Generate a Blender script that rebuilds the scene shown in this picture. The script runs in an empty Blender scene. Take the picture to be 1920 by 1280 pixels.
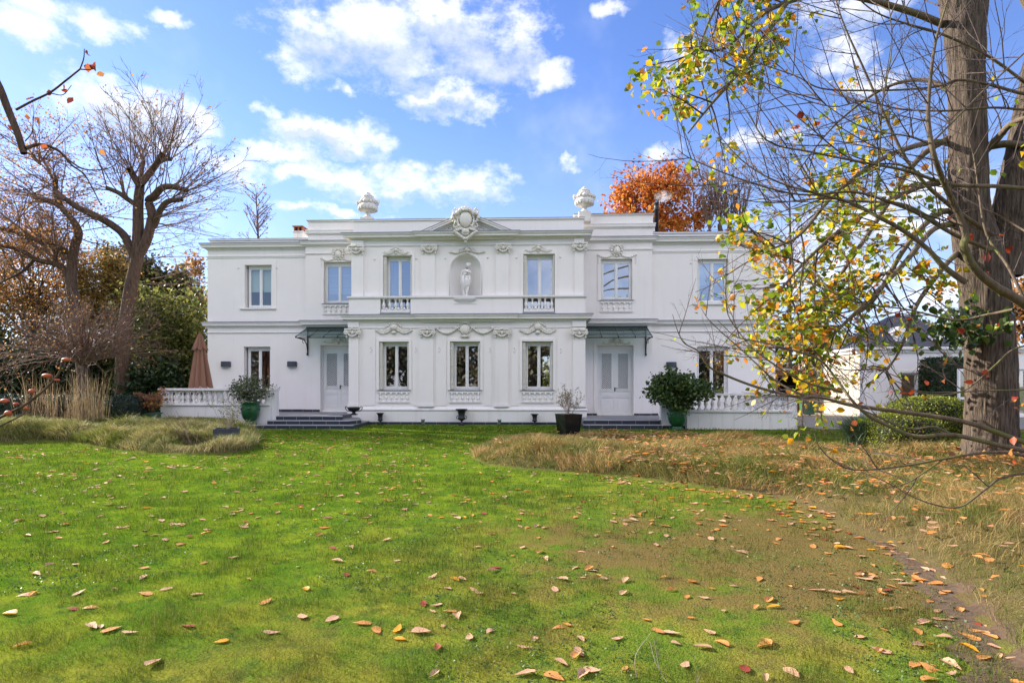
import bpy, bmesh, math, random
import numpy as np
from mathutils import Vector, Matrix
random.seed(7); RNG = np.random.default_rng(7)
SC = bpy.context.scene; COL = SC.collection
R = math.radians; PI = math.pi; sin = math.sin; cos = math.cos
# ------------------------------------------------------------ camera model
FPX, CH, TH, HOR = 1100.0, 1.46, R(2.2), 723.0
CT, ST = cos(TH), sin(TH)
def ray(px, py):
    r = (px-960)/FPX; u = (HOR-py)/FPX
    return r*CT-ST, r*ST+CT, u
def at(px, py, Y):
    dx, dy, u = ray(px, py); t = Y/dy
    return Vector((dx*t, Y, CH+u*t))
def AX(px, Y): return at(px, HOR, Y).x
def AZ(py, px, Y): return at(px, py, Y).z
def gnd(px, py):
    dx, dy, u = ray(px, py); t = -CH/u
    return (dx*t, dy*t)
# ------------------------------------------------------------ nodes / materials
class NT:
    def __init__(s, nt): s.nt = nt
    def n(s, t, **k):
        o = s.nt.nodes.new(t)
        for a, b in k.items(): setattr(o, a, b)
        return o
    def l(s, a, b): s.nt.links.new(a, b)
    def setin(s, inp, v):
        if hasattr(v, 'is_output') or isinstance(v, bpy.types.NodeSocket): s.l(v, inp)
        else: inp.default_value = v
    def m(s, op, a, b=0.0, c=0.0, clamp=False):
        o = s.n('ShaderNodeMath', operation=op, use_clamp=clamp)
        for i, v in enumerate((a, b, c)): s.setin(o.inputs[i], v)
        return o.outputs[0]
    def ss(s, x, lo, hi):
        o = s.n('ShaderNodeMapRange', interpolation_type='SMOOTHSTEP')
        s.setin(o.inputs[0], x); o.inputs[1].default_value = lo; o.inputs[2].default_value = hi
        return o.outputs[0]
    def mix(s, f, a, b, bt='MIX'):
        o = s.n('ShaderNodeMix', data_type='RGBA', blend_type=bt)
        s.setin(o.inputs[0], f)
        for i, v in ((6, a), (7, b)):
            if isinstance(v, tuple): v = (*v[:3], 1)
            s.setin(o.inputs[i], v)
        return o.outputs[2]
    def noise(s, vec, scale, detail=3, rough=.5, sc=None):
        o = s.n('ShaderNodeTexNoise'); o.inputs['Scale'].default_value = scale
        o.inputs['Detail'].default_value = detail; o.inputs['Roughness'].default_value = rough
        if sc is not None:
            mp = s.n('ShaderNodeMapping'); mp.inputs['Scale'].default_value = sc
            s.l(vec, mp.inputs[0]); vec = mp.outputs[0]
        if vec is not None: s.l(vec, o.inputs['Vector'])
        return o.outputs[0]
    def ramp(s, f, stops, interp='LINEAR'):
        o = s.n('ShaderNodeValToRGB'); cr = o.color_ramp; cr.interpolation = interp
        while len(cr.elements) < len(stops): cr.elements.new(.5)
        for e, (p, c) in zip(cr.elements, stops): e.position = p; e.color = (*c, 1)
        s.l(f, o.inputs[0]); return o.outputs[0]
def newmat(name):
    m = bpy.data.materials.new(name); m.use_nodes = True; m.node_tree.nodes.clear()
    t = NT(m.node_tree); out = t.n('ShaderNodeOutputMaterial')
    return m, t, out
def bsdf(t, col, rough=.6, metal=0, spec=.5):
    b = t.n('ShaderNodeBsdfPrincipled')
    if isinstance(col, tuple): col = (*col[:3], 1)
    t.setin(b.inputs['Base Color'], col); t.setin(b.inputs['Roughness'], rough)
    b.inputs['Metallic'].default_value = metal; b.inputs['Specular IOR Level'].default_value = spec
    return b
def posn(t): return t.n('ShaderNodeNewGeometry').outputs['Position']
def bump(t, b, h, strength=.3, dist=.01):
    o = t.n('ShaderNodeBump'); o.inputs['Strength'].default_value = strength; o.inputs['Distance'].default_value = dist
    t.l(h, o.inputs['Height']); t.l(o.outputs[0], b.inputs['Normal'])
def simple(name, c1, c2=None, rough=.6, metal=0, scale=6, bs=.2, bd=.005, spec=.5, sc=None, detail=4):
    m, t, out = newmat(name); p = posn(t)
    n = t.noise(p, scale, detail, .55, sc)
    b = bsdf(t, t.ramp(n, [(.3, c1), (.7, c2 or c1)]), rough, metal, spec)
    if bs: bump(t, b, n, bs, bd)
    t.l(b.outputs[0], out.inputs[0]); return m
def plaster(name, c, dirt=.12):
    m, t, out = newmat(name); p = posn(t)
    big = t.noise(p, .7, 4, .6); st = t.noise(p, 1.0, 5, .65, (5, 5, .35)); fine = t.noise(p, 45, 3, .6)
    f = t.m('MULTIPLY', t.ss(st, .5, .8), dirt*2.2)
    c1 = t.mix(t.ss(big, .3, .7), c, tuple(v*.955 for v in c))
    c2 = t.mix(f, c1, (.42, .38, .31))
    b = bsdf(t, c2, .72, 0, .3); bump(t, b, t.m('ADD', fine, t.m('MULTIPLY', big, 2.0)), .12, .006)
    t.l(b.outputs[0], out.inputs[0]); return m
def leafmat(name, stops, trans=.35, rough=.5, back=None, scale=None):
    m, t, out = newmat(name)
    g = t.n('ShaderNodeNewGeometry')
    f = g.outputs['Random Per Island']
    col = t.ramp(f, stops)
    if scale:
        nz = t.noise(g.outputs['Position'], scale, 2, .5)
        col = t.mix(t.m('MULTIPLY', t.ss(nz, .35, .7), .6), col, tuple(v*.6 for v in stops[0][1]))
    b = bsdf(t, col, rough, 0, .35)
    tr = t.n('ShaderNodeBsdfTranslucent'); t.l(col, tr.inputs[0])
    mx = t.n('ShaderNodeMixShader'); mx.inputs[0].default_value = trans
    t.l(b.outputs[0], mx.inputs[1]); t.l(tr.outputs[0], mx.inputs[2]); t.l(mx.outputs[0], out.inputs[0])
    return m
def barkmat(name, c1, c2, moss=None, sc=(9, 9, 1.6), bd=.03):
    m, t, out = newmat(name); p = posn(t)
    n = t.noise(p, 1.8, 6, .65, sc); n2 = t.noise(p, 2.5, 4, .6)
    col = t.ramp(n, [(.32, c1), (.62, c2)])
    if moss: col = t.mix(t.m('MULTIPLY', t.ss(n2, .5, .66), .75), col, moss)
    b = bsdf(t, col, .9, 0, .2); bump(t, b, n, .8, bd)
    t.l(b.outputs[0], out.inputs[0]); return m
M = {}
M['plaster'] = plaster('white_painted_plaster', (.86, .815, .785), .05)
M['plaster2'] = plaster('white_painted_moulding', (.80, .77, .75), .12)
M['plasterw'] = plaster('weathered_white_plaster', (.76, .74, .72), .35)
M['relief'] = simple('cream_plaster_relief', (.76, .725, .665), (.69, .65, .58), .8, scale=22, bs=.25, bd=.01)
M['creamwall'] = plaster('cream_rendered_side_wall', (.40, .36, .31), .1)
M['stone'] = simple('pale_carved_stone', (.70, .67, .63), (.58, .54, .49), .8, scale=9, bs=.35)
M['lead'] = simple('grey_lead_capping', (.20, .20, .21), (.30, .30, .31), .55, scale=5)
M['pvc'] = simple('white_window_paint', (.80, .79, .77), (.77, .76, .74), .35, scale=3, bs=0)
M['cream'] = simple('cream_shutter_paint', (.72, .69, .61), (.66, .63, .55), .45, scale=3, bs=.1)
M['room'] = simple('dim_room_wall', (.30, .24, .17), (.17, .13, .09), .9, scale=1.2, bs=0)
M['roomfloor'] = simple('room_floorboards', (.12, .07, .04), (.08, .05, .03), .5, scale=2, bs=0)
M['blind'] = simple('pale_green_roller_blind', (.50, .60, .54), (.46, .56, .50), .8, scale=2, bs=0)
M['blindw'] = simple('white_slatted_blind', (.62, .66, .68), (.40, .44, .47), .6, scale=1.0, bs=0, sc=(0, 0, 14))
M['curtain'] = simple('white_net_curtain', (.66, .66, .68), (.48, .48, .52), .9, scale=3, bs=0, sc=(12, 1, .3))
def glassmat(name, base, refl):
    m, t, out = newmat(name)
    g = t.n('ShaderNodeBsdfGlossy'); g.inputs['Roughness'].default_value = .015; g.inputs[0].default_value = (.95, .97, 1, 1)
    tr = t.n('ShaderNodeBsdfTransparent'); tr.inputs[0].default_value = (*base, 1)
    n = t.noise(posn(t), 1.3, 2, .5); bp = t.n('ShaderNodeBump'); bp.inputs['Strength'].default_value = .05; bp.inputs['Distance'].default_value = .02
    t.l(n, bp.inputs['Height']); t.l(bp.outputs[0], g.inputs['Normal'])
    mx = t.n('ShaderNodeMixShader'); mx.inputs[0].default_value = refl
    t.l(tr.outputs[0], mx.inputs[1]); t.l(g.outputs[0], mx.inputs[2]); t.l(mx.outputs[0], out.inputs[0]); return m
M['glass'] = glassmat('window_glass', (.72, .74, .74), .30)
M['glassup'] = glassmat('upper_window_glass', (.55, .6, .65), .36)
M['glassclear'] = glassmat('clear_window_glass', (.85, .88, .86), .16)
M['glassdoor'] = glassmat('dark_door_glass', (.10, .09, .09), .10)
M['glasscan'] = glassmat('canopy_glass', (.55, .66, .66), .22)
M['iron'] = simple('dark_green_grey_iron', (.028, .038, .042), (.04, .05, .055), .45, .4, scale=12, bs=.1)
M['castiron'] = simple('black_cast_iron', (.012, .013, .015), (.03, .03, .032), .5, .3, scale=20, bs=.3)
M['greenglaze'] = simple('green_glazed_terracotta', (.007, .055, .020), (.014, .095, .034), .22, 0, scale=5, bs=.1, spec=.7)
M['terra'] = simple('terracotta', (.35, .13, .07), (.28, .10, .06), .8, scale=8)
M['canvas'] = simple('brown_canvas', (.27, .135, .085), (.23, .11, .07), .9, scale=40, bs=.15)
M['canvasedge'] = simple('white_piping', (.75, .72, .68), None, .8, bs=0)
M['lamp'] = simple('slate_grey_metal', (.055, .065, .09), (.07, .08, .105), .5, .3, scale=10, bs=0)
M['blackgloss'] = simple('black_gloss_planter', (.008, .009, .01), (.014, .015, .016), .12, 0, scale=3, bs=0)
M['zinc'] = simple('dark_zinc_planter', (.035, .045, .065), (.06, .07, .09), .5, .3, scale=6)
M['soil'] = simple('soil', (.045, .03, .02), (.08, .055, .035), .95, scale=14, bs=.6, bd=.03)
M['slate'] = simple('slate_roof', (.055, .055, .068), (.10, .095, .11), .7, scale=4, sc=(1, 1, 6), bs=.4, bd=.01)
M['timber'] = simple('brown_timber', (.16, .07, .035), (.24, .12, .06), .7, scale=3, sc=(8, 8, .6))
M['darkshed'] = simple('dark_shed_boards', (.03, .022, .018), (.055, .04, .03), .8, scale=3, sc=(6, 6, .5))
M['bin'] = simple('green_plastic', (.02, .09, .035), (.03, .11, .045), .5, bs=0)
M['gravel'] = simple('pale_gravel', (.20, .175, .14), (.28, .25, .205), .9, scale=30, bs=.5)
M['grille'] = simple('white_metal_grille', (.78, .78, .77), None, .4, bs=0)
M['handle'] = simple('dark_bronze', (.09, .07, .05), None, .35, .8, bs=0)
M['spot'] = simple('grey_spotlight_metal', (.38, .38, .38), (.30, .30, .30), .4, .7, bs=0)
def tilemat():
    m, t, out = newmat('dark_slate_tiles'); g = t.n('ShaderNodeNewGeometry')
    mp = t.n('ShaderNodeMapping'); mp.inputs['Rotation'].default_value = (R(90), 0, 0); t.l(g.outputs['Position'], mp.inputs[0])
    br = t.n('ShaderNodeTexBrick'); t.l(mp.outputs[0], br.inputs['Vector']); br.offset = .5
    br.inputs['Color1'].default_value = (.022, .027, .042, 1); br.inputs['Color2'].default_value = (.030, .036, .052, 1)
    br.inputs['Mortar'].default_value = (.30, .30, .32, 1); br.inputs['Scale'].default_value = 1
    br.inputs['Mortar Size'].default_value = .006; br.inputs['Brick Width'].default_value = .46; br.inputs['Row Height'].default_value = .135
    b = bsdf(t, br.outputs[0], .35); t.l(b.outputs[0], out.inputs[0]); return m
M['tile'] = tilemat()
M['tread'] = simple('grey_stone_tread', (.15, .15, .17), (.20, .20, .225), .5, scale=5, bs=.1)
M['nosing'] = simple('pale_step_nosing', (.42, .42, .44), None, .5, bs=0)
M['bark'] = barkmat('ridged_grey_brown_bark', (.018, .014, .011), (.145, .11, .084), None, (20, 20, 1.5), .08)
M['barkg'] = barkmat('mossy_branch_bark', (.075, .055, .04), (.15, .115, .08), (.12, .13, .035))
M['barkr'] = barkmat('reddish_brown_bark', (.045, .028, .021), (.125, .08, .058), None, (12, 12, 2))
M['twig'] = simple('dark_twig', (.045, .028, .024), (.09, .06, .05), .8, scale=8, bs=0)
M['twigr'] = simple('reddish_twig', (.14, .075, .055), (.22, .14, .10), .8, scale=8, bs=0)
M['twiggrey'] = simple('pale_grey_twig', (.22, .17, .14), (.32, .26, .22), .7, scale=8, bs=.1)
G_ = [(0, (.03, .06, .012)), (.5, (.055, .10, .02)), (1, (.09, .13, .03))]
M['lf_shrub'] = leafmat('glossy_green_leaf', [(0, (.025, .055, .012)), (.6, (.06, .11, .022)), (1, (.14, .17, .05))], .2, .35)
M['lf_olive'] = leafmat('grey_green_leaf', [(0, (.06, .085, .04)), (.6, (.12, .15, .07)), (1, (.22, .22, .13))], .2, .5)
M['lf_dry'] = leafmat('dry_grey_brown_leaf', [(0, (.20, .15, .12)), (.5, (.26, .22, .17)), (1, (.14, .17, .06))], .3)
M['lf_lime'] = leafmat('yellow_green_lime_leaf', [(0, (.08, .135, .012)), (.25, (.16, .25, .014)), (.50, (.34, .40, .02)), (.66, (.62, .50, .015)), (.84, (.70, .34, .015)), (.95, (.55, .18, .02)), (1, (.34, .12, .03))], .6, .4)
M['lf_orange'] = leafmat('orange_maple_leaf', [(0, (.30, .06, .015)), (.4, (.48, .13, .02)), (.8, (.60, .24, .04)), (1, (.62, .38, .08))], .5)
M['lf_brown'] = leafmat('orange_brown_leaf', [(0, (.22, .10, .04)), (.6, (.40, .19, .06)), (1, (.48, .28, .08))], .5)
M['lf_yel'] = leafmat('golden_autumn_leaf', [(0, (.17, .10, .035)), (.5, (.33, .20, .045)), (1, (.17, .165, .045))], .45)
M['lf_red'] = leafmat('red_autumn_leaf', [(0, (.20, .03, .018)), (.5, (.36, .06, .02)), (.85, (.42, .14, .05)), (1, (.50, .24, .05))], .4)
M['lf_dark'] = leafmat('dark_evergreen_leaf', [(0, (.014, .03, .010)), (.6, (.03, .055, .018)), (1, (.055, .085, .03))], .15)
M['lf_bamboo'] = leafmat('bamboo_leaf', [(0, (.045, .065, .018)), (.5, (.12, .14, .03)), (1, (.26, .25, .06))], .5)
M['lf_pine'] = leafmat('pine_needles', [(0, (.045, .05, .025)), (.5, (.10, .10, .045)), (1, (.18, .15, .06))], .25)
M['lf_box'] = leafmat('box_leaf', [(0, (.07, .11, .014)), (.5, (.17, .22, .022)), (1, (.36, .33, .04))], .4)
M['lf_yew'] = leafmat('yew_leaf', [(0, (.010, .026, .016)), (1, (.03, .058, .034))], .1)
M['lf_hyd'] = leafmat('dried_hydrangea', [(0, (.20, .08, .045)), (1, (.34, .17, .10))], .3)
M['lf_ros'] = leafmat('rosemary_leaf', [(0, (.03, .06, .03)), (1, (.10, .15, .08))], .25)
M['reed'] = leafmat('dry_reed', [(0, (.26, .17, .10)), (.5, (.42, .30, .18)), (1, (.26, .24, .09))], .3)
FALL = {'tan': leafmat('pale_tan_fallen_leaf', [(0, (.36, .18, .10)), (.5, (.50, .29, .175)), (1, (.58, .37, .24))], .2, .7),
        'orange': leafmat('orange_fallen_leaf', [(0, (.55, .20, .04)), (.5, (.62, .28, .08)), (1, (.55, .24, .10))], .3, .55),
        'yellow': leafmat('yellow_orange_fallen_leaf', [(0, (.66, .34, .03)), (1, (.72, .30, .02))], .3, .5),
        'red': leafmat('dark_red_fallen_leaf', [(0, (.22, .03, .02)), (1, (.30, .06, .03))], .2, .5)}
# ------------------------------------------------------------ object helpers
def wloc(o):
    v = Vector((0, 0, 0))
    while o is not None: v += o.location; o = o.parent
    return v
def tag(o, label=None, cat=None, group=None, kind=None):
    for k, v in (('label', label), ('category', cat), ('group', group), ('kind', kind)):
        if v: o[k] = v
    return o
def empty(name, loc, label=None, cat=None, group=None):
    o = bpy.data.objects.new(name, None); o.location = loc; o.empty_display_size = .2
    COL.objects.link(o); return tag(o, label, cat, group)
def link_mesh(name, me, mat, parent=None, loc=None):
    o = bpy.data.objects.new(name, me); COL.objects.link(o)
    if mat is not None: me.materials.append(mat)
    if parent is not None: o.parent = parent
    if loc is not None: o.location = loc
    return o
def mesh_np(name, V, Fs, mat, parent=None, smooth=False, loc=None):
    """V (n,3); Fs list of int arrays (m,k)"""
    me = bpy.data.meshes.new(name); V = np.asarray(V, dtype=np.float64)
    off = wloc(parent) if parent is not None else Vector((0, 0, 0))
    if loc is not None: off = off + Vector(loc)
    V = V - np.array(off)[None, :]
    me.vertices.add(len(V)); me.vertices.foreach_set('co', V.astype(np.float32).ravel())
    Fs = [f for f in Fs if len(f)]
    nl = sum(f.size for f in Fs); nf = sum(len(f) for f in Fs)
    me.loops.add(nl); me.polygons.add(nf)
    me.loops.foreach_set('vertex_index', np.concatenate([f.ravel() for f in Fs]).astype(np.int32))
    tot = np.concatenate([np.full(len(f), f.shape[1]) for f in Fs]); st = np.concatenate([[0], np.cumsum(tot)[:-1]])
    me.polygons.foreach_set('loop_start', st.astype(np.int32)); me.polygons.foreach_set('loop_total', tot.astype(np.int32))
    if smooth: me.polygons.foreach_set('use_smooth', np.ones(nf, dtype=bool))
    me.update(calc_edges=True)
    return link_mesh(name, me, mat, parent, loc)
class MB:
    def __init__(s): s.v = []; s.f = []; s.sm = []
    def add(s, vs, fs, smooth=False):
        b = len(s.v); s.v += [tuple(v) for v in vs]
        for f in fs: s.f.append([b+i for i in f]); s.sm.append(smooth)
    def box(s, x0, x1, y0, y1, z0, z1):
        if x0 > x1: x0, x1 = x1, x0
        if y0 > y1: y0, y1 = y1, y0
        if z0 > z1: z0, z1 = z1, z0
        s.add([(x0, y0, z0), (x1, y0, z0), (x1, y1, z0), (x0, y1, z0), (x0, y0, z1), (x1, y0, z1), (x1, y1, z1), (x0, y1, z1)],
              [(0, 3, 2, 1), (4, 5, 6, 7), (0, 1, 5, 4), (1, 2, 6, 5), (2, 3, 7, 6), (3, 0, 4, 7)]); return s
    def prism_z(s, poly, z0, z1, top=True):
        n = len(poly)
        s.add([(x, y, z0) for x, y in poly]+[(x, y, z1) for x, y in poly],
              [tuple(range(n))[::-1], tuple(range(n, 2*n))]+[(i, (i+1) % n, n+(i+1) % n, n+i) for i in range(n)]); return s
    def prism_y(s, poly, y0, y1):
        n = len(poly)
        s.add([(x, y0, z) for x, z in poly]+[(x, y1, z) for x, z in poly],
              [tuple(range(n)), tuple(range(n, 2*n))[::-1]]+[((i+1) % n, i, n+i, n+(i+1) % n) for i in range(n)]); return s
    def tube(s, pts, rad, n=8, caps=True):
        pts = [Vector(p) for p in pts]; k = len(pts)
        if not hasattr(rad, '__len__'): rad = [rad]*k
        vs = []; up = None
        for i, p in enumerate(pts):
            d = (pts[min(i+1, k-1)]-pts[max(i-1, 0)]).normalized()
            if up is None:
                up = Vector((0, 0, 1)) if abs(d.z) < .9 else Vector((1, 0, 0))
            a = d.cross(up)
            if a.length < 1e-4: a = d.orthogonal()
            a.normalize(); b = a.cross(d).normalized(); up = b
            for j in range(n):
                t = 2*PI*j/n; vs.append(p+(a*cos(t)+b*sin(t))*rad[i])
        fs = [(i*n+j, i*n+(j+1) % n, (i+1)*n+(j+1) % n, (i+1)*n+j) for i in range(k-1) for j in range(n)]
        s.add(vs, fs, True)
        if caps: s.f += [[len(s.v)-k*n+j for j in range(n)][::-1], [len(s.v)-n+j for j in range(n)]]; s.sm += [False, False]
        return s
    def lathe(s, prof, c=(0, 0, 0), n=24, smooth=True, sq=None):
        """prof list of (r,z)"""
        vs = []
        for r, z in prof:
            for j in range(n):
                t = 2*PI*j/n; vs.append((c[0]+r*cos(t), c[1]+r*sin(t), c[2]+z))
        k = len(prof)
        fs = [(i*n+j, i*n+(j+1) % n, (i+1)*n+(j+1) % n, (i+1)*n+j) for i in range(k-1) for j in range(n)]
        s.add(vs, fs, smooth)
        b = len(s.v)-k*n
        s.f += [[b+j for j in range(n)][::-1], [len(s.v)-n+j for j in range(n)]]; s.sm += [False, False]
        return s
    def lump(s, c, r, n=8, m=5):
        vs = []; fs = []
        for i in range(m+1):
            a = -PI/2+PI*i/m
            for j in range(n):
                t = 2*PI*j/n
                vs.append((c[0]+r[0]*cos(a)*cos(t), c[1]+r[1]*cos(a)*sin(t), c[2]+r[2]*sin(a)))
        fs = [(i*n+j, i*n+(j+1) % n, (i+1)*n+(j+1) % n, (i+1)*n+j) for i in range(m) for j in range(n)]
        s.add(vs, fs, True); return s
    def sweep(s, path, prof, ends=True):
        """path: plan points going so that outward is on the right hand; prof: (out,z) from bottom to top"""
        n = len(path); k = len(prof); vs = []
        nor = []
        for i in range(n-1):
            dx, dy = path[i+1][0]-path[i][0], path[i+1][1]-path[i][1]; l = math.hypot(dx, dy); nor.append((dy/l, -dx/l))
        for i in range(n):
            if i == 0: mv = nor[0]
            elif i == n-1: mv = nor[-1]
            else:
                a, b = nor[i-1], nor[i]; q = 1+a[0]*b[0]+a[1]*b[1]; mv = ((a[0]+b[0])/q, (a[1]+b[1])/q)
            for o, z in prof: vs.append((path[i][0]+mv[0]*o, path[i][1]+mv[1]*o, z))
        fs = [(i*k+j, (i+1)*k+j, (i+1)*k+j+1, i*k+j+1) for i in range(n-1) for j in range(k-1)]
        # close the back
        fs += [(i*k+k-1, (i+1)*k+k-1, (i+1)*k, i*k) for i in range(n-1)]
        if ends: fs += [tuple(range(k)), tuple(range((n-1)*k, n*k))[::-1]]
        s.add(vs, fs); return s
    def build(s, name, mat, parent=None, loc=None, **t):
        me = bpy.data.meshes.new(name)
        off = wloc(parent) if parent is not None else Vector((0, 0, 0))
        if loc is not None: off = off+Vector(loc)
        me.from_pydata([(v[0]-off.x, v[1]-off.y, v[2]-off.z) for v in s.v], [], s.f)
        me.polygons.foreach_set('use_smooth', s.sm); me.update()
        o = link_mesh(name, me, mat, parent, loc)
        return tag(o, **t) if t else o
def copy_tree(o, parent=None):
    c = o.copy(); COL.objects.link(c); c.parent = parent
    for ch in list(o.children): copy_tree(ch, c)
    return c
def fixn(o):
    bm = bmesh.new(); bm.from_mesh(o.data); bmesh.ops.recalc_face_normals(bm, faces=bm.faces); bm.to_mesh(o.data); bm.free(); return o
def wall(mb, x0, x1, z0, z1, yf, yb, holes=()):
    xs = sorted({x0, x1, *[h[0] for h in holes], *[h[1] for h in holes]}); zs = sorted({z0, z1, *[h[2] for h in holes], *[h[3] for h in holes]})
    xs = [x for x in xs if x0 <= x <= x1]; zs = [z for z in zs if z0 <= z <= z1]
    def inh(x, z): return any(h[0] < x < h[1] and h[2] < z < h[3] for h in holes)
    for i in range(len(xs)-1):
        for j in range(len(zs)-1):
            a, b, c, d = xs[i], xs[i+1], zs[j], zs[j+1]
            if inh((a+b)/2, (c+d)/2): continue
            mb.add([(a, yf, c), (b, yf, c), (b, yf, d), (a, yf, d)], [(0, 1, 2, 3)])
            mb.add([(a, yb, c), (b, yb, c), (b, yb, d), (a, yb, d)], [(3, 2, 1, 0)])
    def rim(a, b, c, d, inv):
        q = [(a, c), (b, c), (b, d), (a, d)]
        for i in range(4):
            p, r = q[i], q[(i+1) % 4]
            f = [(p[0], yf, p[1]), (r[0], yf, r[1]), (r[0], yb, r[1]), (p[0], yb, p[1])]
            mb.add(f, [(0, 1, 2, 3) if inv else (3, 2, 1, 0)])
    rim(x0, x1, z0, z1, False)
    for h in holes: rim(*h, True)
# --- foliage / twigs built with numpy
class Tubes:
    """collects many polylines and turns them into one mesh"""
    def __init__(s): s.V = []; s.Q = []; s.n = 0
    def add(s, pts, rad, n=4):
        P = np.asarray(pts, float); k = len(P)
        r = np.broadcast_to(np.asarray(rad, float), (k,)) if np.ndim(rad) == 0 else np.asarray(rad, float)
        T = np.empty_like(P); T[1:-1] = P[2:]-P[:-2] if k > 2 else T[1:-1]; T[0] = P[1]-P[0]; T[-1] = P[-1]-P[-2]
        T /= np.linalg.norm(T, axis=1)[:, None]+1e-9
        m = T.mean(0); ref = np.array([0, 0, 1.]) if abs(m[2]) < .75*np.linalg.norm(m) else np.array([1., .1, 0])
        A = np.cross(T, ref); A /= np.linalg.norm(A, axis=1)[:, None]+1e-9; B = np.cross(T, A)
        t = np.arange(n)*2*PI/n
        V = P[:, None, :]+r[:, None, None]*(A[:, None, :]*np.cos(t)[None, :, None]+B[:, None, :]*np.sin(t)[None, :, None])
        s.V.append(V.reshape(-1, 3))
        i = np.arange(k-1)[:, None]*n; j = np.arange(n)[None, :]
        s.Q.append(np.stack([i+j, i+(j+1) % n, i+n+(j+1) % n, i+n+j], -1).reshape(-1, 4)+s.n); s.n += k*n
    def build(s, name, mat, parent=None):
        if not s.V: return None
        return mesh_np(name, np.concatenate(s.V), [np.concatenate(s.Q)], mat, parent, True)
def unit(v): v = np.asarray(v, float); return v/(np.linalg.norm(v)+1e-9)
def smoothline(pts, n=6):
    """Catmull-Rom through control points"""
    P = np.asarray(pts, float)
    if len(P) < 3:
        t = np.linspace(0, 1, n+1)[:, None]; return P[0]*(1-t)+P[-1]*t
    Q = np.vstack([2*P[0]-P[1], P, 2*P[-1]-P[-2]]); out = []
    for i in range(len(P)-1):
        a, b, c, d = Q[i:i+4]
        for t in np.arange(n)/n:
            out.append(.5*((2*b)+(-a+c)*t+(2*a-5*b+4*c-d)*t*t+(-a+3*b-3*c+d)*t**3))
    out.append(P[-1]); return np.array(out)
def grow(tb, p, d, L, r, lvl, prm, tips, rng):
    """wandering branch with side branches"""
    k = prm['seg'][lvl]; pts = [np.array(p, float)]; d = unit(d); step = L/k
    for i in range(k):
        d = unit(d+rng.normal(0, prm['wob'][lvl], 3)+np.array([0, 0, prm['trop'][lvl]])*(step))
        pts.append(pts[-1]+d*step)
    pts = np.array(pts); rr = r*np.linspace(1, prm['tap'], k+1)
    tb.add(pts, rr, prm['sides'][lvl])
    if lvl+1 < len(prm['n']):
        m = prm['n'][lvl+1]
        m = int(m*rng.uniform(.7, 1.3)+.5)
        for q in range(m):
            f = rng.uniform(prm['from'][lvl], 1)**prm.get('pw', 1)
            x = f*k; i = min(int(x), k-1); a = pts[i]+(pts[i+1]-pts[i])*(x-i)
            dd = unit(pts[i+1]-pts[i]); o = unit(rng.normal(0, 1, 3)); o = unit(o-dd*o.dot(dd))
            if 'flat' in prm: o = unit(o*np.array([1, 1, prm['flat']]))
            ang = R(rng.uniform(*prm['ang'])); nd = dd*cos(ang)+o*sin(ang)
            ratio = rng.uniform(*prm['len'])*(1-.45*f)
            grow(tb, a, nd, L*ratio, max(r*(1-f*(1-prm['tap']))*prm['rr'], prm['rmin']), lvl+1, prm, tips, rng)
    if lvl >= len(prm['n'])-prm.get('tiplv', 1): tips.append(pts)
def leaves(name, C, size, mat, parent, rng, shape='leaf', droop=0., var=.35, updir=0.):
    """leaf-sized faces: folded 6-vertex leaf ('leaf'), or a diamond quad"""
    C = np.asarray(C, float); n = len(C)
    if n == 0: return None
    t = rng.normal(0, 1, (n, 3)); t[:, 2] = t[:, 2]*(1-abs(droop))-droop*1.5; t /= np.linalg.norm(t, axis=1)[:, None]
    w = rng.normal(0, 1, (n, 3)); 
    if updir: w[:, 2] += 0; 
    w -= t*(w*t).sum(1)[:, None]; w /= np.linalg.norm(w, axis=1)[:, None]; nn = np.cross(t, w)
    if np.ndim(size) == 0: size = size*rng.uniform(1-var, 1+var, n)
    s = size[:, None]
    if shape == 'leaf':
        c = rng.uniform(-.18, .25, (n, 1))*s
        V = np.stack([C-t*s*.5, C-t*s*.12+w*s*.42+nn*c, C+t*s*.22+w*s*.34+nn*c, C+t*s*.58-nn*c*.6, C+t*s*.22-w*s*.34+nn*c, C-t*s*.12-w*s*.42+nn*c], 1).reshape(-1, 3)
        b = np.arange(n)[:, None]*6
        F = [np.concatenate([b+np.array([[0, 1, 2, 3]]), b+np.array([[0, 3, 4, 5]])])]
    elif shape == 'blade':
        V = np.stack([C-w*s*.09, C+t*s, C+w*s*.09], 1).reshape(-1, 3); b = np.arange(n)[:, None]*3; F = [b+np.array([[0, 1, 2]])]
    else:
        V = np.stack([C-t*s*.5, C+w*s*.38, C+t*s*.5, C-w*s*.38], 1).reshape(-1, 3); b = np.arange(n)[:, None]*4; F = [b+np.array([[0, 1, 2, 3]])]
    return mesh_np(name, V, F, mat, parent)
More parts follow.
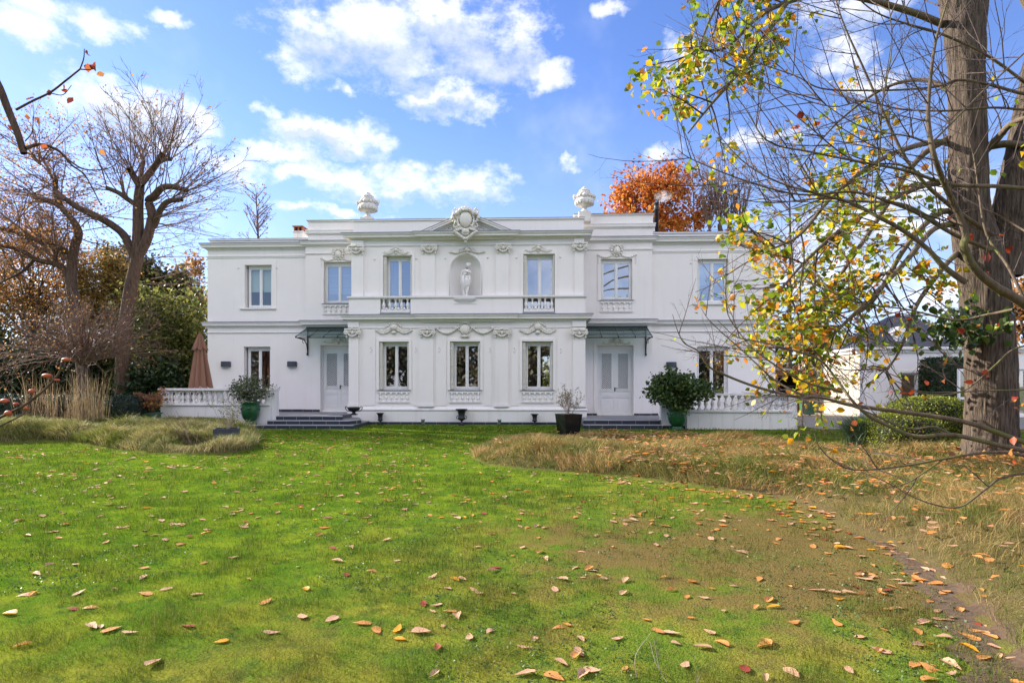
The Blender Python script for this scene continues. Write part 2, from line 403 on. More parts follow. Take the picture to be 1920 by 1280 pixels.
# ============================================================ THE HOUSE
YP, YB, YW, YT, YK = 22.0, 23.45, 23.6, 20.0, 31.0
XPL, XPR, XBL, XBR, XWL, XWR = -7.03, 1.90, -9.28, 4.66, -13.42, 9.52
XC = (XPL+XPR)/2
villa = empty('villa', (XC, YP, 0), 'two-storey white villa with pediment, carved mouldings and tall windows', 'house')
wins = []
LOWW = [(-5.88, -4.74), (-3.18, -2.04), (-0.46, .69)]
UPW = [(-5.76, -4.65), (-.42, .76)]
niche = (-3.17, -2.04, 4.80, 6.42)
NR = (niche[1]-niche[0])/2; NX = (niche[0]+niche[1])/2; NS = niche[3]-NR
YU = YP+.14   # upper storey set back a touch
m = MB()
wall(m, XPL, XPR, 0, 4.0, YP, YP+.42, [(a, b, 1.30, 3.125) for a, b in LOWW])
m.build('wall', M['plaster'], villa)
m = MB()
wall(m, XPL+.06, XPR-.06, 4.0, 7.1, YU, YU+.42, [(UPW[0][0], UPW[0][1], 4.22, 6.40), (UPW[1][0], UPW[1][1], 4.22, 6.42), niche])
m.build('wall', M['plaster'], villa)
for x in (XPL, XPR-.35):
    m = MB(); m.box(x, x+.35, YP+.423, YB+1, 0, 4.0); m.box(x+(.06 if x < 0 else 0), x+(.35 if x < 0 else .29), YU+.423, YB+1, 4.003, 7.1)
    m.build('wall', M['plaster'], villa)
# bays with the doors
DL, DR = (-8.66, -7.16), (2.50, 3.92)
BWL, BWR = (-8.52, -7.30), (2.64, 3.87)
m = MB(); wall(m, XBL, XPL-.002, 0, 7.2, YB, YB+.4, [(DL[0], DL[1], .40, 3.10), (BWL[0], BWL[1], 4.78, 6.46)]); m.build('wall', M['plaster'], villa)
m = MB(); wall(m, XPR+.002, XBR, 0, 7.2, YB, YB+.4, [(DR[0], DR[1], .24, 3.07), (BWR[0], BWR[1], 4.86, 6.49)]); m.build('wall', M['plaster'], villa)
WUL, WUR = (-11.86, -10.74), (6.48, 7.68)
WLL, WLR = (-11.90, -10.80), (6.46, 7.68)
m = MB(); wall(m, XWL, XBL-.002, 0, 7.15, YW, YW+.38, [(*WLL, .95, 3.06), (*WUL, 4.64, 6.40)]); m.build('wall', M['plaster'], villa)
m = MB(); wall(m, XBR+.002, XWR, 0, 7.15, YW, YW+.38, [(*WLR, .95, 3.02), (*WUR, 4.73, 6.49)]); m.build('wall', M['plaster'], villa)
m = MB(); m.box(XWL, XWL+.38, YW+.383, YK, 0, 7.15); m.box(XWR-.38, XWR, YW+.383, YK, 0, 7.15)
wall(m, XWL+.383, XWR-.383, 0, 7.15, YK-.38, YK, [(.42, 1.05, .9, 3.0)]); m.build('wall', M['plaster'], villa)
m = MB(); m.box(XWL+.4, XWR-.4, YW+.42, YK-.4, 3.75, 3.95); m.box(XWL+.4, XWR-.4, YW+.42, YK-.4, 0.0, .5)
for x in (-9.0, -4.1, -1.2, 4.3): m.box(x, x+.12, YW+.42, YK-.4, .5, 3.75); m.box(x, x+.12, YW+.42, YK-.4, 3.95, 7.0)
for a, b in ((XWL+.4, -4.1), (4.42, XWR-.4)): m.box(a, b, YW+4, YW+4.12, .5, 3.75)
m.box(XWL+.4, XWR-.4, YW+4.2, YW+4.32, 3.95, 7.0)
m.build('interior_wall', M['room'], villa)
m = MB(); m.box(XWL+.05, XWR-.05, YW+.3, YK-.05, 7.16, 7.24); m.box(XPL+.1, XPR-.1, YU+.3, YW+.35, 7.11, 7.22); m.build('roof', M['lead'], villa)
# ---- mouldings
def outl(x0, x1, yf, yb, l=True, r=True):
    p = []
    if l: p.append((x0, yb))
    p += [(x0, yf), (x1, yf)]
    if r: p.append((x1, yb))
    return p
def cornice(x0, x1, yf, yb, z0, z1, out, l=True, r=True, lead=True, name='cornice'):
    h = z1-z0; a = MB()
    out *= .78; prof = [(0, z0-.02), (.04, z0), (.04, z0+h*.16), (.075, z0+h*.18), (.085, z0+h*.34), (out*.80, z0+h*.36), (out*.82, z0+h*.68), (out*.90, z0+h*.70), (out*.93, z0+h*.82), (out, z0+h*.85), (out, z1), (0, z1+.03)]
    a.sweep(outl(x0, x1, yf, yb, l, r), prof); c = a.build(name, M['plaster2'], villa)
    if lead:
        b = MB(); b.sweep(outl(x0, x1, yf, yb, l, r), [(-.02, z1+.032), (out+.02, z1+.003), (out+.02, z1+.028), (-.02, z1+.058)]); b.build('lead_flashing', M['lead'], c)
def band(x0, x1, yf, yb, z, l=True, r=True, h=.05, out=.045):
    a = MB(); a.sweep(outl(x0, x1, yf, yb, l, r), [(0, z-h), (out*.5, z-h), (out*.6, z-h*.4), (out, z-h*.35), (out, z), (0, z+.01)]); a.build('architrave', M['plaster2'], villa)
# pavilion
cornice(XPL+.06, XPR-.06, YU, YB, 6.98, 7.20, .40)
band(XPL+.06, XPR-.06, YU, YB, 6.80)
cornice(XPL, XPR, YP, YB, 3.87, 4.11, .34, name='string_course')
band(XPL, XPR, YP, YB, 3.66, out=.035)
# slightly projecting centre of both cornices
for z0, z1, y, o, nm in ((6.98, 7.20, YU-.10, .40, 'cornice'), (3.87, 4.11, YP-.08, .34, 'string_course')):
    cornice(-4.22, -.86, y, YU-.0, z0+.001, z1+.002, o, name=nm)
# bays and wings
cornice(XBL, XPL, YB, YW+.1, 7.10, 7.28, .24, True, False); cornice(XPR, XBR, YB, YW+.1, 7.15, 7.33, .24, False, True)
band(XBL, XPL, YB, YW, 6.82, True, False); band(XPR, XBR, YB, YW, 6.88, False, True)
cornice(XBL, XPL, YB, YW+.1, 3.85, 4.07, .24, True, False, name='string_course'); cornice(XPR, XBR, YB, YW+.1, 3.86, 4.07, .24, False, True, name='string_course')
cornice(XWL, XBL, YW, YK, 7.02, 7.24, .30, True, False); cornice(XBR, XWR, YW, YK, 7.08, 7.32, .30, False, True)
band(XWL, XBL, YW, YK, 6.77, True, False, .09); band(XBR, XWR, YW, YK, 6.83, False, True, .09)
cornice(XWL, XBL, YW, YK, 3.84, 4.04, .22, True, False, name='string_course'); cornice(XBR, XWR, YW, YK, 3.85, 4.03, .22, False, True, name='string_course')
band(XWL, XBL, YW, YK, 3.64, True, False, .03); band(XBR, XWR, YW, YK, 3.62, False, True, .03)
def parapet(x0, x1, y0, y1, z0, z1, cap=.05):
    a = MB(); a.box(x0, x1, y0, y1, z0, z1); p = a.build('parapet', M['plaster'], villa)
    b = MB(); b.box(x0-.04, x1+.04, y0-.05, y1+.04, z1+.002, z1+cap); b.build('coping', M['plaster2'], p)
    b = MB(); b.box(x0-.05, x1+.05, y0-.06, y1+.05, z1+cap+.002, z1+cap+.018); b.build('lead_flashing', M['lead'], p)
parapet(XPL+.10, XPR-.05, YU+.06, YU+.36, 7.22, 7.74)
parapet(XWL+.06, XBL+.03, YW+.05, YW+.35, 7.26, 7.42); parapet(XBR-.03, XWR-.06, YW+.05, YW+.35, 7.35, 7.53)
m = MB(); m.box(XWL+.06, XWL+.36, YW+.36, YK, 7.26, 7.45); m.box(XWR-.36, XWR-.06, YW+.36, YK, 7.34, 7.55); m.build('parapet', M['plaster'], villa)
# attic blocks over the bays
for x0, x1, zb, zt in ((-9.22, XPL+.35, 7.30, 8.12), (XPR-.30, 4.72, 7.36, 8.26)):
    a = MB(); a.box(x0, x1, YB+.1, YB+2.2, zb, zt); a.build('attic', M['plaster'], villa)
    cornice(x0, x1, YB+.1, YB+2.2, zt-.52, zt-.34, .12, lead=False, name='cornice')
    a = MB(); a.box(x0-.03, x1+.03, YB+.05, YB+2.25, zt+.002, zt+.04); a.build('coping', M['plaster2'], villa)
    a = MB(); a.box(x0-.05, x1+.05, YB+.03, YB+2.27, zt+.042, zt+.06); a.build('lead_flashing', M['lead'], villa)
m = MB(); m.box(3.75, 4.95, YB+.9, YB+2.0, 7.3, 7.98); m.build('attic', M['plaster'], villa)
# plinth and skirting
m = MB(); m.sweep(outl(XPL, XPR, YP, YB), [(0, .10), (.045, .10), (.05, .50), (.085, .545), (.085, .575), (.06, .60), (0, .68)]); m.build('plinth', M['plaster2'], villa)
m = MB(); m.sweep(outl(XPL, XPR, YP, YB), [(0, -.1), (.06, -.1), (.06, .098), (0, .099)]); m.build('skirting', M['tile'], villa)
m = MB(); m.box(XBL-.02, DL[0]-.02, YB-.04, YB-.002, .41, .50); m.box(DR[1]+.02, XBR-.0, YB-.03, YB-.002, .25, .36); m.box(XPR+.01, DR[0]-.02, YB-.03, YB-.002, .25, .36)
m.box(-10.44, XBL-.022, YW-.04, YW-.002, .41, .50); m.box(XBR+.002, 4.92, YW-.03, YW-.002, .25, .36); m.build('skirting', M['tile'], villa)
# ---- pilasters with carved capitals
def scroll(a, cx, cz, y, r, s=1, th=.02, turns=1.6, ph=0):
    pts = []; rad = []
    for i in range(22):
        t = i/21; ang = ph+s*t*turns*2*PI; q = r*(1-.8*t)
        pts.append((cx+q*cos(ang), y-.02*t, cz+q*sin(ang))); rad.append(th*(1-.35*t))
    a.tube(pts, rad, 6)
def capital(px0, px1, py0, py1, Y, par):
    x0, x1 = AX(px0, Y), AX(px1, Y); zt = AZ(py0, (px0+px1)/2, Y); zb = AZ(py1, (px0+px1)/2, Y); w = x1-x0; h = zt-zb; cx = (x0+x1)/2
    a = MB(); a.box(x0+.04, x1-.04, Y-.16, Y+.05, zt-h*.16, zt); a.box(x0+.08, x1-.08, Y-.12, Y+.05, zt-h*.45, zt-h*.163)
    for s in (-1, 1):
        c = cx+s*(w/2-.11); scroll(a, c, zt-h*.42, Y-.13, h*.25, -s, .028, 1.5, PI/2)
        a.lump((c, Y-.12, zt-h*.42), (.045, .06, .045)); a.lump((c, Y-.08, zt-h*.82), (.035, .04, h*.2))
    for i in range(9):
        t = (i-4)/4; a.lump((cx+t*(w/2-.16), Y-.12, zt-h*(.82-.30*t*t)), (.036, .05, .04))
    for i in range(5):
        t = (i-2)/2; a.lump((cx+t*(w/2-.2), Y-.11, zt-h*.27), (.03, .04, .035))
    a.lump((cx, Y-.15, zt-h*.05), (.05, .05, .05)); a.lump((cx, Y-.13, zt-h*.45), (.05, .05, .07))
    return fixn(a.build('capital', M['relief'], par))
def pilaster(px0, px1, Y, z0, z1, cap, foot=True, x=None):
    x0, x1 = x or (AX(px0, Y), AX(px1, Y)); a = MB(); a.box(x0, x1, Y-.07, Y+.02, z0, z1)
    if foot:
        a.box(x0-.04, x1+.04, Y-.105, Y+.02, z0, z0+.07); a.box(x0-.02, x1+.02, Y-.09, Y+.02, z0+.073, z0+.12)
    p = a.build('pilaster', M['plaster'], villa); capital(*cap, Y-.02, p)
pilaster(0, 0, YP, .67, 3.62, (646, 679, 616, 634), x=(XPL+.005, AX(673, YP)))
pilaster(785.5, 813, YP, .67, 3.62, (785.5, 818, 616, 634)); pilaster(928, 953, YP, .67, 3.62, (924, 959, 616, 634))
pilaster(0, 0, YP, .67, 3.62, (1069, 1103, 617, 635), x=(AX(1074, YP), XPR-.005))
pilaster(0, 0, YU, 4.2, 6.72, (652, 686, 461, 479), False, x=(XPL+.065, AX(682, YU))); pilaster(790, 816, YU, 4.2, 6.72, (788.7, 822, 460, 477.5), False)
pilaster(930, 954, YU, 4.2, 6.72, (928, 960, 458, 476), False); pilaster(0, 0, YU, 4.2, 6.72, (1071, 1104, 455.5, 473), False, x=(AX(1077, YU), XPR-.065))
# entablature blocks above the outer upper pilasters
m = MB()
for a, b in ((XPL+.04, AX(682, YU)+.02), (AX(1077, YU)-.02, XPR-.04)): m.box(a, b, YU-.09, YU+.02, 6.81, 6.975)
for a, b in ((XPL-.02, AX(673, YP)+.02), (AX(1074, YP)-.02, XPR+.02)): m.box(a, b, YP-.09, YP+.02, 3.665, 3.865)
m.build('frieze_block', M['plaster2'], villa)
# raised wall panels between the openings
m = MB()
for (a, b) in ((AX(690, YP), AX(697, YP)),): pass
for a, b, z0, z1, Y in [(XPL+.55, -6.02, .72, 3.55, YP), (-4.60, -4.35, .72, 3.55, YP), (-3.72, -3.32, .72, 3.55, YP), (-1.9, -1.62, .72, 3.55, YP), (-.86, -.6, .72, 3.55, YP), (.85, 1.16, .72, 3.55, YP)]:
    m = MB(); m.box(a, b, Y-.022, Y+.01, z0, z1); m.build('raised_panel', M['plaster'], villa)
pass
# surrounds of the windows of wings and bays
def surround(x0, x1, z0, z1, Y, w=.13, d=.03, bottom=False):
    a = MB()
    a.box(x0-w, x0-.002, Y-d, Y+.02, z0, z1+w); a.box(x1+.002, x1+w, Y-d, Y+.02, z0, z1+w); a.box(x0-.001, x1+.001, Y-d, Y+.02, z1+.002, z1+w)
    a.build('window_surround', M['plaster'], villa)
for h in LOWW: surround(*h, 1.30, 3.125, YP, .10, .035)
for h in UPW: surround(*h, 4.86, 6.42, YU, .10, .035)
surround(*BWL, 4.78, 6.46, YB); surround(*BWR, 4.86, 6.49, YB); surround(*WUL, 4.64, 6.40, YW, .2, .018); surround(*WUR, 4.73, 6.49, YW, .2, .018)
surround(*DL, .41, 3.10, YB, .14); surround(*DR, .25, 3.07, YB, .14)
# ---- windows
def window(x0, x1, z0, z1, Y, dep=.18, shut=0, blind=None, curtain=False, up=False, sill='slab', left=.0, gl=None):
    yf = Y+dep; xa = x0+left; xb = x1-.004; za, zb = z0+.004, z1-.004; fw = .05
    a = MB()
    a.box(xa+.002, xa+fw, yf, yf+.07, za, zb); a.box(xb-fw, xb-.002, yf, yf+.07, za, zb); a.box(xa+fw+.001, xb-fw-.001, yf, yf+.07, zb-fw-.05, zb-.001); a.box(xa+fw+.001, xb-fw-.001, yf, yf+.07, za, za+fw)
    ca, cb, cz0, cz1 = xa+fw+.004, xb-fw-.004, za+fw+.004, zb-fw-.054; cm = (ca+cb)/2; st = .055; y1, y2 = yf-.012, yf+.045
    for p, q in ((ca, cm-.003), (cm+.003, cb)):
        a.box(p, p+st, y1, y2, cz0, cz1); a.box(q-st, q, y1, y2, cz0, cz1)
        a.box(p+st+.001, q-st-.001, y1, y2, cz0, cz0+st+.02); a.box(p+st+.001, q-st-.001, y1, y2, cz1-st, cz1)
    a.box(cm-.02, cm+.02, y1-.015, y1-.001, cz0, cz1)
    w = a.build('window', M['pvc'], villa)
    for p, q in ((ca, cm-.003), (cm+.003, cb)):
        g = MB(); g.add([(p+st, yf+.02, cz0+st), (q-st, yf+.02, cz0+st), (q-st, yf+.02, cz1-st), (p+st, yf+.02, cz1-st)], [(0, 1, 2, 3)])
        g.build('pane', M[gl or ('glassup' if up else 'glass')], w)
    if blind:
        g = MB(); g.box(ca, cb, yf+.12, yf+.13, cz1-(cz1-cz0)*blind[0], cz1+.04); g.build('blind', M[blind[1]], w)
    if curtain:
        for s in curtain:
            g = MB(); n = 26; p0 = ca if s < 0 else cm+.2; wd = (cb-ca)*.42
            xs = [p0+wd*i/n for i in range(n+1)]
            g.add([(x, yf+.22+.03*sin(i*1.9), cz0) for i, x in enumerate(xs)]+[(x, yf+.22+.03*sin(i*1.9), cz1+.04) for i, x in enumerate(xs)], [(i, i+1, n+2+i, n+1+i) for i in range(n)], True)
            g.build('curtain', M['curtain'], w)
    if shut:
        for s in shut:
            g = MB(); n = 4; t = .022
            for i in range(n):
                xx = (x0+.012+i*(t+.006)) if s < 0 else (x1-.012-t-i*(t+.006))
                if s > 0 and i > 1: break
                g.box(xx, xx+t, Y+.012+.006*(i % 2), yf-.02, z0+.03, z1-.03)
                for zz in (z0+.25, (z0+z1)/2, z1-.3): g.box(xx-.002, xx+t+.002, Y+.004, Y+.010+.006*(i % 2), zz, zz+.07)
            g.build('shutter', M['cream'], w)
    if sill == 'slab':
        g = MB(); g.sweep([(x0-.12, Y+.02), (x0-.12, Y-.001), (x1+.12, Y-.001), (x1+.12, Y+.02)], [(0, z0-.075), (.05, z0-.07), (.075, z0-.045), (.075, z0-.004), (0, z0-.002)]); g.build('sill', M['plaster2'], w)
        g = MB(); g.box(x0+.002, x1-.002, Y+.001, yf, z0-.001, z0+.012); g.build('sill', M['plaster2'], w)
    elif sill == 'lead':
        g = MB(); g.box(x0-.05, x1+.05, Y-.07, yf, z0-.028, z0+.006); g.build('sill', M['lead'], w)
    return w
for i, h in enumerate(LOWW): window(*h, 1.30, 3.125, YP, .24, (-1, 1), sill='lead', left=.10)
for i, h in enumerate(UPW): window(*h, 4.22, (6.40, 6.42)[i], YU, .24, (-1, 1), curtain=((-1,) if i == 0 else False), up=True, sill=None, left=(.10, .05)[i])
window(*BWL, 4.78, 6.46, YB, .16, blind=(.76, 'blindw'), up=True, sill='lead'); window(*BWR, 4.86, 6.49, YB, .12, up=True, sill='lead')
window(*WUL, 4.64, 6.40, YW, .20, blind=(.60, 'blind'), sill='slab', left=.06, gl='glassclear'); window(*WUR, 4.73, 6.49, YW, .14, blind=(.56, 'blind'), up=True, sill='slab')
window(*WLL, .95, 3.06, YW, .22, curtain=False, sill=None, left=.07); window(*WLR, .95, 3.02, YW, .16, sill=None)
# relief balusters below the windows
BAL = [(.050, 0), (.050, .05), (.034, .07), (.028, .12), (.044, .24), (.058, .36), (.056, .46), (.036, .60), (.026, .74), (.028, .84), (.040, .88), (.044, .92), (.05, .93), (.05, 1)]
def relief(x0, x1, z0, z1, Y, n):
    a = MB(); h = z1-z0
    a.box(x0, x1, Y-.045, Y+.01, z0+h*.06, z0+h*.16); a.box(x0, x1, Y-.05, Y+.01, z1-h*.16, z1-.004)
    for i in range(n):
        x = x0+(x1-x0)*(i+.5)/n
        a.lathe([(r*1.0, z0+h*.16+z*h*.68) for r, z in BAL], (x, Y-.004, 0), 10)
        a.lump((x, Y-.05, z1-h*.24), (.035, .03, .03))
    for x in (x0+.02, x1-.02): a.box(x-.018, x+.018, Y-.02, Y+.01, z0, z1-h*.165)
    a.box(x0, x1, Y-.03, Y+.01, z0, z0+h*.055)
    a.build('baluster_relief', M['plaster2'], villa)
for h in LOWW: relief(h[0]-.03, h[1]+.03, .80, 1.265, YP, 6)
relief(BWL[0]-.04, BWL[1], 4.32, 4.745, YB, 6); relief(BWR[0]-.03, BWR[1]+.02, 4.36, 4.825, YB, 6)
# ---- apron of the upper storey with two balconies
segs = [(XPL+.01, UPW[0][0]-.06), (UPW[0][1]-.02, UPW[1][0]-.02), (UPW[1][1]+.0, XPR-.01)]
m = MB()
for a, b in segs: m.box(a, b, YP-.06, YU-.075, 4.165, 4.73)
m.build('apron_wall', M['plaster'], villa)
m = MB(); m.sweep(outl(XPL+.01, XPR-.01, YP-.06, YU+.02), [(-.12, 4.731), (.02, 4.731), (.045, 4.76), (.06, 4.775), (.06, 4.835), (-.2, 4.845)]); m.build('apron_rail', M['plaster2'], villa)
def balcony(x0, x1, n):
    a = MB(); a.box(x0, x1, YP-.12, YU-.0, 4.16, 4.215); b = a.build('balcony', M['lead'], villa)
    a = MB(); a.box(x0+.03, x1-.03, YP-.06, YP+.05, 4.218, 4.30)
    for i in range(n-1): a.lump((x0+.12+(x1-x0-.24)*(i+.5)/(n-1), YP-.05, 4.36), (.055, .03, .05))
    a.box(x0+.03, x1-.03, YP-.05, YP+.04, 4.302, 4.345)
    a.build('balcony_rail', M['plaster2'], b)
    for i in range(n):
        x = x0+.12+(x1-x0-.24)*i/(n-1)
        a = MB(); a.lathe([(r*1.12, 4.35+z*.378) for r, z in BAL], (x, YP-.01, 0), 12); a.build('baluster', M['plaster2'], b)
balcony(segs[0][1]+.003, segs[1][0]-.003, 5); balcony(segs[1][1]+.003, segs[2][0]-.003, 5)
# ---- niche
m = MB(); NP, ND = 24, .42
def rowpts(cx, z, r, d): return [(cx-r*cos(PI*i/NP), YU+d*sin(PI*i/NP), z) for i in range(NP+1)]
rows = [rowpts(NX, z, NR, ND) for z in np.linspace(niche[2], NS, 4)]
rows += [rowpts(NX, NS+NR*sin(R(q)), NR*cos(R(q)), ND*cos(R(q))) for q in range(10, 91, 10)]
vs = [p for r_ in rows for p in r_]; k = NP+1
m.add(vs, [(i*k+j, i*k+j+1, (i+1)*k+j+1, (i+1)*k+j) for i in range(len(rows)-1) for j in range(NP)], True)
for s in (-1, 1):   # spandrels beside the arch
    arc = [(NX+s*NR*cos(R(q)), NS+NR*sin(R(q))) for q in range(0, 91, 6)]
    for i in range(len(arc)-1):
        (xa, za), (xb, zb) = arc[i], arc[i+1]; q = [(xa, YU, za), (NX+s*NR, YU, za), (NX+s*NR, YU, zb), (xb, YU, zb)]
        m.add(q, [(0, 1, 2, 3) if s > 0 else (3, 2, 1, 0)])
m.add([(NX-NR, YU, niche[2]), (NX+NR, YU, niche[2]), (NX+NR, YU+ND, niche[2]), (NX-NR, YU+ND, niche[2])], [(0, 1, 2, 3)])
nich = m.build('niche', M['plaster'], villa)
m = MB(); arc = [(NX-NR-.045, niche[2]+.05)]+[(NX-(NR+.045)*cos(R(q)), NS+(NR+.045)*sin(R(q))) for q in range(0, 181, 9)]+[(NX+NR+.045, niche[2]+.05)]
m.tube([(x, YU-.005, z) for x, z in arc], .028, 6); m.build('niche_moulding', M['plaster2'], nich)
m = MB(); z = 4.73   # console below
for i in range(6):
    w = (.40-.035*i); m.box(NX-w, NX+w, YP-.17+.02*i, YP-.062, z-.028*(i+1)+.001, z-.028*i)
m.box(NX-.42, NX+.42, YP-.08, YP-.061, 4.53, 4.545); m.build('console', M['plaster2'], villa)
# ---- pediment and cartouche
pxl, pxr, pz, pt = -4.30, -.80, 7.215, 7.96; pc = (pxl+pxr)/2; YQ = YU-.10
m = MB(); m.prism_y([(pxl+.25, pz), (pxr-.25, pz), (pc, pt-.14)], YQ+.015, YU+.30); ped = m.build('pediment', M['plaster'], villa)
for s in (-1, 1):
    e = pxl if s < 0 else pxr; a = MB(); sl = (pt-pz)/abs(pc-e)
    for (d0, d1, yo, mt) in ((-.0, .045, -.19, 0), (.046, .12, -.16, 0), (.121, .165, -.08, 0), (.166, .215, -.03, 0)):
        # band between offsets d0 and d1 below the rake line
        q = [(e+s*0, pz-0+0), (pc, pt)]
        f = math.sqrt(1+sl*sl)
        poly = [(e-s*.04+(-s)*(d0*f/sl), pz+.02), (pc, pt+.0-d0*f), (pc, pt-d1*f), (e-s*.04+(-s)*(d1*f/sl), pz+.02)]
        a.prism_y(poly, YQ+yo, YU+.25)
    fixn(a.build('raking_cornice', M['plaster2'], ped))
    a = MB(); poly = [(e+s*.03, pz+.02), (pc, pt+.022+.0), (pc, pt+.002), (e-s*.02, pz+.02)]
    a.prism_y(poly, YQ-.20, YU+.25); fixn(a.build('lead_flashing', M['lead'], ped))
    a = MB()
    for i in range(12):
        a.lump((pc+s*(.42+.075*i)+random.uniform(-.02, .02), YQ+.03, pz+.10+.22*(1-i/12)*random.random()), (.06, .04, .05))
    a.build('carved_leaf_spray', M['relief'], ped)
def cartouche(cx, zb, zt, w, Y, par, name='cartouche'):
    a = MB(); h = zt-zb; cz = zb+h*.62
    a.lump((cx, Y-.12, cz+h*.02), (w*.24, .14, h*.22), 20, 12)
    pts = [(cx+w*.30*cos(t), Y-.12, cz+h*.02+h*.27*sin(t)) for t in np.linspace(0, 2*PI, 29)]
    a.tube(pts, w*.035, 6)
    for i in range(7):   # shell crest
        t = (i-3)/3; a.lump((cx+t*w*.30, Y-.14, zt-h*.085-abs(t)**2*h*.11), (w*.085, .13, h*.075))
    a.lump((cx, Y-.2, zt-h*.13), (w*.14, .12, h*.04))
    for s in (-1, 1):
        scroll(a, cx+s*w*.42, cz+h*.24, Y-.12, w*.11, s, w*.032, 1.4, PI/2)
        scroll(a, cx+s*w*.38, cz-h*.16, Y-.12, w*.12, -s, w*.035, 1.4, -PI/2)
        for i in range(9):
            t = i/8; a.lump((cx+s*w*(.36+.13*sin(t*PI*1.6)), Y-.10-.05*(i % 2), cz+h*(.20-.42*t)), (w*.07, .10, h*.042))
        for i in range(7):
            t = i/6; a.lump((cx+s*w*(.40-.36*t), Y-.12, zb+h*(.30-.19*t)), (w*.075, .11, h*.045))
        for i in range(5):
            t = i/4; a.lump((cx+s*w*(.13+.2*t), Y-.17, cz-h*(.25+.04*t)), (w*.05, .07, h*.032))
    a.lump((cx, Y-.14, zb+h*.30), (w*.16, .15, h*.09), 12, 8); a.lump((cx, Y-.2, zb+h*.33), (w*.05, .09, h*.03))
    for s in (-1, 1): a.lump((cx+s*w*.06, Y-.24, zb+h*.345), (w*.03, .04, h*.015))
    pts = [(cx+w*.12*cos(t), Y-.22, zb+h*.25+h*.045*sin(t)) for t in np.linspace(PI, 2*PI, 9)]
    a.tube(pts, w*.018, 5); a.prism_y([(cx-w*.26, zb+h*.24), (cx+w*.26, zb+h*.24), (cx+.03, zb+h*.08), (cx-.03, zb+h*.08)], Y-.10, Y+.05)
    a.lump((cx, Y-.08, zb+h*.05), (w*.05, .07, h*.05))
    return a.build(name, M['relief'], par)
cartouche(-2.56, AZ(455, 874, 21.7), AZ(386, 874, 21.7), 1.0, YQ-.20, ped)
# ---- smaller carved ornaments
def spray(a, cx, cz, w, h, Y, n=9, s0=.05, flip=1, big=True):
    for s in (-1, 1):
        for i in range(n):
            t = (i+.5)/n; x = cx+s*t*w/2; z = cz+h*(.18*cos(t*PI*1.6)-.12*t)+random.uniform(-.008, .008)
            k = s0*(1.45-.85*t); a.lump((x, Y-.025, z), (k*1.2, .06*(1.1-.5*t), k*.75), 7, 4)
            a.lump((x-s*.015, Y-.03, z-k*.75), (k*.75, .05, k*.5), 6, 4)
            if i < n-2: a.lump((x+s*.01, Y-.03, z+k*.7), (k*.55, .045, k*.45), 6, 4)
        scroll(a, cx+s*w*.20, cz+h*.12, Y-.04, h*.20, s, .02, 1.3, PI/2); scroll(a, cx+s*w*.42, cz-h*.10, Y-.03, h*.13, -s, .016, 1.2, PI/2)
    if big:
        a.lump((cx, Y-.04, cz+h*.16), (h*.36, .11, h*.30), 10, 6)
        for i in range(7):
            t = (i-3)/3; a.lump((cx+t*h*.52, Y-.04, cz+h*(.50-.22*t*t)), (h*.12, .07, h*.12), 6, 4)
        a.lump((cx, Y-.04, cz-h*.28), (h*.22, .08, h*.16), 8, 5)
def relief_orn(px0, px1, py0, py1, Y, **k):
    x0, x1 = AX(px0, Y), AX(px1, Y); z1, z0 = AZ(py0, (px0+px1)/2, Y), AZ(py1, (px0+px1)/2, Y)
    a = MB(); spray(a, (x0+x1)/2, (z0+z1)/2-.02, x1-x0, z1-z0, Y, **k); return a.build('carved_ornament', M['relief'], villa)
relief_orn(705, 773, 605, 627, YP, n=11, s0=.07); relief_orn(975, 1042, 604, 627, YP, n=11, s0=.07)
relief_orn(718, 768, 464, 477.5, YU, n=9, s0=.05); relief_orn(984, 1035, 460, 473.5, YU, n=9, s0=.05)
relief_orn(841, 911, 463, 477, YU, n=10, s0=.035)
relief_orn(1128, 1183, 633, 647, YB, n=8, s0=.035); relief_orn(606, 664, 632, 645, YB, n=8, s0=.035)
def tallorn(px0, px1, py0, py1, Y):
    x0, x1 = AX(px0, Y), AX(px1, Y); z1, z0 = AZ(py0, (px0+px1)/2, Y), AZ(py1, (px0+px1)/2, Y); cx = (x0+x1)/2; h = z1-z0
    a = MB(); a.lump((cx, Y-.04, z0+h*.52), (.15, .11, h*.30), 12, 8); a.lump((cx, Y-.1, z0+h*.5), (.07, .07, h*.16), 8, 5)
    for i in range(12):
        t = i/12*2*PI; a.lump((cx+.2*cos(t), Y-.03, z0+h*.55+h*.36*sin(t)), (.055, .06, .06), 7, 4)
    for s in (-1, 1):
        scroll(a, cx+s*.22, z0+h*.8, Y-.04, .08, s, .022, 1.3, PI/2)
        for i in range(8):
            t = i/7; a.lump((cx+s*(.22+t*((x1-x0)/2-.24)), Y-.03, z0+h*(.22-.14*sin(t*PI))+h*.06*t), (.06*(1.1-.4*t), .05, .045), 7, 4)
        for zz in (-.02, .08, .18, .28): a.lump((cx+s*((x1-x0)/2-.04), Y-.02, z0+.05-h*zz*1.2), (.028, .03, .055), 6, 4)
    return a.build('carved_ornament', M['relief'], villa)
tallorn(602, 668, 465, 492, YB); tallorn(1120, 1193, 457, 486, YB)
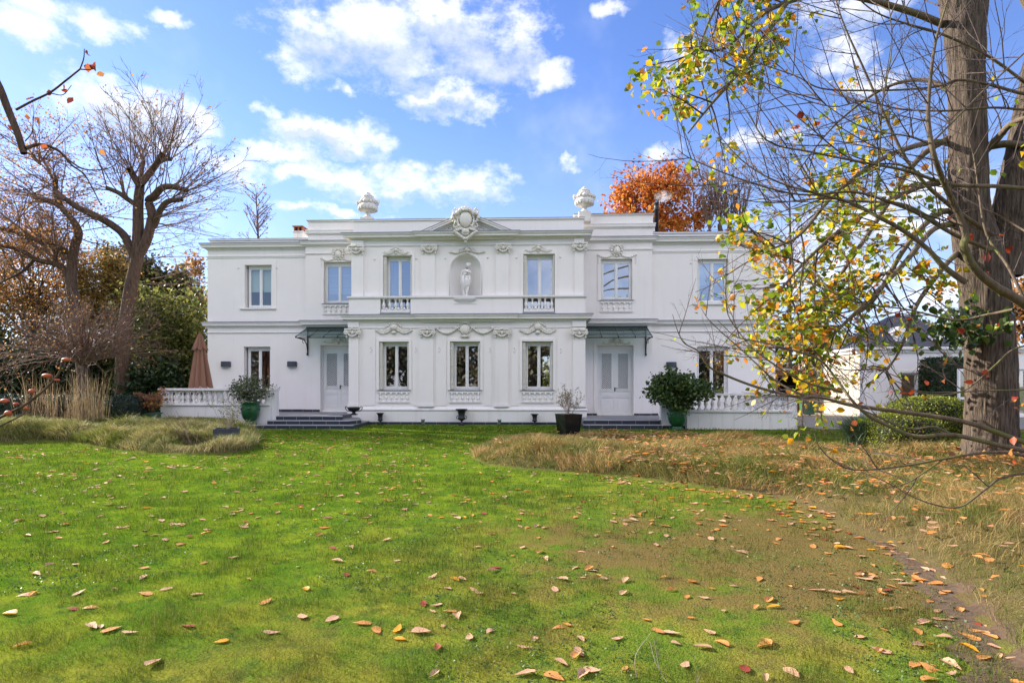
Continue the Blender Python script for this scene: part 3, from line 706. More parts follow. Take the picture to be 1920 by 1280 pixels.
# central shield with festoons above the middle window
m = MB(); sx = (AX(859, YP)+AX(885, YP))/2; sz0, sz1 = AZ(632, 872, YP), AZ(604, 872, YP); sh = sz1-sz0
m.lump((sx, YP-.06, (sz0+sz1)/2), (.19, .10, sh*.36), 14, 8)
for s in (-1, 1):
    scroll(m, sx+s*.2, sz0+sh*.60, YP-.07, .10, s, .026, 1.4, PI/2); scroll(m, sx+s*.15, sz1-sh*.06, YP-.07, .07, -s, .024, 1.2, -PI/2); scroll(m, sx+s*.12, sz0+sh*.08, YP-.06, .06, s, .022, 1.2, -PI/2)
m.lump((sx, YP-.09, sz0+sh*.05), (.12, .05, .05)); m.lump((sx, YP-.09, sz1-.02), (.14, .05, .04))
m.build('carved_shield', M['relief'], villa)
for a_, b_ in ((818.5, 857), (887, 925)):
    xa, xb = AX(a_, YP), AX(b_, YP); zt = AZ(615, 872, YP); m = MB()
    for i in range(17):
        t = i/16; m.lump((xa+(xb-xa)*t, YP-.05, zt-.24*4*t*(1-t)*.8), (.05, .05+.02*(i % 2), .035+.02*sin(PI*t)), 7, 4)
    m.box(xa, xb, YP-.045, YP+.01, zt+.02, zt+.045)
    for x in (xa+.04, xb-.04): m.lump((x, YP-.06, zt+.01), (.05, .05, .05))
    m.build('festoon', M['relief'], villa)
# small pendants beside the openings
m = MB()
for px, py, Y, n in [(696, 655, YP, 3), (780, 655, YP, 3), (824, 655, YP, 3), (919, 655, YP, 3), (965, 655, YP, 3), (1052, 656, YP, 3), (703, 489, YU, 1), (781, 488, YU, 1), (835, 487, YU, 1), (915, 486, YU, 1), (969, 486, YU, 1), (1051, 485, YU, 1), (447, 505, YW, 1), (519, 505, YW, 1), (1296, 496, YW, 1)]:
    p = at(px, py, Y-.02)
    for i in range(n): m.lump((p.x+(.02 if i % 2 else -.01), p.y, p.z-.075*i+.06), (.035, .035, .028 if i != 1 else .02), 7, 4)
m.build('plaster_pendants', M['relief'], villa)
# ---- doors
def door(x0, x1, z0, z1, Y, hx):
    yf = Y+.17; a = MB(); fw = .05
    a.box(x0+.003, x0+fw, yf, yf+.1, z0, z1-.003); a.box(x1-fw, x1-.003, yf, yf+.1, z0, z1-.003); a.box(x0+fw+.001, x1-fw-.001, yf, yf+.1, z1-.20, z1-.003)
    a.box(x0+.003, x1-.003, yf-.06, yf+.1, z0+.001, z0+.09)
    d = a.build('door', M['pvc'], villa); c0, c1 = x0+fw+.005, x1-fw-.005; cm = (c0+c1)/2; zb, zt = z0+.095, z1-.205; H_ = zt-zb
    for p, q in ((c0, cm-.004), (cm+.004, c1)):
        a = MB(); st = .13; y1, y2 = yf+.02, yf+.06
        g0, g1 = zb+H_*.395, zt-.12
        wall(a, p, q, zb, zt, y1, y2, [(p+st, q-st, g0, g1)])
        for u, v in ((zb+.10, zb+H_*.235), (zb+H_*.262, zb+H_*.345)):
            if v-u > .1: a.sweep([(p+st-.02, v), (p+st-.02, u)][::-1], [(0, 0)]) if False else None
        for z_ in (zb+H_*.26, zb+H_*.355): a.box(p+.05, q-.05, y1-.022, y1-.001, z_, z_+.022)
        a.box(p+st-.02, q-st+.02, y1-.014, y1-.001, zb+.09, zb+H_*.22); a.box(p+st-.02, q-st+.02, y1-.014, y1-.001, zb+H_*.285, zb+H_*.335)
        for e0, e1, f0, f1 in ((p+st-.035, p+st-.002, g0-.035, g1+.035), (q-st+.002, q-st+.035, g0-.035, g1+.035), (p+st-.001, q-st+.001, g0-.035, g0-.002), (p+st-.001, q-st+.001, g1+.002, g1+.035)): a.box(e0, e1, y1-.02, y1-.001, f0, f1)
        a.box(p+.03, q-.03, y1-.03, y1-.002, g0-.085, g0-.045)
        a.build('door_leaf', M['pvc'], d)
        g = MB(); X0, X1 = p+st, q-st; nx = 5; stp = (X1-X0)/nx
        nz = round((g1-g0)/stp); sz = (g1-g0)/nz
        for i in range(-nz, nx+1):     # lattice, both diagonals
            for s in (1, -1):
                t0 = max(0, -i); t1 = min(nz, nx-i)
                if t1 <= t0: continue
                xa, xb = X0+(i+t0)*stp, X0+(i+t1)*stp; za, zb2 = g0+t0*sz, g0+t1*sz
                if s < 0: za, zb2 = g1-t0*sz, g1-t1*sz
                g.tube([(xa, y1+.008, za), (xb, y1+.008, zb2)], .0115, 4, False)
        g.build('grille', M['grille'], d)
        g = MB(); g.add([(X0, y1+.03, g0), (X1, y1+.03, g0), (X1, y1+.03, g1), (X0, y1+.03, g1)], [(0, 1, 2, 3)]); g.build('pane', M['glassdoor'], d)
    g = MB(); g.box(cm-.025, cm+.025, yf+.002, yf+.018, zb, zt); g.build('cover_strip', M['pvc'], d)
    g = MB(); zz = AZ(hx, 1150, Y); g.box(cm-.02, cm+.02, yf-.012, yf+.001, zz-.10, zz+.05); g.tube([(cm, yf-.012, zz+.02), (cm, yf-.055, zz+.02), (cm+.11, yf-.055, zz+.015)], .011, 6); g.lump((cm, yf-.02, zz-.07), (.018, .015, .018)); g.build('handle', M['handle'], d)
door(*DL, .40, 3.10, YB, 724); door(*DR, .24, 3.07, YB, 728.5)
# ---- glass canopies above the doors
def canopy(x0, x1, zb, zf, dep, sidex, n=5):
    yb, yf = YB-.03, YB-dep; a = MB(); t = .022
    for i in range(n+1):
        x = x0+(x1-x0)*i/n; a.tube([(x, yb, zb), (x, yf-.05, zf)], t, 6)
        a.lump((x, yf-.05, zf-.005), (.03, .03, .03), 6, 4)
    a.box(x0-.03, x1+.03, yb-.03, yb+.028, zb-.035, zb+.045); a.box(x0-.03, x1+.03, yf-.02, yf+.02, zf-.05, zf-.012)
    c = a.build('door_canopy', M['iron'], villa)
    g = MB(); g.add([(x0, yb, zb+.012), (x1, yb, zb+.012), (x1, yf-.06, zf+.012), (x0, yf-.06, zf+.012), (x0, yb, zb+.024), (x1, yb, zb+.024), (x1, yf-.06, zf+.024), (x0, yf-.06, zf+.024)], [(0, 3, 2, 1), (4, 5, 6, 7), (0, 1, 5, 4), (1, 2, 6, 5), (2, 3, 7, 6), (3, 0, 4, 7)])
    g.build('glass_roof', M['glasscan'], c)
    for x in (x0+.03, x1-.03):
        g = MB(); g.box(x-.022, x+.022, YB-.05, YB-.005, zf-.66, zb-.04); g.tube([(x, YB-.05, zf-.48), (x, YB-.12, zf-.25), (x, YB-.35, zf-.07), (x, yf+.05, zf-.035)], .02, 6); g.tube([(x, YB-.03, zf-.035), (x, yf, zf-.035)], .016, 6)
        g.tube([(x+.0, YB-.45+.10*cos(q), zf-.13+.10*sin(q)*.8) for q in np.linspace(0, 5.2, 14)], .011, 5); g.lump((x, YB-.07, zf-.62), (.035, .045, .06))
        g.build('bracket', M['iron'], c)
canopy(AX(576, YB), -6.75 if False else XPL-.01, AZ(615.5, 600, YB), AZ(631, 600, 22.35), 1.1, 0, 4)
canopy(XPR+.01, AX(1212, YB), AZ(613.5, 1150, YB), AZ(631, 1150, 22.35), 1.1, 0, 4)
# ---- chimney stack and stove pipe
m = MB(); c = at(562, 445, 24.9); m.box(c.x-.2, c.x+.2, 24.7, 25.3, 7.24, 8.02); m.box(c.x-.25, c.x+.25, 24.65, 25.35, 8.022, 8.06); ch = m.build('chimney', M['plasterw'], villa)
m = MB()
for dx in (-.19, -.02, .15): m.box(c.x+dx, c.x+dx+.045, 24.72, 25.28, 8.062, 8.24)
m.box(c.x-.23, c.x+.23, 24.66, 25.34, 8.242, 8.29); m.build('chimney_cap', M['terra'], ch)
m = MB(); sp = at(1231, 400, 25.2); m.lathe([(.09, 7.9), (.09, sp.z+.1), (.14, sp.z+.12), (.14, sp.z+.16), (.10, sp.z+.17), (.10, sp.z+.40), (.115, sp.z+.41), (.115, sp.z+.44), (.07, sp.z+.45)], (sp.x, 25.2, 0), 16); m.build('stove_pipe', M['castiron'], villa)
PIPE = Vector((sp.x, 25.2, sp.z+.5))
# wall wash light brackets: things of their own
def wlamp(px0, px1, py0, py1, Y, label):
    a, b = at(px0, py1, Y), at(px1, py0, Y); w = (b.x-a.x)/2; t = empty('wall_lamp', ((a.x+b.x)/2, Y, (a.z+b.z)/2), label, 'wall lamp', 'slate grey lamps on the ground floor wall')
    m = MB(); n = 14; h = (b.z-a.z)/2; cx = (a.x+b.x)/2; cz = (a.z+b.z)/2
    arc = [(cx-w*cos(PI*i/n), Y-.05-.13*sin(PI*i/n)) for i in range(n+1)]
    m.prism_z(arc[::-1]+[], cz-h, cz+h); m.box(cx-w, cx+w, Y-.051, Y-.001, cz-h*.9, cz+h*.9); fixn(m.build('lamp_shade', M['lamp'], t))
    g = MB(); g.prism_z([(cx-w*.9*cos(PI*i/n), Y-.05-.11*sin(PI*i/n)) for i in range(n+1)][::-1], cz-h-.012, cz-h-.002); fixn(g.build('diffuser', M['pvc'], t))
wlamp(415.5, 433, 677.5, 687.5, YW, 'slate grey wall lamp between the folded parasol and the left window')
wlamp(539.5, 557, 677.5, 687.5, YW, 'slate grey wall lamp between the left window and the left door canopy')
wlamp(1249, 1268, 678.5, 688.5, YW, 'slate grey wall lamp just above the large green potted shrub')
# ============================================================ TERRACES AND STEPS
def balmesh(h, w=1.0):
    a = MB(); a.box(-.06*w, .06*w, -.06*w, .06*w, 0, h*.07); a.box(-.06*w, .06*w, -.06*w, .06*w, h*.93, h-.001)
    a.lathe([(r*1.15*w, h*.07+z*h*.86) for r, z in BAL], (0, 0, 0), 14)
    me = bpy.data.meshes.new('baluster'); me.from_pydata(a.v, [], a.f); me.polygons.foreach_set('use_smooth', a.sm); me.update(); me.materials.append(M['plasterw']); return me
def terrace(name, x0, x1, zc, zl, zt0, xb0, xb1, n, lab, piers, back):
    t = empty(name, ((x0+x1)/2, YT, 0), lab, 'terrace')
    a = MB(); a.box(x0, x1, YT, YT+.22, -.1, zl-.05); a.box(x0, x0+.2 if back == 'l' else x0+.2, YT+.223, YW+1.2 if back == 'l' else YW, -.1, zl-.05) if back == 'l' else a.box(x1-.2, x1, YT+.223, YW, -.1, zl-.05)
    for p0, p1, y0, y1, zt in piers: a.box(p0, p1, y0, y1, zl-.048 if y0 <= YT+.01 else -.1, zt)
    a.build('wall', M['plasterw'], t)
    a = MB(); a.sweep([(xb0-.1, YT+.2), (xb0-.1, YT), (xb1+.1, YT), (xb1+.1, YT+.2)], [(0, zl-.049), (.03, zl-.045), (.055, zl-.02), (.055, zl+.03), (.01, zl+.05), (-.18, zl+.052)]); a.build('ledge', M['plasterw'], t)
    me = balmesh(zc-.075-(zl+.053)); 
    for i in range(n):
        o = bpy.data.objects.new('baluster', me); COL.objects.link(o); o.parent = t; o.location = (xb0+(xb1-xb0)*i/(n-1)-t.location.x, .10, zl+.053)
    a = MB(); a.box(x0-.06, x1+.06 if back == 'r' else x1+.01, YT-.06, YT+.26, zc-.074, zc-.01); a.box(x0-.03, x1+.02, YT-.03, YT+.23, zc-.009, zc)
    if back == 'l': a.box(x0-.06, x0+.26, YT+.262, YW+1.2, zc-.074, zc-.01)
    else: a.box(x1-.26, x1+.06, YT+.262, YW, zc-.074, zc-.01)
    a.build('coping', M['plasterw'], t)
    ys = np.arange(YT+.5, YW-.1, .22); xx = x0+.1 if back == 'l' else x1-.1
    for y in ys:
        o = bpy.data.objects.new('baluster', me); COL.objects.link(o); o.parent = t; o.location = (xx-t.location.x, y-YT, zl+.053)
    a = MB()
    if back == 'l': a.box(x0+.203, XWL-.01, YT+.223, YW+1.2, 0, .40)
    a.box(max(x0+.203, XWL-.008) if back == 'l' else x0+.3, x1 if back == 'l' else min(x1, XWR)-.21, YT+.224, YW-.003, 0, .398 if back == 'l' else .285)
    a.build('paved_floor', M['tread'], t)
    a = MB(); a.box(xx-.12, xx+.12, YT+.23, YW, zl-.048, zl+.05); a.build('ledge', M['plasterw'], t)
    return t
xl0, xl1 = -13.05, AX(506.5, YT); zc, zl = 1.375, .80
terrace('terrace', xl0, xl1, zc, zl, 0, AX(318.6, YT), AX(497, YT), 18, 'weathered white balustraded terrace at the left end of the villa', [(xl0+.0, xl0+.30, YT+.002, YT+.2, zc-.076), (xl1-.14, xl1, YT+.002, YT+.2, zc-.076), (xl1+.004, AX(520.5, YT+.25), YT+.1, YT+.36, zc-.08)], 'l')
a = MB(); a.box(xl1-.02, AX(520.5, YT+.25)+.02, YT+.07, YT+.39, zc-.078, zc-.012); a.build('pier_coping', M['plasterw'], bpy.data.objects['terrace'])
xr0, xr1 = AX(1288, YT), AX(1495, YT); zc2, zl2 = 1.205, .60
tr = terrace('terrace', xr0, xr1, zc2, zl2, 0, AX(1300, YT), AX(1476, YT), 15, 'clean white balustraded terrace at the right end of the villa', [(xr0, xr0+.14, YT+.002, YT+.2, zc2-.076), (xr1-.28, xr1, YT+.002, YT+.2, zc2-.076), (AX(1239, YT+.3), xr0-.003, YT+.25, YT+.5, .93)], 'r')
a = MB(); a.box(AX(1242, YT+.25), xr0-.01, YT+.22, YT+.248, -.05, .10); a.build('skirting', M['tile'], tr)
# steps: each tread is a slab; pale nosing along the front edge
def steps(label, polys, zs, zb0):
    s = empty('front_steps', (sum(p[0] for p in polys[0])/len(polys[0]), polys[0][0][1], 0), label, 'steps')
    zb = zb0
    for k, (poly, z) in enumerate(zip(polys, zs)):
        a = MB(); a.prism_z(poly, zb, z-.024); fixn(a.build('riser', M['tile'], s))
        a = MB(); a.prism_z(poly, z-.023, z); tr_ = fixn(a.build('tread', M['tread'], s))
        front = poly; n = MB()
        for i in range(len(front)):
            p, q = Vector((*front[i], 0)), Vector((*front[(i+1) % len(front)], 0)); d = (q-p)
            if d.length < .05: continue
            d.normalize(); nr = Vector((d.y, -d.x, 0))
            if nr.y > -.2: continue
            v = [p-nr*.03, q-nr*.03, q+nr*.006, p+nr*.006]
            n.prism_z([(w.x, w.y) for w in v], z-.022, z+.003)
        fixn(n.build('nosing', M['nosing'], tr_)); zb = z+.0005
    return s
x = lambda px, Y: AX(px, Y)
yl = YP-.061
steps('dark tiled steps with chamfered corner up to the left door', [
    [(x(453, 19.55), 19.55), (x(662, 19.55), 19.55), (x(693, yl), yl-.003), (x(693, yl), yl), (XPL-.063, yl), (XPL-.063, 23.4), (xl1+.0, 23.4), (xl1, YT-.01), (x(453, 19.55), YT-.01)],
    [(x(503, 19.9), 19.82), (x(655, 19.9), 19.82), (x(676.5, 20.5), 20.55), (x(673.5, yl), yl), (XPL-.063, yl), (XPL-.063, 23.38), (x(503, 19.9), 23.38)],
    [(x(512, 20.15), 20.12), (x(643, 20.15), 20.12), (x(672.5, yl)-.35, 20.85), (-6.9, yl), (XPL-.063, yl), (XPL-.063, 23.36), (x(520.5, 20.4)+.003, 23.36), (x(520.5, 20.4)+.003, 20.4), (x(512, 20.15), 20.4)]],
    [.135, .27, .41], -.05)
steps('dark tiled steps with two risers up to the right door', [
    [(x(1094, 19.9), 19.85), (x(1240.5, 19.9), 19.85), (x(1240.5, 19.9), 20.2), (x(1238, 20.25), 23.4), (XPR+.063, 23.4), (XPR+.063, yl), (x(1094, 19.9), yl)],
    [(x(1094, 20.2), 20.2), (x(1237.5, 20.2), 20.2), (x(1237, 23.4), 23.38), (XPR+.063, 23.38), (XPR+.063, yl), (x(1094, 20.2), yl)]],
    [.15, .295], -.05)
# ============================================================ STATUE
def skinbody(name, mat, parent, joints, edges, rads, sub=2, loc=None):
    me = bpy.data.meshes.new(name); me.from_pydata(joints, edges, []); o = bpy.data.objects.new(name+'_tmp', me); COL.objects.link(o)
    sk = o.modifiers.new('s', 'SKIN'); 
    for i, r in enumerate(rads):
        me.skin_vertices[0].data[i].radius = (r, r) if not hasattr(r, '__len__') else r
    me.skin_vertices[0].data[0].use_root = True
    sb = o.modifiers.new('b', 'SUBSURF'); sb.levels = sub; sb.render_levels = sub
    dg = bpy.context.evaluated_depsgraph_get(); ev = bpy.data.meshes.new_from_object(o.evaluated_get(dg))
    bpy.data.objects.remove(o); ev.name = name; ev.materials.clear()
    ev.polygons.foreach_set('use_smooth', [True]*len(ev.polygons))
    return link_mesh(name, ev, mat, parent)
st = empty('statue', (NX, YU+.16, 4.805), 'white statue of a draped standing figure in the arched niche', 'statue')
J = [(.02, 0, .72), (.0, 0, .86), (-.015, -.01, 1.00), (.02, -.01, 1.10), (.055, -.03, 1.155),          # pelvis, waist, chest, neck base, neck
     (-.075, -.01, .66), (-.02, -.05, .38), (.04, .0, .10), (.06, -.06, .055),                           # leg crossing
     (.07, -.0, .65), (.06, -.08, .37), (.005, -.03, .09), (-.02, -.11, .05),                           # other leg
     (-.115, -.01, 1.03), (-.165, -.03, .86), (-.13, -.12, .70), (-.10, -.14, .655),                    # arm hanging, forearm
     (.10, -.02, 1.04), (.15, -.10, .93), (.03, -.17, .98), (-.03, -.18, 1.01)]                          # arm across the chest
E = [(0, 1), (1, 2), (2, 3), (3, 4), (0, 5), (5, 6), (6, 7), (7, 8), (0, 9), (9, 10), (10, 11), (11, 12), (2, 13), (13, 14), (14, 15), (15, 16), (2, 17), (17, 18), (18, 19), (19, 20)]
Rr = [.085, .075, .095, .05, .038, .07, .05, .032, .024, .07, .05, .032, .024, .045, .034, .026, .018, .045, .034, .026, .02]
body = skinbody('body', M['plaster2'], st, J, E, Rr)
h = MB(); h.lump((.075, -.06, 1.235), (.058, .066, .078), 16, 12); h.lump((.088, -.122, 1.225), (.012, .018, .016)); h.lump((.083, -.112, 1.195), (.022, .014, .006)); h.lump((.08, -.11, 1.175), (.02, .016, .014))
for s in (-1, 1): h.lump((.083+s*.022, -.108, 1.245), (.012, .012, .008)); h.lump((.075+s*.058, -.05, 1.235), (.010, .016, .022))
for i, (a_, b_) in enumerate([(.0, .06), (.04, .07), (-.03, .06), (.06, .035), (-.05, .03), (.02, .075), (-.055, -.01)]): h.lump((.075+a_, -.03, 1.245+b_), (.04, .055, .032))
def loc_add(mb, dv):
    mb.v = [(v[0]+dv[0], v[1]+dv[1], v[2]+dv[2]) for v in mb.v]; return mb
loc_add(h, st.location).build('head', M['plaster2'], st)
g = MB()   # drapery: folded cloth about the hips, over one shoulder, falling behind
for k in range(9):
    t = k/8; xx = -.13+.26*t; g.tube([(xx*.9, -.10-.035*sin(k*1.7), .80+.03*sin(k)), (xx*.95+.01, -.125-.03*cos(k*1.3), .62), (xx*.72+.02, -.10-.03*sin(k*2.1), .42+.06*t), (xx*.5+.03, -.06, .28+.13*t)], [.034, .038, .032, .014], 7)
g.tube([(-.14, -.07, .82), (0, -.13, .79), (.13, -.07, .81)], [.035, .04, .035], 8)
for k in range(4): g.tube([(.12-.02*k, -.06, 1.08), (.06-.03*k, -.125, .98-.02*k), (-.08-.01*k, -.13, .80)], [.02, .028, .024], 6)
for k in range(5): g.tube([(-.13-.012*k, -.02+.01*k, .82), (-.16-.006*k, .0, .55), (-.12+.02*k, .03, .2)], [.022, .03, .02], 6)
g.tube([(-.10, .04, .6), (-.09, .05, .3), (-.06, .04, .0)], [.06, .07, .075], 10)
loc_add(g, st.location).build('drapery', M['plaster2'], st)
for hx, hy, hz, sg, ux in ((-.10, -.145, .64, -1, 0), (-.045, -.185, 1.015, 1, 1)):   # hands with five fingers
    g = MB(); g.lump((hx, hy, hz), (.022, .014, .028), 8, 6)
    for f in range(4):
        dx = (f-1.5)*.011; L = (.030, .036, .034, .026)[f]
        if ux: g.tube([(hx-.012, hy-.004, hz+dx), (hx-.03, hy-.010, hz+dx), (hx-.03-L*.6, hy+.004, hz+dx-.006)], [.0062, .0058, .0045], 5)
        else: g.tube([(hx+dx, hy-.004, hz-.02), (hx+dx, hy-.012, hz-.038), (hx+dx, hy-.002, hz-.038-L*.6)], [.0062, .0058, .0045], 5)
    g.tube([(hx+.012, hy, hz+.01*sg), (hx+.024, hy-.01, hz-.004), (hx+.022, hy-.014, hz-.02)], [.007, .0065, .005], 5)
    loc_add(g, st.location).build('hand', M['plaster2'], st)
g = MB(); g.lathe([(.20, 0), (.20, .03), (.17, .035), (.17, .05)], (0, 0, 0), 20); loc_add(g, st.location).build('plinth', M['plaster2'], st); st.scale = (1.14, 1.0, 1.0)
# ============================================================ ROOF URNS
def roofurn(px, pyb, pyt, Y, label, pxw):
    b = at(px, pyb, Y); H_ = AZ(pyt, px, Y)-b.z; u = empty('roof_urn', b, label, 'urn', 'lidded stone urns on the roof parapet')
    s = H_/1.0; a = MB(); base = (b.x, b.y, b.z)
    a.box(b.x-.22*s, b.x+.22*s, b.y-.22*s, b.y+.22*s, b.z-.35, b.z+.03*s)
    a.lathe([(.20*s, .031*s), (.20*s, .06*s), (.13*s, .10*s), (.08*s, .17*s), (.08*s, .21*s), (.12*s, .24*s)], base, 20); a.build('foot', M['stone'], u)
    a = MB(); a.lathe([(.12*s, .241*s), (.26*s, .29*s), (.345*s, .37*s), (.36*s, .43*s), (.33*s, .49*s), (.27*s, .54*s), (.25*s, .62*s), (.27*s, .69*s), (.27*s, .72*s), (.24*s, .73*s)], base, 28)
    for i in range(18):
        t = 2*PI*i/18; a.lump((b.x+.31*s*cos(t), b.y+.31*s*sin(t), b.z+.37*s), (.055*s, .055*s, .075*s), 7, 5)
    for i in range(14):
        t = 2*PI*i/14; a.lump((b.x+.27*s*cos(t), b.y+.27*s*sin(t), b.z+(.60+.025*(i % 2))*s), (.06*s, .06*s, .05*s), 7, 5)
    a.lump((b.x, b.y-.27*s, b.z+.61*s), (.10*s, .08*s, .09*s), 10, 6); a.build('bowl', M['stone'], u)
    for q in (-1, 1):
        a = MB(); a.lump((b.x+q*.36*s, b.y, b.z+.62*s), (.07*s, .06*s, .06*s), 8, 6); a.tube([(b.x+q*.26*s, b.y, b.z+.66*s), (b.x+q*.38*s, b.y, b.z+.67*s), (b.x+q*.38*s, b.y, b.z+.55*s), (b.x+q*.30*s, b.y, b.z+.47*s)], .035*s, 6); a.build('handle', M['stone'], u)
    a = MB(); a.lathe([(.25*s, .731*s), (.22*s, .77*s), (.17*s, .80*s), (.19*s, .83*s), (.15*s, .88*s), (.09*s, .92*s), (.10*s, .94*s), (.05*s, .98*s), (.01*s, 1.0*s)], base, 20)
    for i in range(9):
        t = 2*PI*i/9; a.lump((b.x+.17*s*cos(t), b.y+.17*s*sin(t), b.z+.82*s), (.045*s, .045*s, .04*s), 6, 4)
    a.build('lid', M['stone'], u)
roofurn(690, 411.5, 360, YU+.95, 'weathered stone urn with lid on the roof left of the pediment', 38)
roofurn(1096, 400.5, 349.5, YU+.95, 'stone urn with lid on the roof in front of the orange tree', 38)
# ============================================================ POTS AND URNS ON THE GROUND
def anduze(px, py, Y, w, z0, label, zh):
    b = at(px, py, Y); x0_, y0_ = b.x, Y; t = empty('garden_pot', (x0_, y0_, z0), label, 'pot', 'large green glazed pots beside the steps'); s = w; H_ = zh; c = (x0_, y0_, z0)
    a = MB(); prof = [(.33, 0), (.34, .05), (.30, .07), (.26, .11), (.25, .16), (.31, .20), (.42, .32), (.475, .47), (.49, .62), (.475, .80), (.48, .92), (.50, .935), (.52, .955), (.52, .99), (.50, 1.0), (.46, 1.0), (.44, .93), (.40, .90)]
    a.lathe([(r*s, z*H_) for r, z in prof], c, 40)
    for i in range(6):   # garlands and bosses
        t0 = 2*PI*i/6-PI/2+.3; pts = []
        for k in range(9):
            q = k/8; an = t0+q*2*PI/6; rr = .487*s; pts.append((x0_+rr*cos(an), y0_+rr*sin(an), z0+(.78-.55*q*(1-q))*H_))
        a.tube(pts, .014*s/.66, 5); rr = .49*s; a.lump((x0_+rr*cos(t0), y0_+rr*sin(t0), z0+.72*H_), (.05*s, .05*s, .055), 8, 6)
    a.build('pot', M['greenglaze'], t)
    a = MB(); a.lathe([(.43*s, .93*H_), (.2*s, .95*H_), (.01, .955*H_)], c, 24); a.build('soil', M['soil'], t)
    return c
PL = anduze(469.5, 760, 19.78, .62, .136, 'green glazed pot holding a sparse shrub left of the left steps', .78)
PR = anduze(1269.5, 760, 19.75, .62, .0, 'green glazed pot holding a dense bush right of the right steps', .74)
def campana(px, pyb, Y, H_, W, z0, label, handles=True):
    b = at(px, pyb, Y); c = (b.x, Y, z0); t = empty('iron_urn', c, label, 'urn', 'black iron urns at the foot of the villa'); s = W/2; a = MB()
    a.box(c[0]-.5*s, c[0]+.5*s, Y-.5*s, Y+.5*s, z0, z0+.05*H_)
    a.lathe([(.42*s, .051*H_), (.36*s, .10*H_), (.16*s, .17*H_), (.13*s, .25*H_), (.20*s, .28*H_), (.50*s, .34*H_), (.60*s, .42*H_), (.58*s, .47*H_), (.52*s, .50*H_), (.56*s, .72*H_), (.66*s, .88*H_), (.95*s, .95*H_), (s, .97*H_), (s, H_), (.9*s, H_), (.6*s, .9*H_)], c, 24)
    for i in range(12):
        q = 2*PI*i/12; a.lump((c[0]+.55*s*cos(q), Y+.55*s*sin(q), z0+.40*H_), (.10*s, .10*s, .06*H_), 6, 4)
    a.build('bowl', M['castiron'], t)
    if handles:
        for q in (-1, 1):
            a = MB(); a.tube([(c[0]+q*.55*s, Y, z0+.44*H_), (c[0]+q*.80*s, Y, z0+.40*H_), (c[0]+q*.86*s, Y, z0+.52*H_), (c[0]+q*.70*s, Y, z0+.58*H_), (c[0]+q*.56*s, Y, z0+.54*H_)], .06*s, 6); a.build('handle', M['castiron'], t)
campana(713, 795, 21.72, .45, .30, .0, 'small black iron urn below the left ground floor window', False)
campana(865.5, 796, 21.65, .60, .45, .0, 'biggest black iron urn, with handles, below the middle ground floor window')
campana(1002.5, 796, 21.72, .42, .30, .0, 'small black iron urn below the right ground floor window', False)
b = at(660, 787, 20.85); c = (b.x+.05, 20.9, .411); t = empty('iron_bowl', c, 'wide black iron bowl with curled handles on the left steps', 'bowl'); a = MB()
a.box(c[0]-.12, c[0]+.12, 20.78, 21.02, c[2], c[2]+.03); a.lathe([(.11, .031), (.05, .08), (.05, .10), (.12, .13), (.20, .19), (.22, .24), (.25, .25), (.25, .265), (.22, .26), (.15, .2)], c, 24); a.build('bowl', M['castiron'], t)
for q in (-1, 1):
    a = MB(); a.tube([(c[0]+q*r_, 20.9, c[2]+z_) for r_, z_ in [(.14, .13), (.24, .15), (.30, .22), (.31, .29), (.27, .31), (.25, .28)]], .015, 6); a.build('handle', M['castiron'], t)
for px, lab in ((793, 'grey ground spotlight left of the middle iron urn'), (936.5, 'grey ground spotlight right of the middle iron urn')):
    b = at(px, 790, 21.5); t = empty('ground_spotlight', (b.x, 21.5, 0), lab, 'spotlight', 'small spotlights in the lawn edge'); a = MB()
    a.lathe([(.03, 0), (.03, .06), (.05, .065), (.05, .08)], (b.x, 21.5, 0), 12); a.build('stake', M['spot'], t)
    a = MB(); a.lathe([(.05, .081), (.06, .10), (.065, .19), (.075, .195), (.075, .23), (.06, .231), (.055, .2)], (b.x, 21.5, 0), 16); a.build('lamp_head', M['spot'], t)
# square planters
gx, gy = gnd(1066, 816); gx += .02
t = empty('square_planter', (gx, gy+.33, 0), 'tall black glossy square planter holding a sparse wiry shrub', 'planter'); SQ = (gx, gy+.33)
a = MB(); ht = .62
for s0, s1, z0, z1 in ((.27, .335, 0, ht),):
    ang = R(28)
    def ring(s, z): return [(SQ[0]+s*math.sqrt(2)*cos(ang+PI/4+q*PI/2), SQ[1]+s*math.sqrt(2)*sin(ang+PI/4+q*PI/2), z) for q in range(4)]
    L_ = [ring(.235, 0), ring(.30, ht), ring(.27, ht), ring(.265, ht-.07)]
    vs = [p for r_ in L_ for p in r_]; a.add(vs, [(i*4+j, i*4+(j+1) % 4, i*4+4+(j+1) % 4, i*4+4+j) for i in range(3) for j in range(4)]+[(3, 2, 1, 0)])
fixn(a.build('planter_box', M['blackgloss'], t)); a = MB(); a.add(ring(.266, ht-.07), [(0, 1, 2, 3)]); a.build('soil', M['soil'], t)
gx, gy = gnd(410.5, 838); t = empty('low_planter', (gx, gy+.35, 0), 'low dark zinc planter in the left grass bed holding a thin plant', 'planter'); LQ = (gx, gy+.35)
a = MB(); ang = R(24); SQ_ = SQ; SQ = LQ
L_ = [ring(.275, 0), ring(.275, .43), ring(.245, .43), ring(.245, .36)]; vs = [p for r_ in L_ for p in r_]
a.add(vs, [(i*4+j, i*4+(j+1) % 4, i*4+4+(j+1) % 4, i*4+4+j) for i in range(3) for j in range(4)]+[(3, 2, 1, 0)]); fixn(a.build('planter_box', M['zinc'], t)); a = MB(); a.add(ring(.246, .36), [(0, 1, 2, 3)]); a.build('soil', M['soil'], t); SQ = SQ_
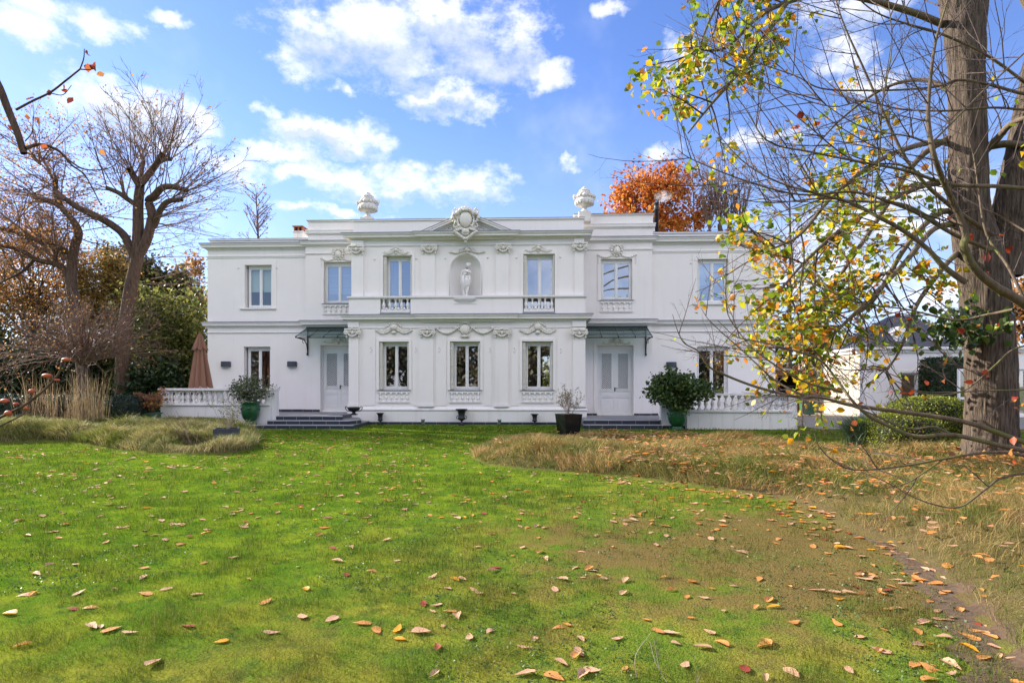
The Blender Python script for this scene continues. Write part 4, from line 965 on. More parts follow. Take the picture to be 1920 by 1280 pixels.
# ============================================================ PARASOL
ux = AX(375, 21.2); U = Vector((ux, 21.2, .40)); ZT = AZ(625, 374, 21.2)
t = empty('parasol', U, 'folded brown canvas parasol standing behind the left balustrade', 'parasol')
a = MB(); a.box(ux-.35, ux+.35, 20.85, 21.55, .401, .46); a.build('base', M['tread'], t)
a = MB(); a.tube([(ux, 21.2, .46), (ux, 21.2, ZT-.03)], .027, 10); a.build('pole', M['handle'], t)
def canopyfold(z0f, z1, r0, r1, n, folds, ph, hem, seed, lean=0):
    rr = random.Random(seed); A = [rr.uniform(.6, 1) for _ in range(folds)]; rows = 16; vs = []
    for i in range(rows+1):
        f = i/rows
        for j in range(n):
            an = 2*PI*j/n; w = (1+cos(an*folds+ph))/2; amp = A[int((an*folds+ph)/(2*PI)) % folds]
            rad = (r0+(r1-r0)*f**.8)*(.40+.60*w**.7*amp+.10)+.0
            zz = z1+(z0f-z1)*f+hem*f*f*(1-w)*.9+.10*f*f*sin(an+1.3)*hem
            vs.append((ux+lean*f+rad*cos(an)*1.0, 21.2+rad*sin(an)*.75, zz))
    a = MB(); a.add(vs, [(i*n+j, i*n+(j+1) % n, (i+1)*n+(j+1) % n, (i+1)*n+j) for i in range(rows) for j in range(n)], True); return a, vs[-n:]
a, hem_ = canopyfold(1.12, ZT-.02, .05, .50, 96, 8, .4, .35, 3, 0.03); cn = a.build('canopy', M['canvas'], t)
a = MB(); a.tube(hem_+[hem_[0]], .010, 5, False); a.build('piping', M['canvasedge'], cn)
a, _h = canopyfold(AZ(657, 374, 21.2), ZT, .035, .30, 72, 7, 1.4, .12, 5); a.build('vent_flap', M['canvas'], cn)
a = MB(); a.lathe([(.02, ZT-.02), (.035, ZT), (.03, ZT+.03), (.005, ZT+.05)], (ux, 21.2, 0), 10); a.build('finial', M['canvas'], t)
# ============================================================ GROUND
def sdist(P, X, Y):
    """signed distance to polygon, positive inside"""
    P = np.asarray(P, float); d = np.full(X.shape, 1e9); ins = np.zeros(X.shape, bool); n = len(P)
    for i in range(n):
        a, b = P[i], P[(i+1) % n]; e = b-a; wx, wy = X-a[0], Y-a[1]; t = np.clip((wx*e[0]+wy*e[1])/(e@e+1e-9), 0, 1)
        d = np.minimum(d, np.hypot(wx-e[0]*t, wy-e[1]*t))
        c = ((a[1] > Y) != (b[1] > Y)) & (X < (b[0]-a[0])*(Y-a[1])/(b[1]-a[1]+1e-12)+a[0]); ins ^= c
    return np.where(ins, d, -d)
bedL = smoothline([gnd(-40, 834), gnd(60, 831), gnd(130, 832), gnd(200, 842), gnd(260, 849), (gnd(330, 853)), gnd(400, 853), gnd(455, 848), gnd(484, 836), gnd(478, 820), gnd(455, 811)], 4).tolist()+[(-10.2, 19.9), (-13.5, 19.95), (-30, 20.4), (-30, 14)]
bedR = smoothline([gnd(1060, 812), gnd(960, 818), gnd(900, 836), gnd(886, 856), gnd(925, 872), gnd(1000, 880), gnd(1100, 887), gnd(1200, 897), gnd(1300, 911), gnd(1400, 924), gnd(1480, 936), gnd(1545, 958), gnd(1590, 985), gnd(1660, 1012), gnd(1730, 1050), gnd(1800, 1112), gnd(1860, 1180), gnd(1920, 1262)], 4).tolist()+[(3.6, 1.4), (12, 1.4), (22, 9.5), (22, 12.2), gnd(1640, 862), gnd(1500, 852), gnd(1400, 836), gnd(1300, 822), gnd(1200, 813)]
def vnoise(x, y, s, seed=0):
    """smooth value noise"""
    x = x*s; y = y*s; xi = np.floor(x).astype(int); yi = np.floor(y).astype(int); fx = x-xi; fy = y-yi; fx = fx*fx*(3-2*fx); fy = fy*fy*(3-2*fy)
    def h(a, b):
        q = (a*374761393+b*668265263+seed*1442695041) & 0x7fffffff; q = (q ^ (q >> 13))*1274126177 & 0x7fffffff; return ((q ^ (q >> 16)) & 0xffff)/65535.
    return (h(xi, yi)*(1-fx)+h(xi+1, yi)*fx)*(1-fy)+(h(xi, yi+1)*(1-fx)+h(xi+1, yi+1)*fx)*fy
def gz(x, y):
    x = np.asarray(x, float); y = np.asarray(y, float)
    dl, dr = sdist(bedL, x, y), sdist(bedR, x, y)
    z = .28*np.clip(dl/.45, 0, 1)**.6*np.clip((21.4-y)/1.2, 0, 1)+.19*np.clip(dr/.55, 0, 1)**.7*np.clip((18.5-y)/5, .15, 1)
    z += (np.clip(dl, 0, 1)*1.5+np.clip(dr, 0, 1))*(vnoise(x, y, 1.1, 3)-.4)*.16
    for q in (SQ, LQ): z = z*(1-np.exp(-(((x-q[0])/.75)**2+((y-q[1]+.7)/1.1)**2)))
    near = np.clip((18-y)/6, 0, 1); z += near*(vnoise(x, y, .35, 5)-.5)*.07+near*(vnoise(x, y, 2.2, 9)-.5)*.016
    return z
def axis(a, b, st, far):
    c = np.arange(a, b+st, st); e = [b+st]; 
    k = st
    while e[-1] < far: k *= 1.35; e.append(e[-1]+k)
    f = [a-st]; k = st
    while f[-1] > -far: k *= 1.35; f.append(f[-1]-k)
    return np.array(f[::-1]+list(c)+e)
gx_, gy_ = axis(-17, 18, .16, 600), axis(1.5, 22, .14, 600)
XX, YY = np.meshgrid(gx_, gy_); ZZ = gz(XX, YY); ny, nx = XX.shape
i = np.arange(nx-1)[None, :]; j = np.arange(ny-1)[:, None]*nx
lawn = mesh_np('lawn', np.stack([XX, YY, ZZ], -1).reshape(-1, 3), [np.stack([j+i, j+i+1, j+i+nx+1, j+i+nx], -1).reshape(-1, 4)], None, None, True)
dl_, dr_ = sdist(bedL, XX, YY), sdist(bedR, XX, YY); mk = np.maximum(np.clip(dl_/.1+.6, 0, 1), np.clip(dr_/.1+.5+np.clip((XX-2.4)*2, 0, 1.0), 0, 1))
at_ = lawn.data.attributes.new('bed_mask', 'FLOAT', 'POINT'); at_.data.foreach_set('value', mk.ravel().astype(np.float32))
tag(lawn, 'green lawn with mossy and bare brown patches', None, None, 'structure')
BC, BR_ = (2.3, 5.2), (3.2, 2.3)
def lawncol(t, p, rnd=None):
    """colours of the turf: bright grass, moss, clover and worn soil"""
    sep = t.n('ShaderNodeSeparateXYZ'); t.l(p, sep.inputs[0]); x, y = sep.outputs[0], sep.outputs[1]
    cx = t.n('ShaderNodeCombineXYZ'); t.l(x, cx.inputs[0]); t.l(y, cx.inputs[1]); q = cx.outputs[0]
    n1 = t.noise(q, .55, 3, .55); n2 = t.noise(q, 2.3, 4, .6); n3 = t.noise(q, 7, 3, .6)
    lush = t.ss(t.m('ADD', t.m('ADD', t.m('MULTIPLY', y, .17), t.m('MULTIPLY', x, -.24)), t.m('MULTIPLY', n1, 1.7)), 1.1, 2.8)
    moss = t.mix(t.ss(n2, .40, .62), (.092, .142, .018), (.185, .185, .028)); grass = t.mix(t.ss(n2, .35, .68), (.062, .130, .010), (.140, .205, .014))
    col = t.mix(lush, moss, grass)
    col = t.mix(t.m('MULTIPLY', t.ss(n3, .50, .66), .60), col, (.035, .075, .018)); n5 = t.noise(q, 16, 3, .65); col = t.mix(t.m('MULTIPLY', t.ss(n5, .52, .70), .5), col, (.16, .15, .03)); n6 = t.noise(q, 1.1, 4, .7); col = t.mix(t.m('MULTIPLY', t.ss(n6, .50, .62), t.m('MULTIPLY', t.m('SUBTRACT', 1.0, lush), .55)), col, (.13, .105, .03))
    ex = t.m('DIVIDE', t.m('SUBTRACT', x, BC[0]), BR_[0]); ey = t.m('DIVIDE', t.m('SUBTRACT', y, BC[1]), BR_[1])
    rr = t.m('ADD', t.m('MULTIPLY', ex, ex), t.m('MULTIPLY', ey, ey))
    worn = t.m('MULTIPLY', t.ss(t.m('SUBTRACT', t.m('ADD', n2, t.m('MULTIPLY', n1, .6)), t.m('MULTIPLY', rr, .32)), .52, .80), 1.0)
    return col, worn, n2, n3
m_, t, out = newmat('lawn_ground'); p = posn(t); col, worn, n2, n3 = lawncol(t, p)
col = t.mix(t.m('MULTIPLY', worn, .75), col, t.mix(n3, (.095, .055, .026), (.175, .115, .055)))
at_ = t.n('ShaderNodeAttribute'); at_.attribute_name = 'bed_mask'; col = t.mix(at_.outputs['Fac'], col, t.mix(n3, (.075, .055, .03), (.14, .115, .05)))
b_ = bsdf(t, col, .95, 0, .0); bump(t, b_, t.noise(p, 60, 3, .6), .7, .02); t.l(b_.outputs[0], out.inputs[0]); lawn.data.materials.append(m_)
m_, t, out = newmat('grass_blades'); g = t.n('ShaderNodeNewGeometry'); p = g.outputs['Position']; col, worn, n2, n3 = lawncol(t, p)
rnd = g.outputs['Random Per Island']
col = t.mix(t.m('MULTIPLY', t.m('SUBTRACT', 1.0, t.ss(rnd, 0.0, .45)), .60), col, (.02, .045, .008)); col = t.mix(t.ss(rnd, .55, 1.0), col, t.mix(.6, col, (.28, .30, .06))); col = t.mix(t.ss(rnd, .92, .96), col, (.26, .20, .09)); col = t.mix(t.m('MULTIPLY', worn, .5), col, (.14, .11, .045))
b_ = bsdf(t, col, .8, 0, .05); tr = t.n('ShaderNodeBsdfTranslucent'); t.l(col, tr.inputs[0]); mx = t.n('ShaderNodeMixShader'); mx.inputs[0].default_value = .35
t.l(b_.outputs[0], mx.inputs[1]); t.l(tr.outputs[0], mx.inputs[2]); t.l(mx.outputs[0], out.inputs[0]); M['blades'] = m_
def sample_view(n, y0, y1, rng, margin=1.5, pw=1.0):
    """ground points, denser towards the house's garden front"""
    y = y0*(y1/y0)**rng.random(n)
    x = (rng.random(n)*2-1)*(y*.93+margin)-y*.04
    return x, y
def bladesmesh(name, x, y, z, L, W, lean, mat, rng, segs=2, az=None, parent=None):
    n = len(x); a = rng.random(n)*2*PI if az is None else az; d = np.stack([np.cos(a), np.sin(a), 0*a], 1); s = np.stack([-np.sin(a), np.cos(a), 0*a], 1); s2 = rng.random(n)*2*PI; s = np.stack([np.cos(s2), np.sin(s2), 0*s2], 1)
    P = np.stack([x, y, z], 1); up = np.array([0, 0, 1.]); V = []; L = L[:, None]; W = W[:, None]; lean = lean[:, None]
    for k in range(segs+1):
        f = k/segs; c = P+up*L*(f-.35*lean*f*f)+d*L*lean*f*f
        if k < segs: w = W*(1-.55*f); V += [c-s*w, c+s*w]
        else: V += [c]
    m = 2*segs+1; V = np.stack(V, 1).reshape(-1, 3); b = np.arange(n)[:, None]*m; F = []
    if segs > 1: F.append(np.concatenate([b+np.array([[2*k, 2*k+1, 2*k+3, 2*k+2]]) for k in range(segs-1)]))
    F.append(b+np.array([[2*segs-2, 2*segs-1, 2*segs]])); return mesh_np(name, V, F, mat, parent)
rg = np.random.default_rng(11); N = 420000
x, y = sample_view(N, 2.6, 21.5, rg)
dl, dr = sdist(bedL, x, y), sdist(bedR, x, y)
patch = vnoise(x, y, 1.7, 21); fine_ = vnoise(x, y, 6, 22)
rr = ((x-BC[0])/BR_[0])**2+((y-BC[1])/BR_[1])**2; worn_ = np.clip(1-rr*.8, 0, 1)*vnoise(x, y, 1.2, 31)*1.1
keep = (dl < 0) & (dr < -.04) & (rg.random(N) > worn_) & (rg.random(N) < .45+.55*fine_) & ((y < YT-.5) | (x > -9.0)) & ((y < YT-.05) | (x < 3.4)) & (x > -13-.4*y)
keep &= ~((dr > -.45) & (x > 2.6) & (rg.random(N) < .75))
x, y, patch, fine_ = x[keep], y[keep], patch[keep], fine_[keep]; n = len(x); sc_ = np.clip(y/4., .8, 4.2)
L = (.014+.018*patch+.045*fine_**2*(patch > .42)+.03*(vnoise(x, y, 3.1, 77) > .72))*rg.uniform(.6, 1.4, n)*np.clip(y/6, 1, 1.3)
o = bladesmesh('grass', x, y, gz(x, y)-.003, L, .00135*sc_*rg.uniform(.7, 1.3, n), rg.uniform(.1, .9, n), M['blades'], rg, 2); tag(o, 'short grass blades growing over the whole lawn', None, None, 'stuff')
# low rosettes and clover in the near turf
nr_ = 9000; x, y = sample_view(nr_, 2.7, 12, rg, .8); k_ = (sdist(bedR, x, y) < -.1) & (sdist(bedL, x, y) < 0) & (vnoise(x, y, .9, 41) > .52); x, y = x[k_], y[k_]
C_ = np.repeat(np.stack([x, y, gz(x, y)+.010], 1), 4, 0)+rg.normal(0, .02, (4*len(x), 3))*np.array([1, 1, .25])
M['lf_weed'] = leafmat('lawn_weed_leaf', [(0, (.04, .085, .02)), (.6, (.07, .13, .03)), (1, (.12, .18, .06))], .2)
tag(leaves('clover', C_, .015, M['lf_weed'], None, rg, 'quad'), 'low clover and weeds spread through the near turf', None, None, 'stuff')
# long grass of the two beds
def longgrass(name, poly, n, box, mat, lab, rng, Lr=(.16, .34), cond=None, W=.0028, flow=0):
    x = rng.uniform(box[0], box[1], n*3); y = rng.uniform(box[2], box[3], n*3)
    k = (sdist(poly, x, y) > .02) & (np.abs(x) < y*.95+2)
    for q in (SQ, LQ): k &= ~((np.abs(x-q[0]) < .40) & (y > q[1]-.9) & (y < q[1]+.35) & (rng.random(len(x)) < .93)); 
    if cond is not None: k &= cond(x, y)
    x, y = x[k][:n], y[k][:n]; w = 1
    cx, cy = np.round(x/.34+vnoise(x, y, 1.3, 2)), np.round(y/.34+vnoise(x, y, 1.1, 7)); tx, ty = (cx-.5)*.34, (cy-.5)*.34
    az = np.arctan2(y-ty, x-tx)+rng.normal(0, .6, len(x)); az = np.where(rng.random(len(x)) < .45, vnoise(x, y, .8, 17)*7+flow+rng.normal(0, .5, len(x)), az)
    L = rng.uniform(*Lr, len(x))*(.35+1.25*vnoise(x, y, 1.5, 12)*(.6+.8*vnoise(x, y, 4, 13)))*(np.clip((18-y)/5, .4, 1) if poly is bedR else np.clip((20.5-y)/5, .42, 1)); sc_ = np.clip(y/7, .6, 2)
    for q in (SQ, LQ): L = L*(1-.72*np.exp(-(((x-q[0])/.6)**4+((y-q[1]+.9)/1.1)**4)))
    o = bladesmesh(name, x, y, gz(x, y)-.01, L, W*sc_*rng.uniform(.6, 1.3, len(x)), rng.uniform(.35, 1.25, len(x)), mat, rng, 3, az); tag(o, lab, None, None, 'stuff')
def bedmat(name, green, straw, thr):
    m_, t, out = newmat(name); g = t.n('ShaderNodeNewGeometry'); p = g.outputs['Position']; n1 = t.noise(p, .8, 3, .6); rnd = g.outputs['Random Per Island']
    f = t.m('ADD', t.m('MULTIPLY', n1, 1.5), t.m('MULTIPLY', rnd, .55)); col = t.ramp(t.ss(f, thr-.25, thr+.3), [(0, green), (.5, tuple((a+b)/2 for a, b in zip(green, straw))), (1, straw)])
    col = t.mix(t.ss(t.noise(p, 1.7, 3, .55), .46, .62), col, tuple(v*1.1 for v in green)); col = t.mix(t.m('MULTIPLY', t.ss(rnd, .0, .35), .0), col, col); col = t.mix(t.m('MULTIPLY', t.m('SUBTRACT', 1.0, rnd), .55), col, (.03, .035, .012))
    b_ = bsdf(t, col, .6, 0, .25); tr = t.n('ShaderNodeBsdfTranslucent'); t.l(col, tr.inputs[0]); mx = t.n('ShaderNodeMixShader'); mx.inputs[0].default_value = .35
    t.l(b_.outputs[0], mx.inputs[1]); t.l(tr.outputs[0], mx.inputs[2]); t.l(mx.outputs[0], out.inputs[0]); return m_
M['bedL'] = bedmat('left_bed_grass', (.19, .225, .04), (.50, .41, .18), 1.02); M['bedR'] = bedmat('right_bed_grass', (.17, .20, .035), (.56, .37, .15), .95)
longgrass('long_grass', bedL, 110000, (-24, -5, 12, 20.3), M['bedL'], 'greenish long grass in the raised bed left of the lawn', rg, (.16, .33), None, .0030)
longgrass('long_grass', bedR, 120000, (-1.5, 14, 7.2, 18.5), M['bedR'], 'straw coloured long grass in the raised bed right of the lawn', rg, (.10, .26), None, .0032)
longgrass('long_grass', bedR, 30000, (2.4, 9, 1.6, 7.2), M['bedR'], 'near fringe of straw coloured long grass at the right edge of the lawn', rg, (.10, .22), None, .0022)
# soil strip where the lawn meets the right bed
sl = smoothline([gnd(1600, 1000), gnd(1668, 1025), gnd(1735, 1075), gnd(1790, 1130), gnd(1845, 1200), gnd(1900, 1300)], 8); Tn = np.gradient(sl, axis=0); Tn /= np.linalg.norm(Tn, axis=1)[:, None]; Nn = np.stack([Tn[:, 1], -Tn[:, 0]], 1)
vs = []; rows = 7
for k in range(len(sl)):
    wd = .05+.30*min(1, k/len(sl)*1.6)
    for j in range(rows):
        q = sl[k]+Nn[k]*(j/(rows-1)-.5)*wd*(1+.3*math.sin(k*1.3+j)); vs.append((q[0], q[1], float(gz(q[0], q[1]))+.006*math.sin(PI*j/(rows-1))+.002))
o = MB(); o.add(vs, [(k*rows+j, k*rows+j+1, (k+1)*rows+j+1, (k+1)*rows+j) for k in range(len(sl)-1) for j in range(rows-1)], True)
tag(o.build('soil_strip', simple('brown_damp_soil', (.055, .033, .018), (.11, .068, .036), .95, scale=16, bs=.6, bd=.03)), 'bare dark soil strip between the lawn and the right bed', None, None, 'structure')
m = MB(); m.prism_z([(9.6, 20.2), (30, 20.2), (30, 27.9), (22, 40), (9.6, 40)], -.05, .012); tag(m.build('gravel_yard', M['gravel']), 'pale gravel yard before the outbuilding', None, None, 'structure')
# ============================================================ FALLEN LEAVES
def leafshape(seed, s=.09):
    r_ = random.Random(seed); n = 7; V = []; F = []
    curl = r_.choice((-.35, -.1, 0, .1, .2, .55)); fold = r_.choice((0, .05, .12, .3, .5)); lop = r_.uniform(.7, 1.15); bend = r_.uniform(-.25, .25); tw = r_.uniform(-.3, .3)
    for i in range(n+1):
        f = i/n; w = .36*math.sin(PI*min(1, f*.96+.04)**.72)**.85*(1-.30*f)*(1+.12*r_.uniform(-1, 1)); xx = (f-.5)*1.15
        if i == n: w = .004
        zc = curl*(f-.5)**2*1.2
        for j, q in enumerate((-1, -.5, 0, .5, 1)):
            yy = q*w*(lop if q > 0 else 1)+bend*(f-.5)**2; V.append((xx*s, (yy+tw*.05*xx)*s, (zc+fold*abs(q)*w*.9+.05*tw*q*xx+.016*r_.uniform(-1, 1)+.02)*s))
    F = [(i*5+j, (i+1)*5+j, (i+1)*5+j+1, i*5+j+1) for i in range(n) for j in range(4)]
    b = len(V); V += [(-.57*s, .012*s, .05*s), (-.57*s, -.012*s, .05*s), (-.95*s, .0, .10*s)]; F.append((b, b+1, b+2))
    return V, F
LV = [leafshape(k) for k in range(14)]
LM = {}
for c_ in FALL:
    for k in range(14):
        me = bpy.data.meshes.new('fallen_leaf'); me.from_pydata(*[LV[k][0], [], LV[k][1]]); me.polygons.foreach_set('use_smooth', [True]*len(LV[k][1])); me.update(); me.materials.append(FALL[c_]); LM[c_, k] = me
rl = random.Random(5); rn = np.random.default_rng(5)
spots = []
# hand-placed near leaves (photo pixels on the ground)
for px, py, c_ in [(1285, 1243, 'tan'), (290, 1250, 'tan'), (148, 1114, 'tan'), (48, 1117, 'tan'), (272, 1116, 'orange'), (172, 1144, 'orange'), (135, 1147, 'red'), (267, 1083, 'tan'), (565, 1157, 'tan'), (620, 1163, 'tan'), (678, 1168, 'orange'), (437, 1043, 'tan'), (747, 1177, 'yellow'), (817, 1134, 'tan'), (843, 1146, 'orange'), (857, 1155, 'tan'), (1004, 1197, 'tan'), (985, 1213, 'tan'), (820, 1213, 'red'), (983, 1262, 'tan'), (1040, 1266, 'orange'), (1110, 1255, 'tan'), (1487, 1260, 'tan'), (1594, 1258, 'tan'), (1650, 1220, 'tan'), (1615, 1193, 'tan'), (1568, 1168, 'orange'), (1440, 1206, 'orange'), (1430, 1210, 'orange'), (1352, 1205, 'orange'), (1397, 1251, 'red'), (1820, 1222, 'yellow'), (1855, 1196, 'orange'), (1850, 1175, 'tan'), (1735, 1170, 'tan'), (1750, 1022, 'tan'), (1748, 1070, 'tan'), (1700, 1095, 'tan'), (1616, 1115, 'orange'), (1530, 1107, 'tan'), (1570, 1112, 'tan'), (1448, 1138, 'yellow'), (1424, 1088, 'orange'), (1237, 1183, 'orange'), (1048, 1173, 'orange'), (1170, 1112, 'tan'), (1230, 1022, 'tan'), (1390, 1037, 'tan'), (980, 1027, 'tan'), (925, 1070, 'tan'), (812, 1080, 'tan'), (897, 1112, 'tan'), (210, 1187, 'orange'), (172, 1182, 'tan'), (350, 1180, 'red'), (245, 1193, 'tan')]:
    gx0, gy0 = gnd(px, py); spots.append((gx0, gy0, c_, rl.uniform(.85, 1.15)))
def colr(x=0): 
    q = rl.random(); return 'tan' if q < .58-(.045*x if x > 0 else 0)-(.12 if x > 1.5 else 0) else 'orange' if q < .90 else 'yellow' if q < .95 else 'red'
xs, ys = sample_view(90000, 2.9, 20.5, rn, .6)
dR, dL = sdist(bedR, xs, ys), sdist(bedL, xs, ys); dens = 10.5*(.15+1.35*vnoise(xs, ys, .8, 51)*(.5+vnoise(xs, ys, 2.5, 53)))
dens = np.where(dR > 0, np.where(xs > 1.2, 46.0*(.2+vnoise(xs, ys, .9, 52)), 3.5), dens); dens = np.where((dR < 0) & (dR > -.6) & (xs > 1.0), 48*(.2+1.4*vnoise(xs, ys, 2.2, 61)), dens); dens = np.where(dL > 0, .5, dens)
dens = np.where((ys > 17), dens*.45, dens); dens *= np.where((xs > 1.0), 1.35, 1)*np.where(ys < 4.2, .8, 1)
# area represented by one sample of this log-spaced distribution
area = ys*np.log(20.5/2.9)*(2*(ys*.93+.6))/90000
kk = rn.random(90000) < dens*area; kk &= ~((ys > YT-.6) & (xs < -7)) & (xs > -14)
for a_, b2 in zip(xs[kk], ys[kk]): spots.append((a_, b2, colr(a_), rl.choice((.55, .8, .95, 1.1))*rl.uniform(.8, 1.1)*(1.0 if b2 < 9 else 1.15)))
spots = spots[:56]+sorted(spots[56:], key=lambda s: math.hypot(s[0], s[1]))
print('fallen leaves', len(spots))
LAB = {'tan': ('pale tan fallen leaf lying on the near lawn', 'tan fallen leaves on the near lawn'), 'orange': ('orange fallen leaf lying on the near lawn', 'orange fallen leaves on the near lawn'), 'yellow': ('bright yellow fallen leaf lying on the near lawn', 'yellow fallen leaves on the near lawn'), 'red': ('dark red fallen leaf lying on the near lawn', 'dark red fallen leaves on the near lawn')}
from mathutils import Euler
gzv = gz(np.array([s[0] for s in spots]), np.array([s[1] for s in spots])); dRv = sdist(bedR, np.array([s[0] for s in spots]), np.array([s[1] for s in spots]))
rest = {}
for i_, (lx, ly, c_, s_) in enumerate(spots):
    rot = Euler((rl.uniform(-.16, .16), rl.uniform(-.15, .15), rl.uniform(0, 6.28))); zz = gzv[i_]+.008+(.09*rl.random()+.05 if dRv[i_] > .1 else 0)
    k = rl.randrange(14)
    if i_ < 300:
        o = bpy.data.objects.new('fallen_leaf', LM[c_, k]); COL.objects.link(o); o.location = (lx, ly, zz); o.rotation_euler = rot; o.scale = (s_, s_*rl.uniform(.8, 1), s_)
        tag(o, LAB[c_][0], 'leaf', LAB[c_][1])
    else:
        mt = Matrix.Translation((lx, ly, zz)) @ rot.to_matrix().to_4x4() @ Matrix.Scale(s_, 4); A_ = np.array([mt @ Vector(v) for v in LV[k][0]]); rest.setdefault(c_, []).append((A_, LV[k][1]))
FN = {'tan': 'pale tan', 'orange': 'orange', 'yellow': 'yellow', 'red': 'dark red'}
for c_, L_ in rest.items():
    m = MB()
    for A_, F_ in L_: m.add(A_.tolist(), F_, True)
    tag(m.build('leaf_litter', FALL[c_]), FN[c_]+' fallen leaves scattered thickly over the farther lawn and bed', None, None, 'stuff')
# ============================================================ SHRUBS AND SMALL PLANTS
def A3(px, py, Y): return np.array(at(px, py, Y))
def bush(name, base, cz, rad, n, size, mat, lab, cat, rng, stems=14, shape='leaf', twigm='twig', clumps=0, sr=.012, hollow=.35, group=None, up=0):
    t = empty(name, base, lab, cat, group); c = np.array([base[0], base[1], cz]); rad = np.array(rad)
    nc = clumps or 40; D = rng.normal(0, 1, (nc, 3)); D /= np.linalg.norm(D, axis=1)[:, None]; rr_ = rng.uniform(hollow, 1, nc)**.6*rng.uniform(.82, 1.12, nc); CC = c+D*rad*rr_[:, None]
    CC = CC[CC[:, 2] > base[2]-.05]; tb = Tubes()
    for k in range(min(stems, len(CC))):
        e = CC[k]; b0 = np.array(base)+np.array([rng.normal(0, .04), rng.normal(0, .04), 0]); mid = b0*.45+e*.55+np.array([0, 0, -.12*rad[2]])+rng.normal(0, .03, 3)
        pts = smoothline([b0, mid, e], 4); tb.add(pts, np.linspace(sr, sr*.3, len(pts)), 5)
        for q in range(3):
            e2 = CC[rng.integers(len(CC))]; 
            if np.linalg.norm(e2-mid) < rad.max()*1.1: tb.add(smoothline([mid, (mid+e2)/2+rng.normal(0, .03, 3), e2], 3), np.linspace(sr*.5, sr*.2, 7), 4)
    tb.build('stems', M[twigm], t); idx = rng.integers(len(CC), size=n); P = CC[idx]+rng.normal(0, 1, (n, 3))*rad*.15
    leaves('foliage', P, size, M[mat], t, rng, shape, up); return t
rb = np.random.default_rng(3)
pz = .136+.78*.95; bush('potted_shrub', (PL[0], PL[1], pz-.02), pz+.44, (.70, .6, .44), 1500, .062, 'lf_olive', 'sparse grey-green shrub with open stems growing in the left green pot', 'shrub', rb, 22, clumps=75, hollow=.2)
bush('potted_shrub', (PR[0], PR[1], .68), 1.32, (1.02, .9, .62), 5200, .10, 'lf_shrub', 'dense dark green bush growing in the right green pot', 'shrub', rb, 26, clumps=110, hollow=.1, sr=.016)
# wiry shrub in the tall black planter
def wiry(name, base, H_, W, n, mat, lab, rng, leafn=500, leafs=.03, twig='twiggrey', r0=.007):
    t = empty(name, base, lab, 'shrub'); tb = Tubes(); tips = []
    prm = dict(seg=[6, 5, 4], wob=[.08, .12, .15], trop=[.5, .6, .6], tap=.35, sides=[5, 4, 3], n=[1, 5, 3], ang=(18, 50), len=(.4, .7), rr=.6, rmin=.0018); prm['from'] = [.2, .2, .2]
    for k in range(n):
        a = rng.random()*2*PI; sp = rng.uniform(.05, 1)*W/H_; grow(tb, np.array(base)+np.array([rng.normal(0, .03), rng.normal(0, .03), -.02]), (cos(a)*sp, sin(a)*sp, 1), H_*rng.uniform(.75, 1.05), r0, 0, prm, tips, rng)
    tb.build('stems', M[twig], t)
    if leafn:
        P = np.concatenate([tp[rng.integers(len(tp), size=max(1, leafn//len(tips)+1))] for tp in tips])+rng.normal(0, .012, (max(1, leafn//len(tips)+1)*len(tips), 3)); leaves('foliage', P, leafs, M[mat], t, rng, 'quad')
    return t
wiry('wiry_shrub', (SQ[0], SQ[1], .55), .80, .52, 16, 'lf_dry', 'sparse wiry grey-brown shrub growing in the tall black planter', rb, 1100, .032)
wiry('thin_plant', (LQ[0], LQ[1], .36), .68, .50, 9, 'lf_olive', 'thin pale green plant growing in the low dark planter', rb, 380, .034)
# dry branching stems in the left bed
def drystems(bx, by, H_, n, lean, lab, rng, grp=None, mat='twigr', r=.006):
    z = float(gz(bx, by)); t = empty('dry_stems', (bx, by, z), lab, 'dead plant', grp); tb = Tubes()
    for k in range(n):
        b0 = np.array([bx+rng.normal(0, .12), by+rng.normal(0, .1), z-.02]); e = b0+np.array([lean*H_+rng.normal(0, .16), rng.normal(0, .15), H_*rng.uniform(.6, 1)]); tb.add(smoothline([b0, (b0+e)/2+rng.normal(0, .03, 3), e], 4), np.linspace(r, r*.5, 9), 4)
        if rng.random() < .6:
            q = b0*.4+e*.6; tb.add([q, q+np.array([rng.normal(0, .1), 0, .16])], [r*.6, r*.3], 3)
    tb.build('stems', M[mat], t)
x1_, y1_ = gnd(345, 842); drystems(x1_, y1_+.2, .75, 14, -.75, 'leaning brown dead stems in the left bed before the terrace', rb)
x1_, y1_ = gnd(480, 826); drystems(x1_+.0, y1_, .55, 3, .35, 'three thin dry stalks at the right tip of the left bed', rb, mat='reed', r=.005)
x1_, y1_ = gnd(1258, 1290); drystems(x1_, y1_, .22, 4, -.10, 'small pale dead weed stalks at the bottom of the lawn', rb, mat='twiggrey', r=.0022)
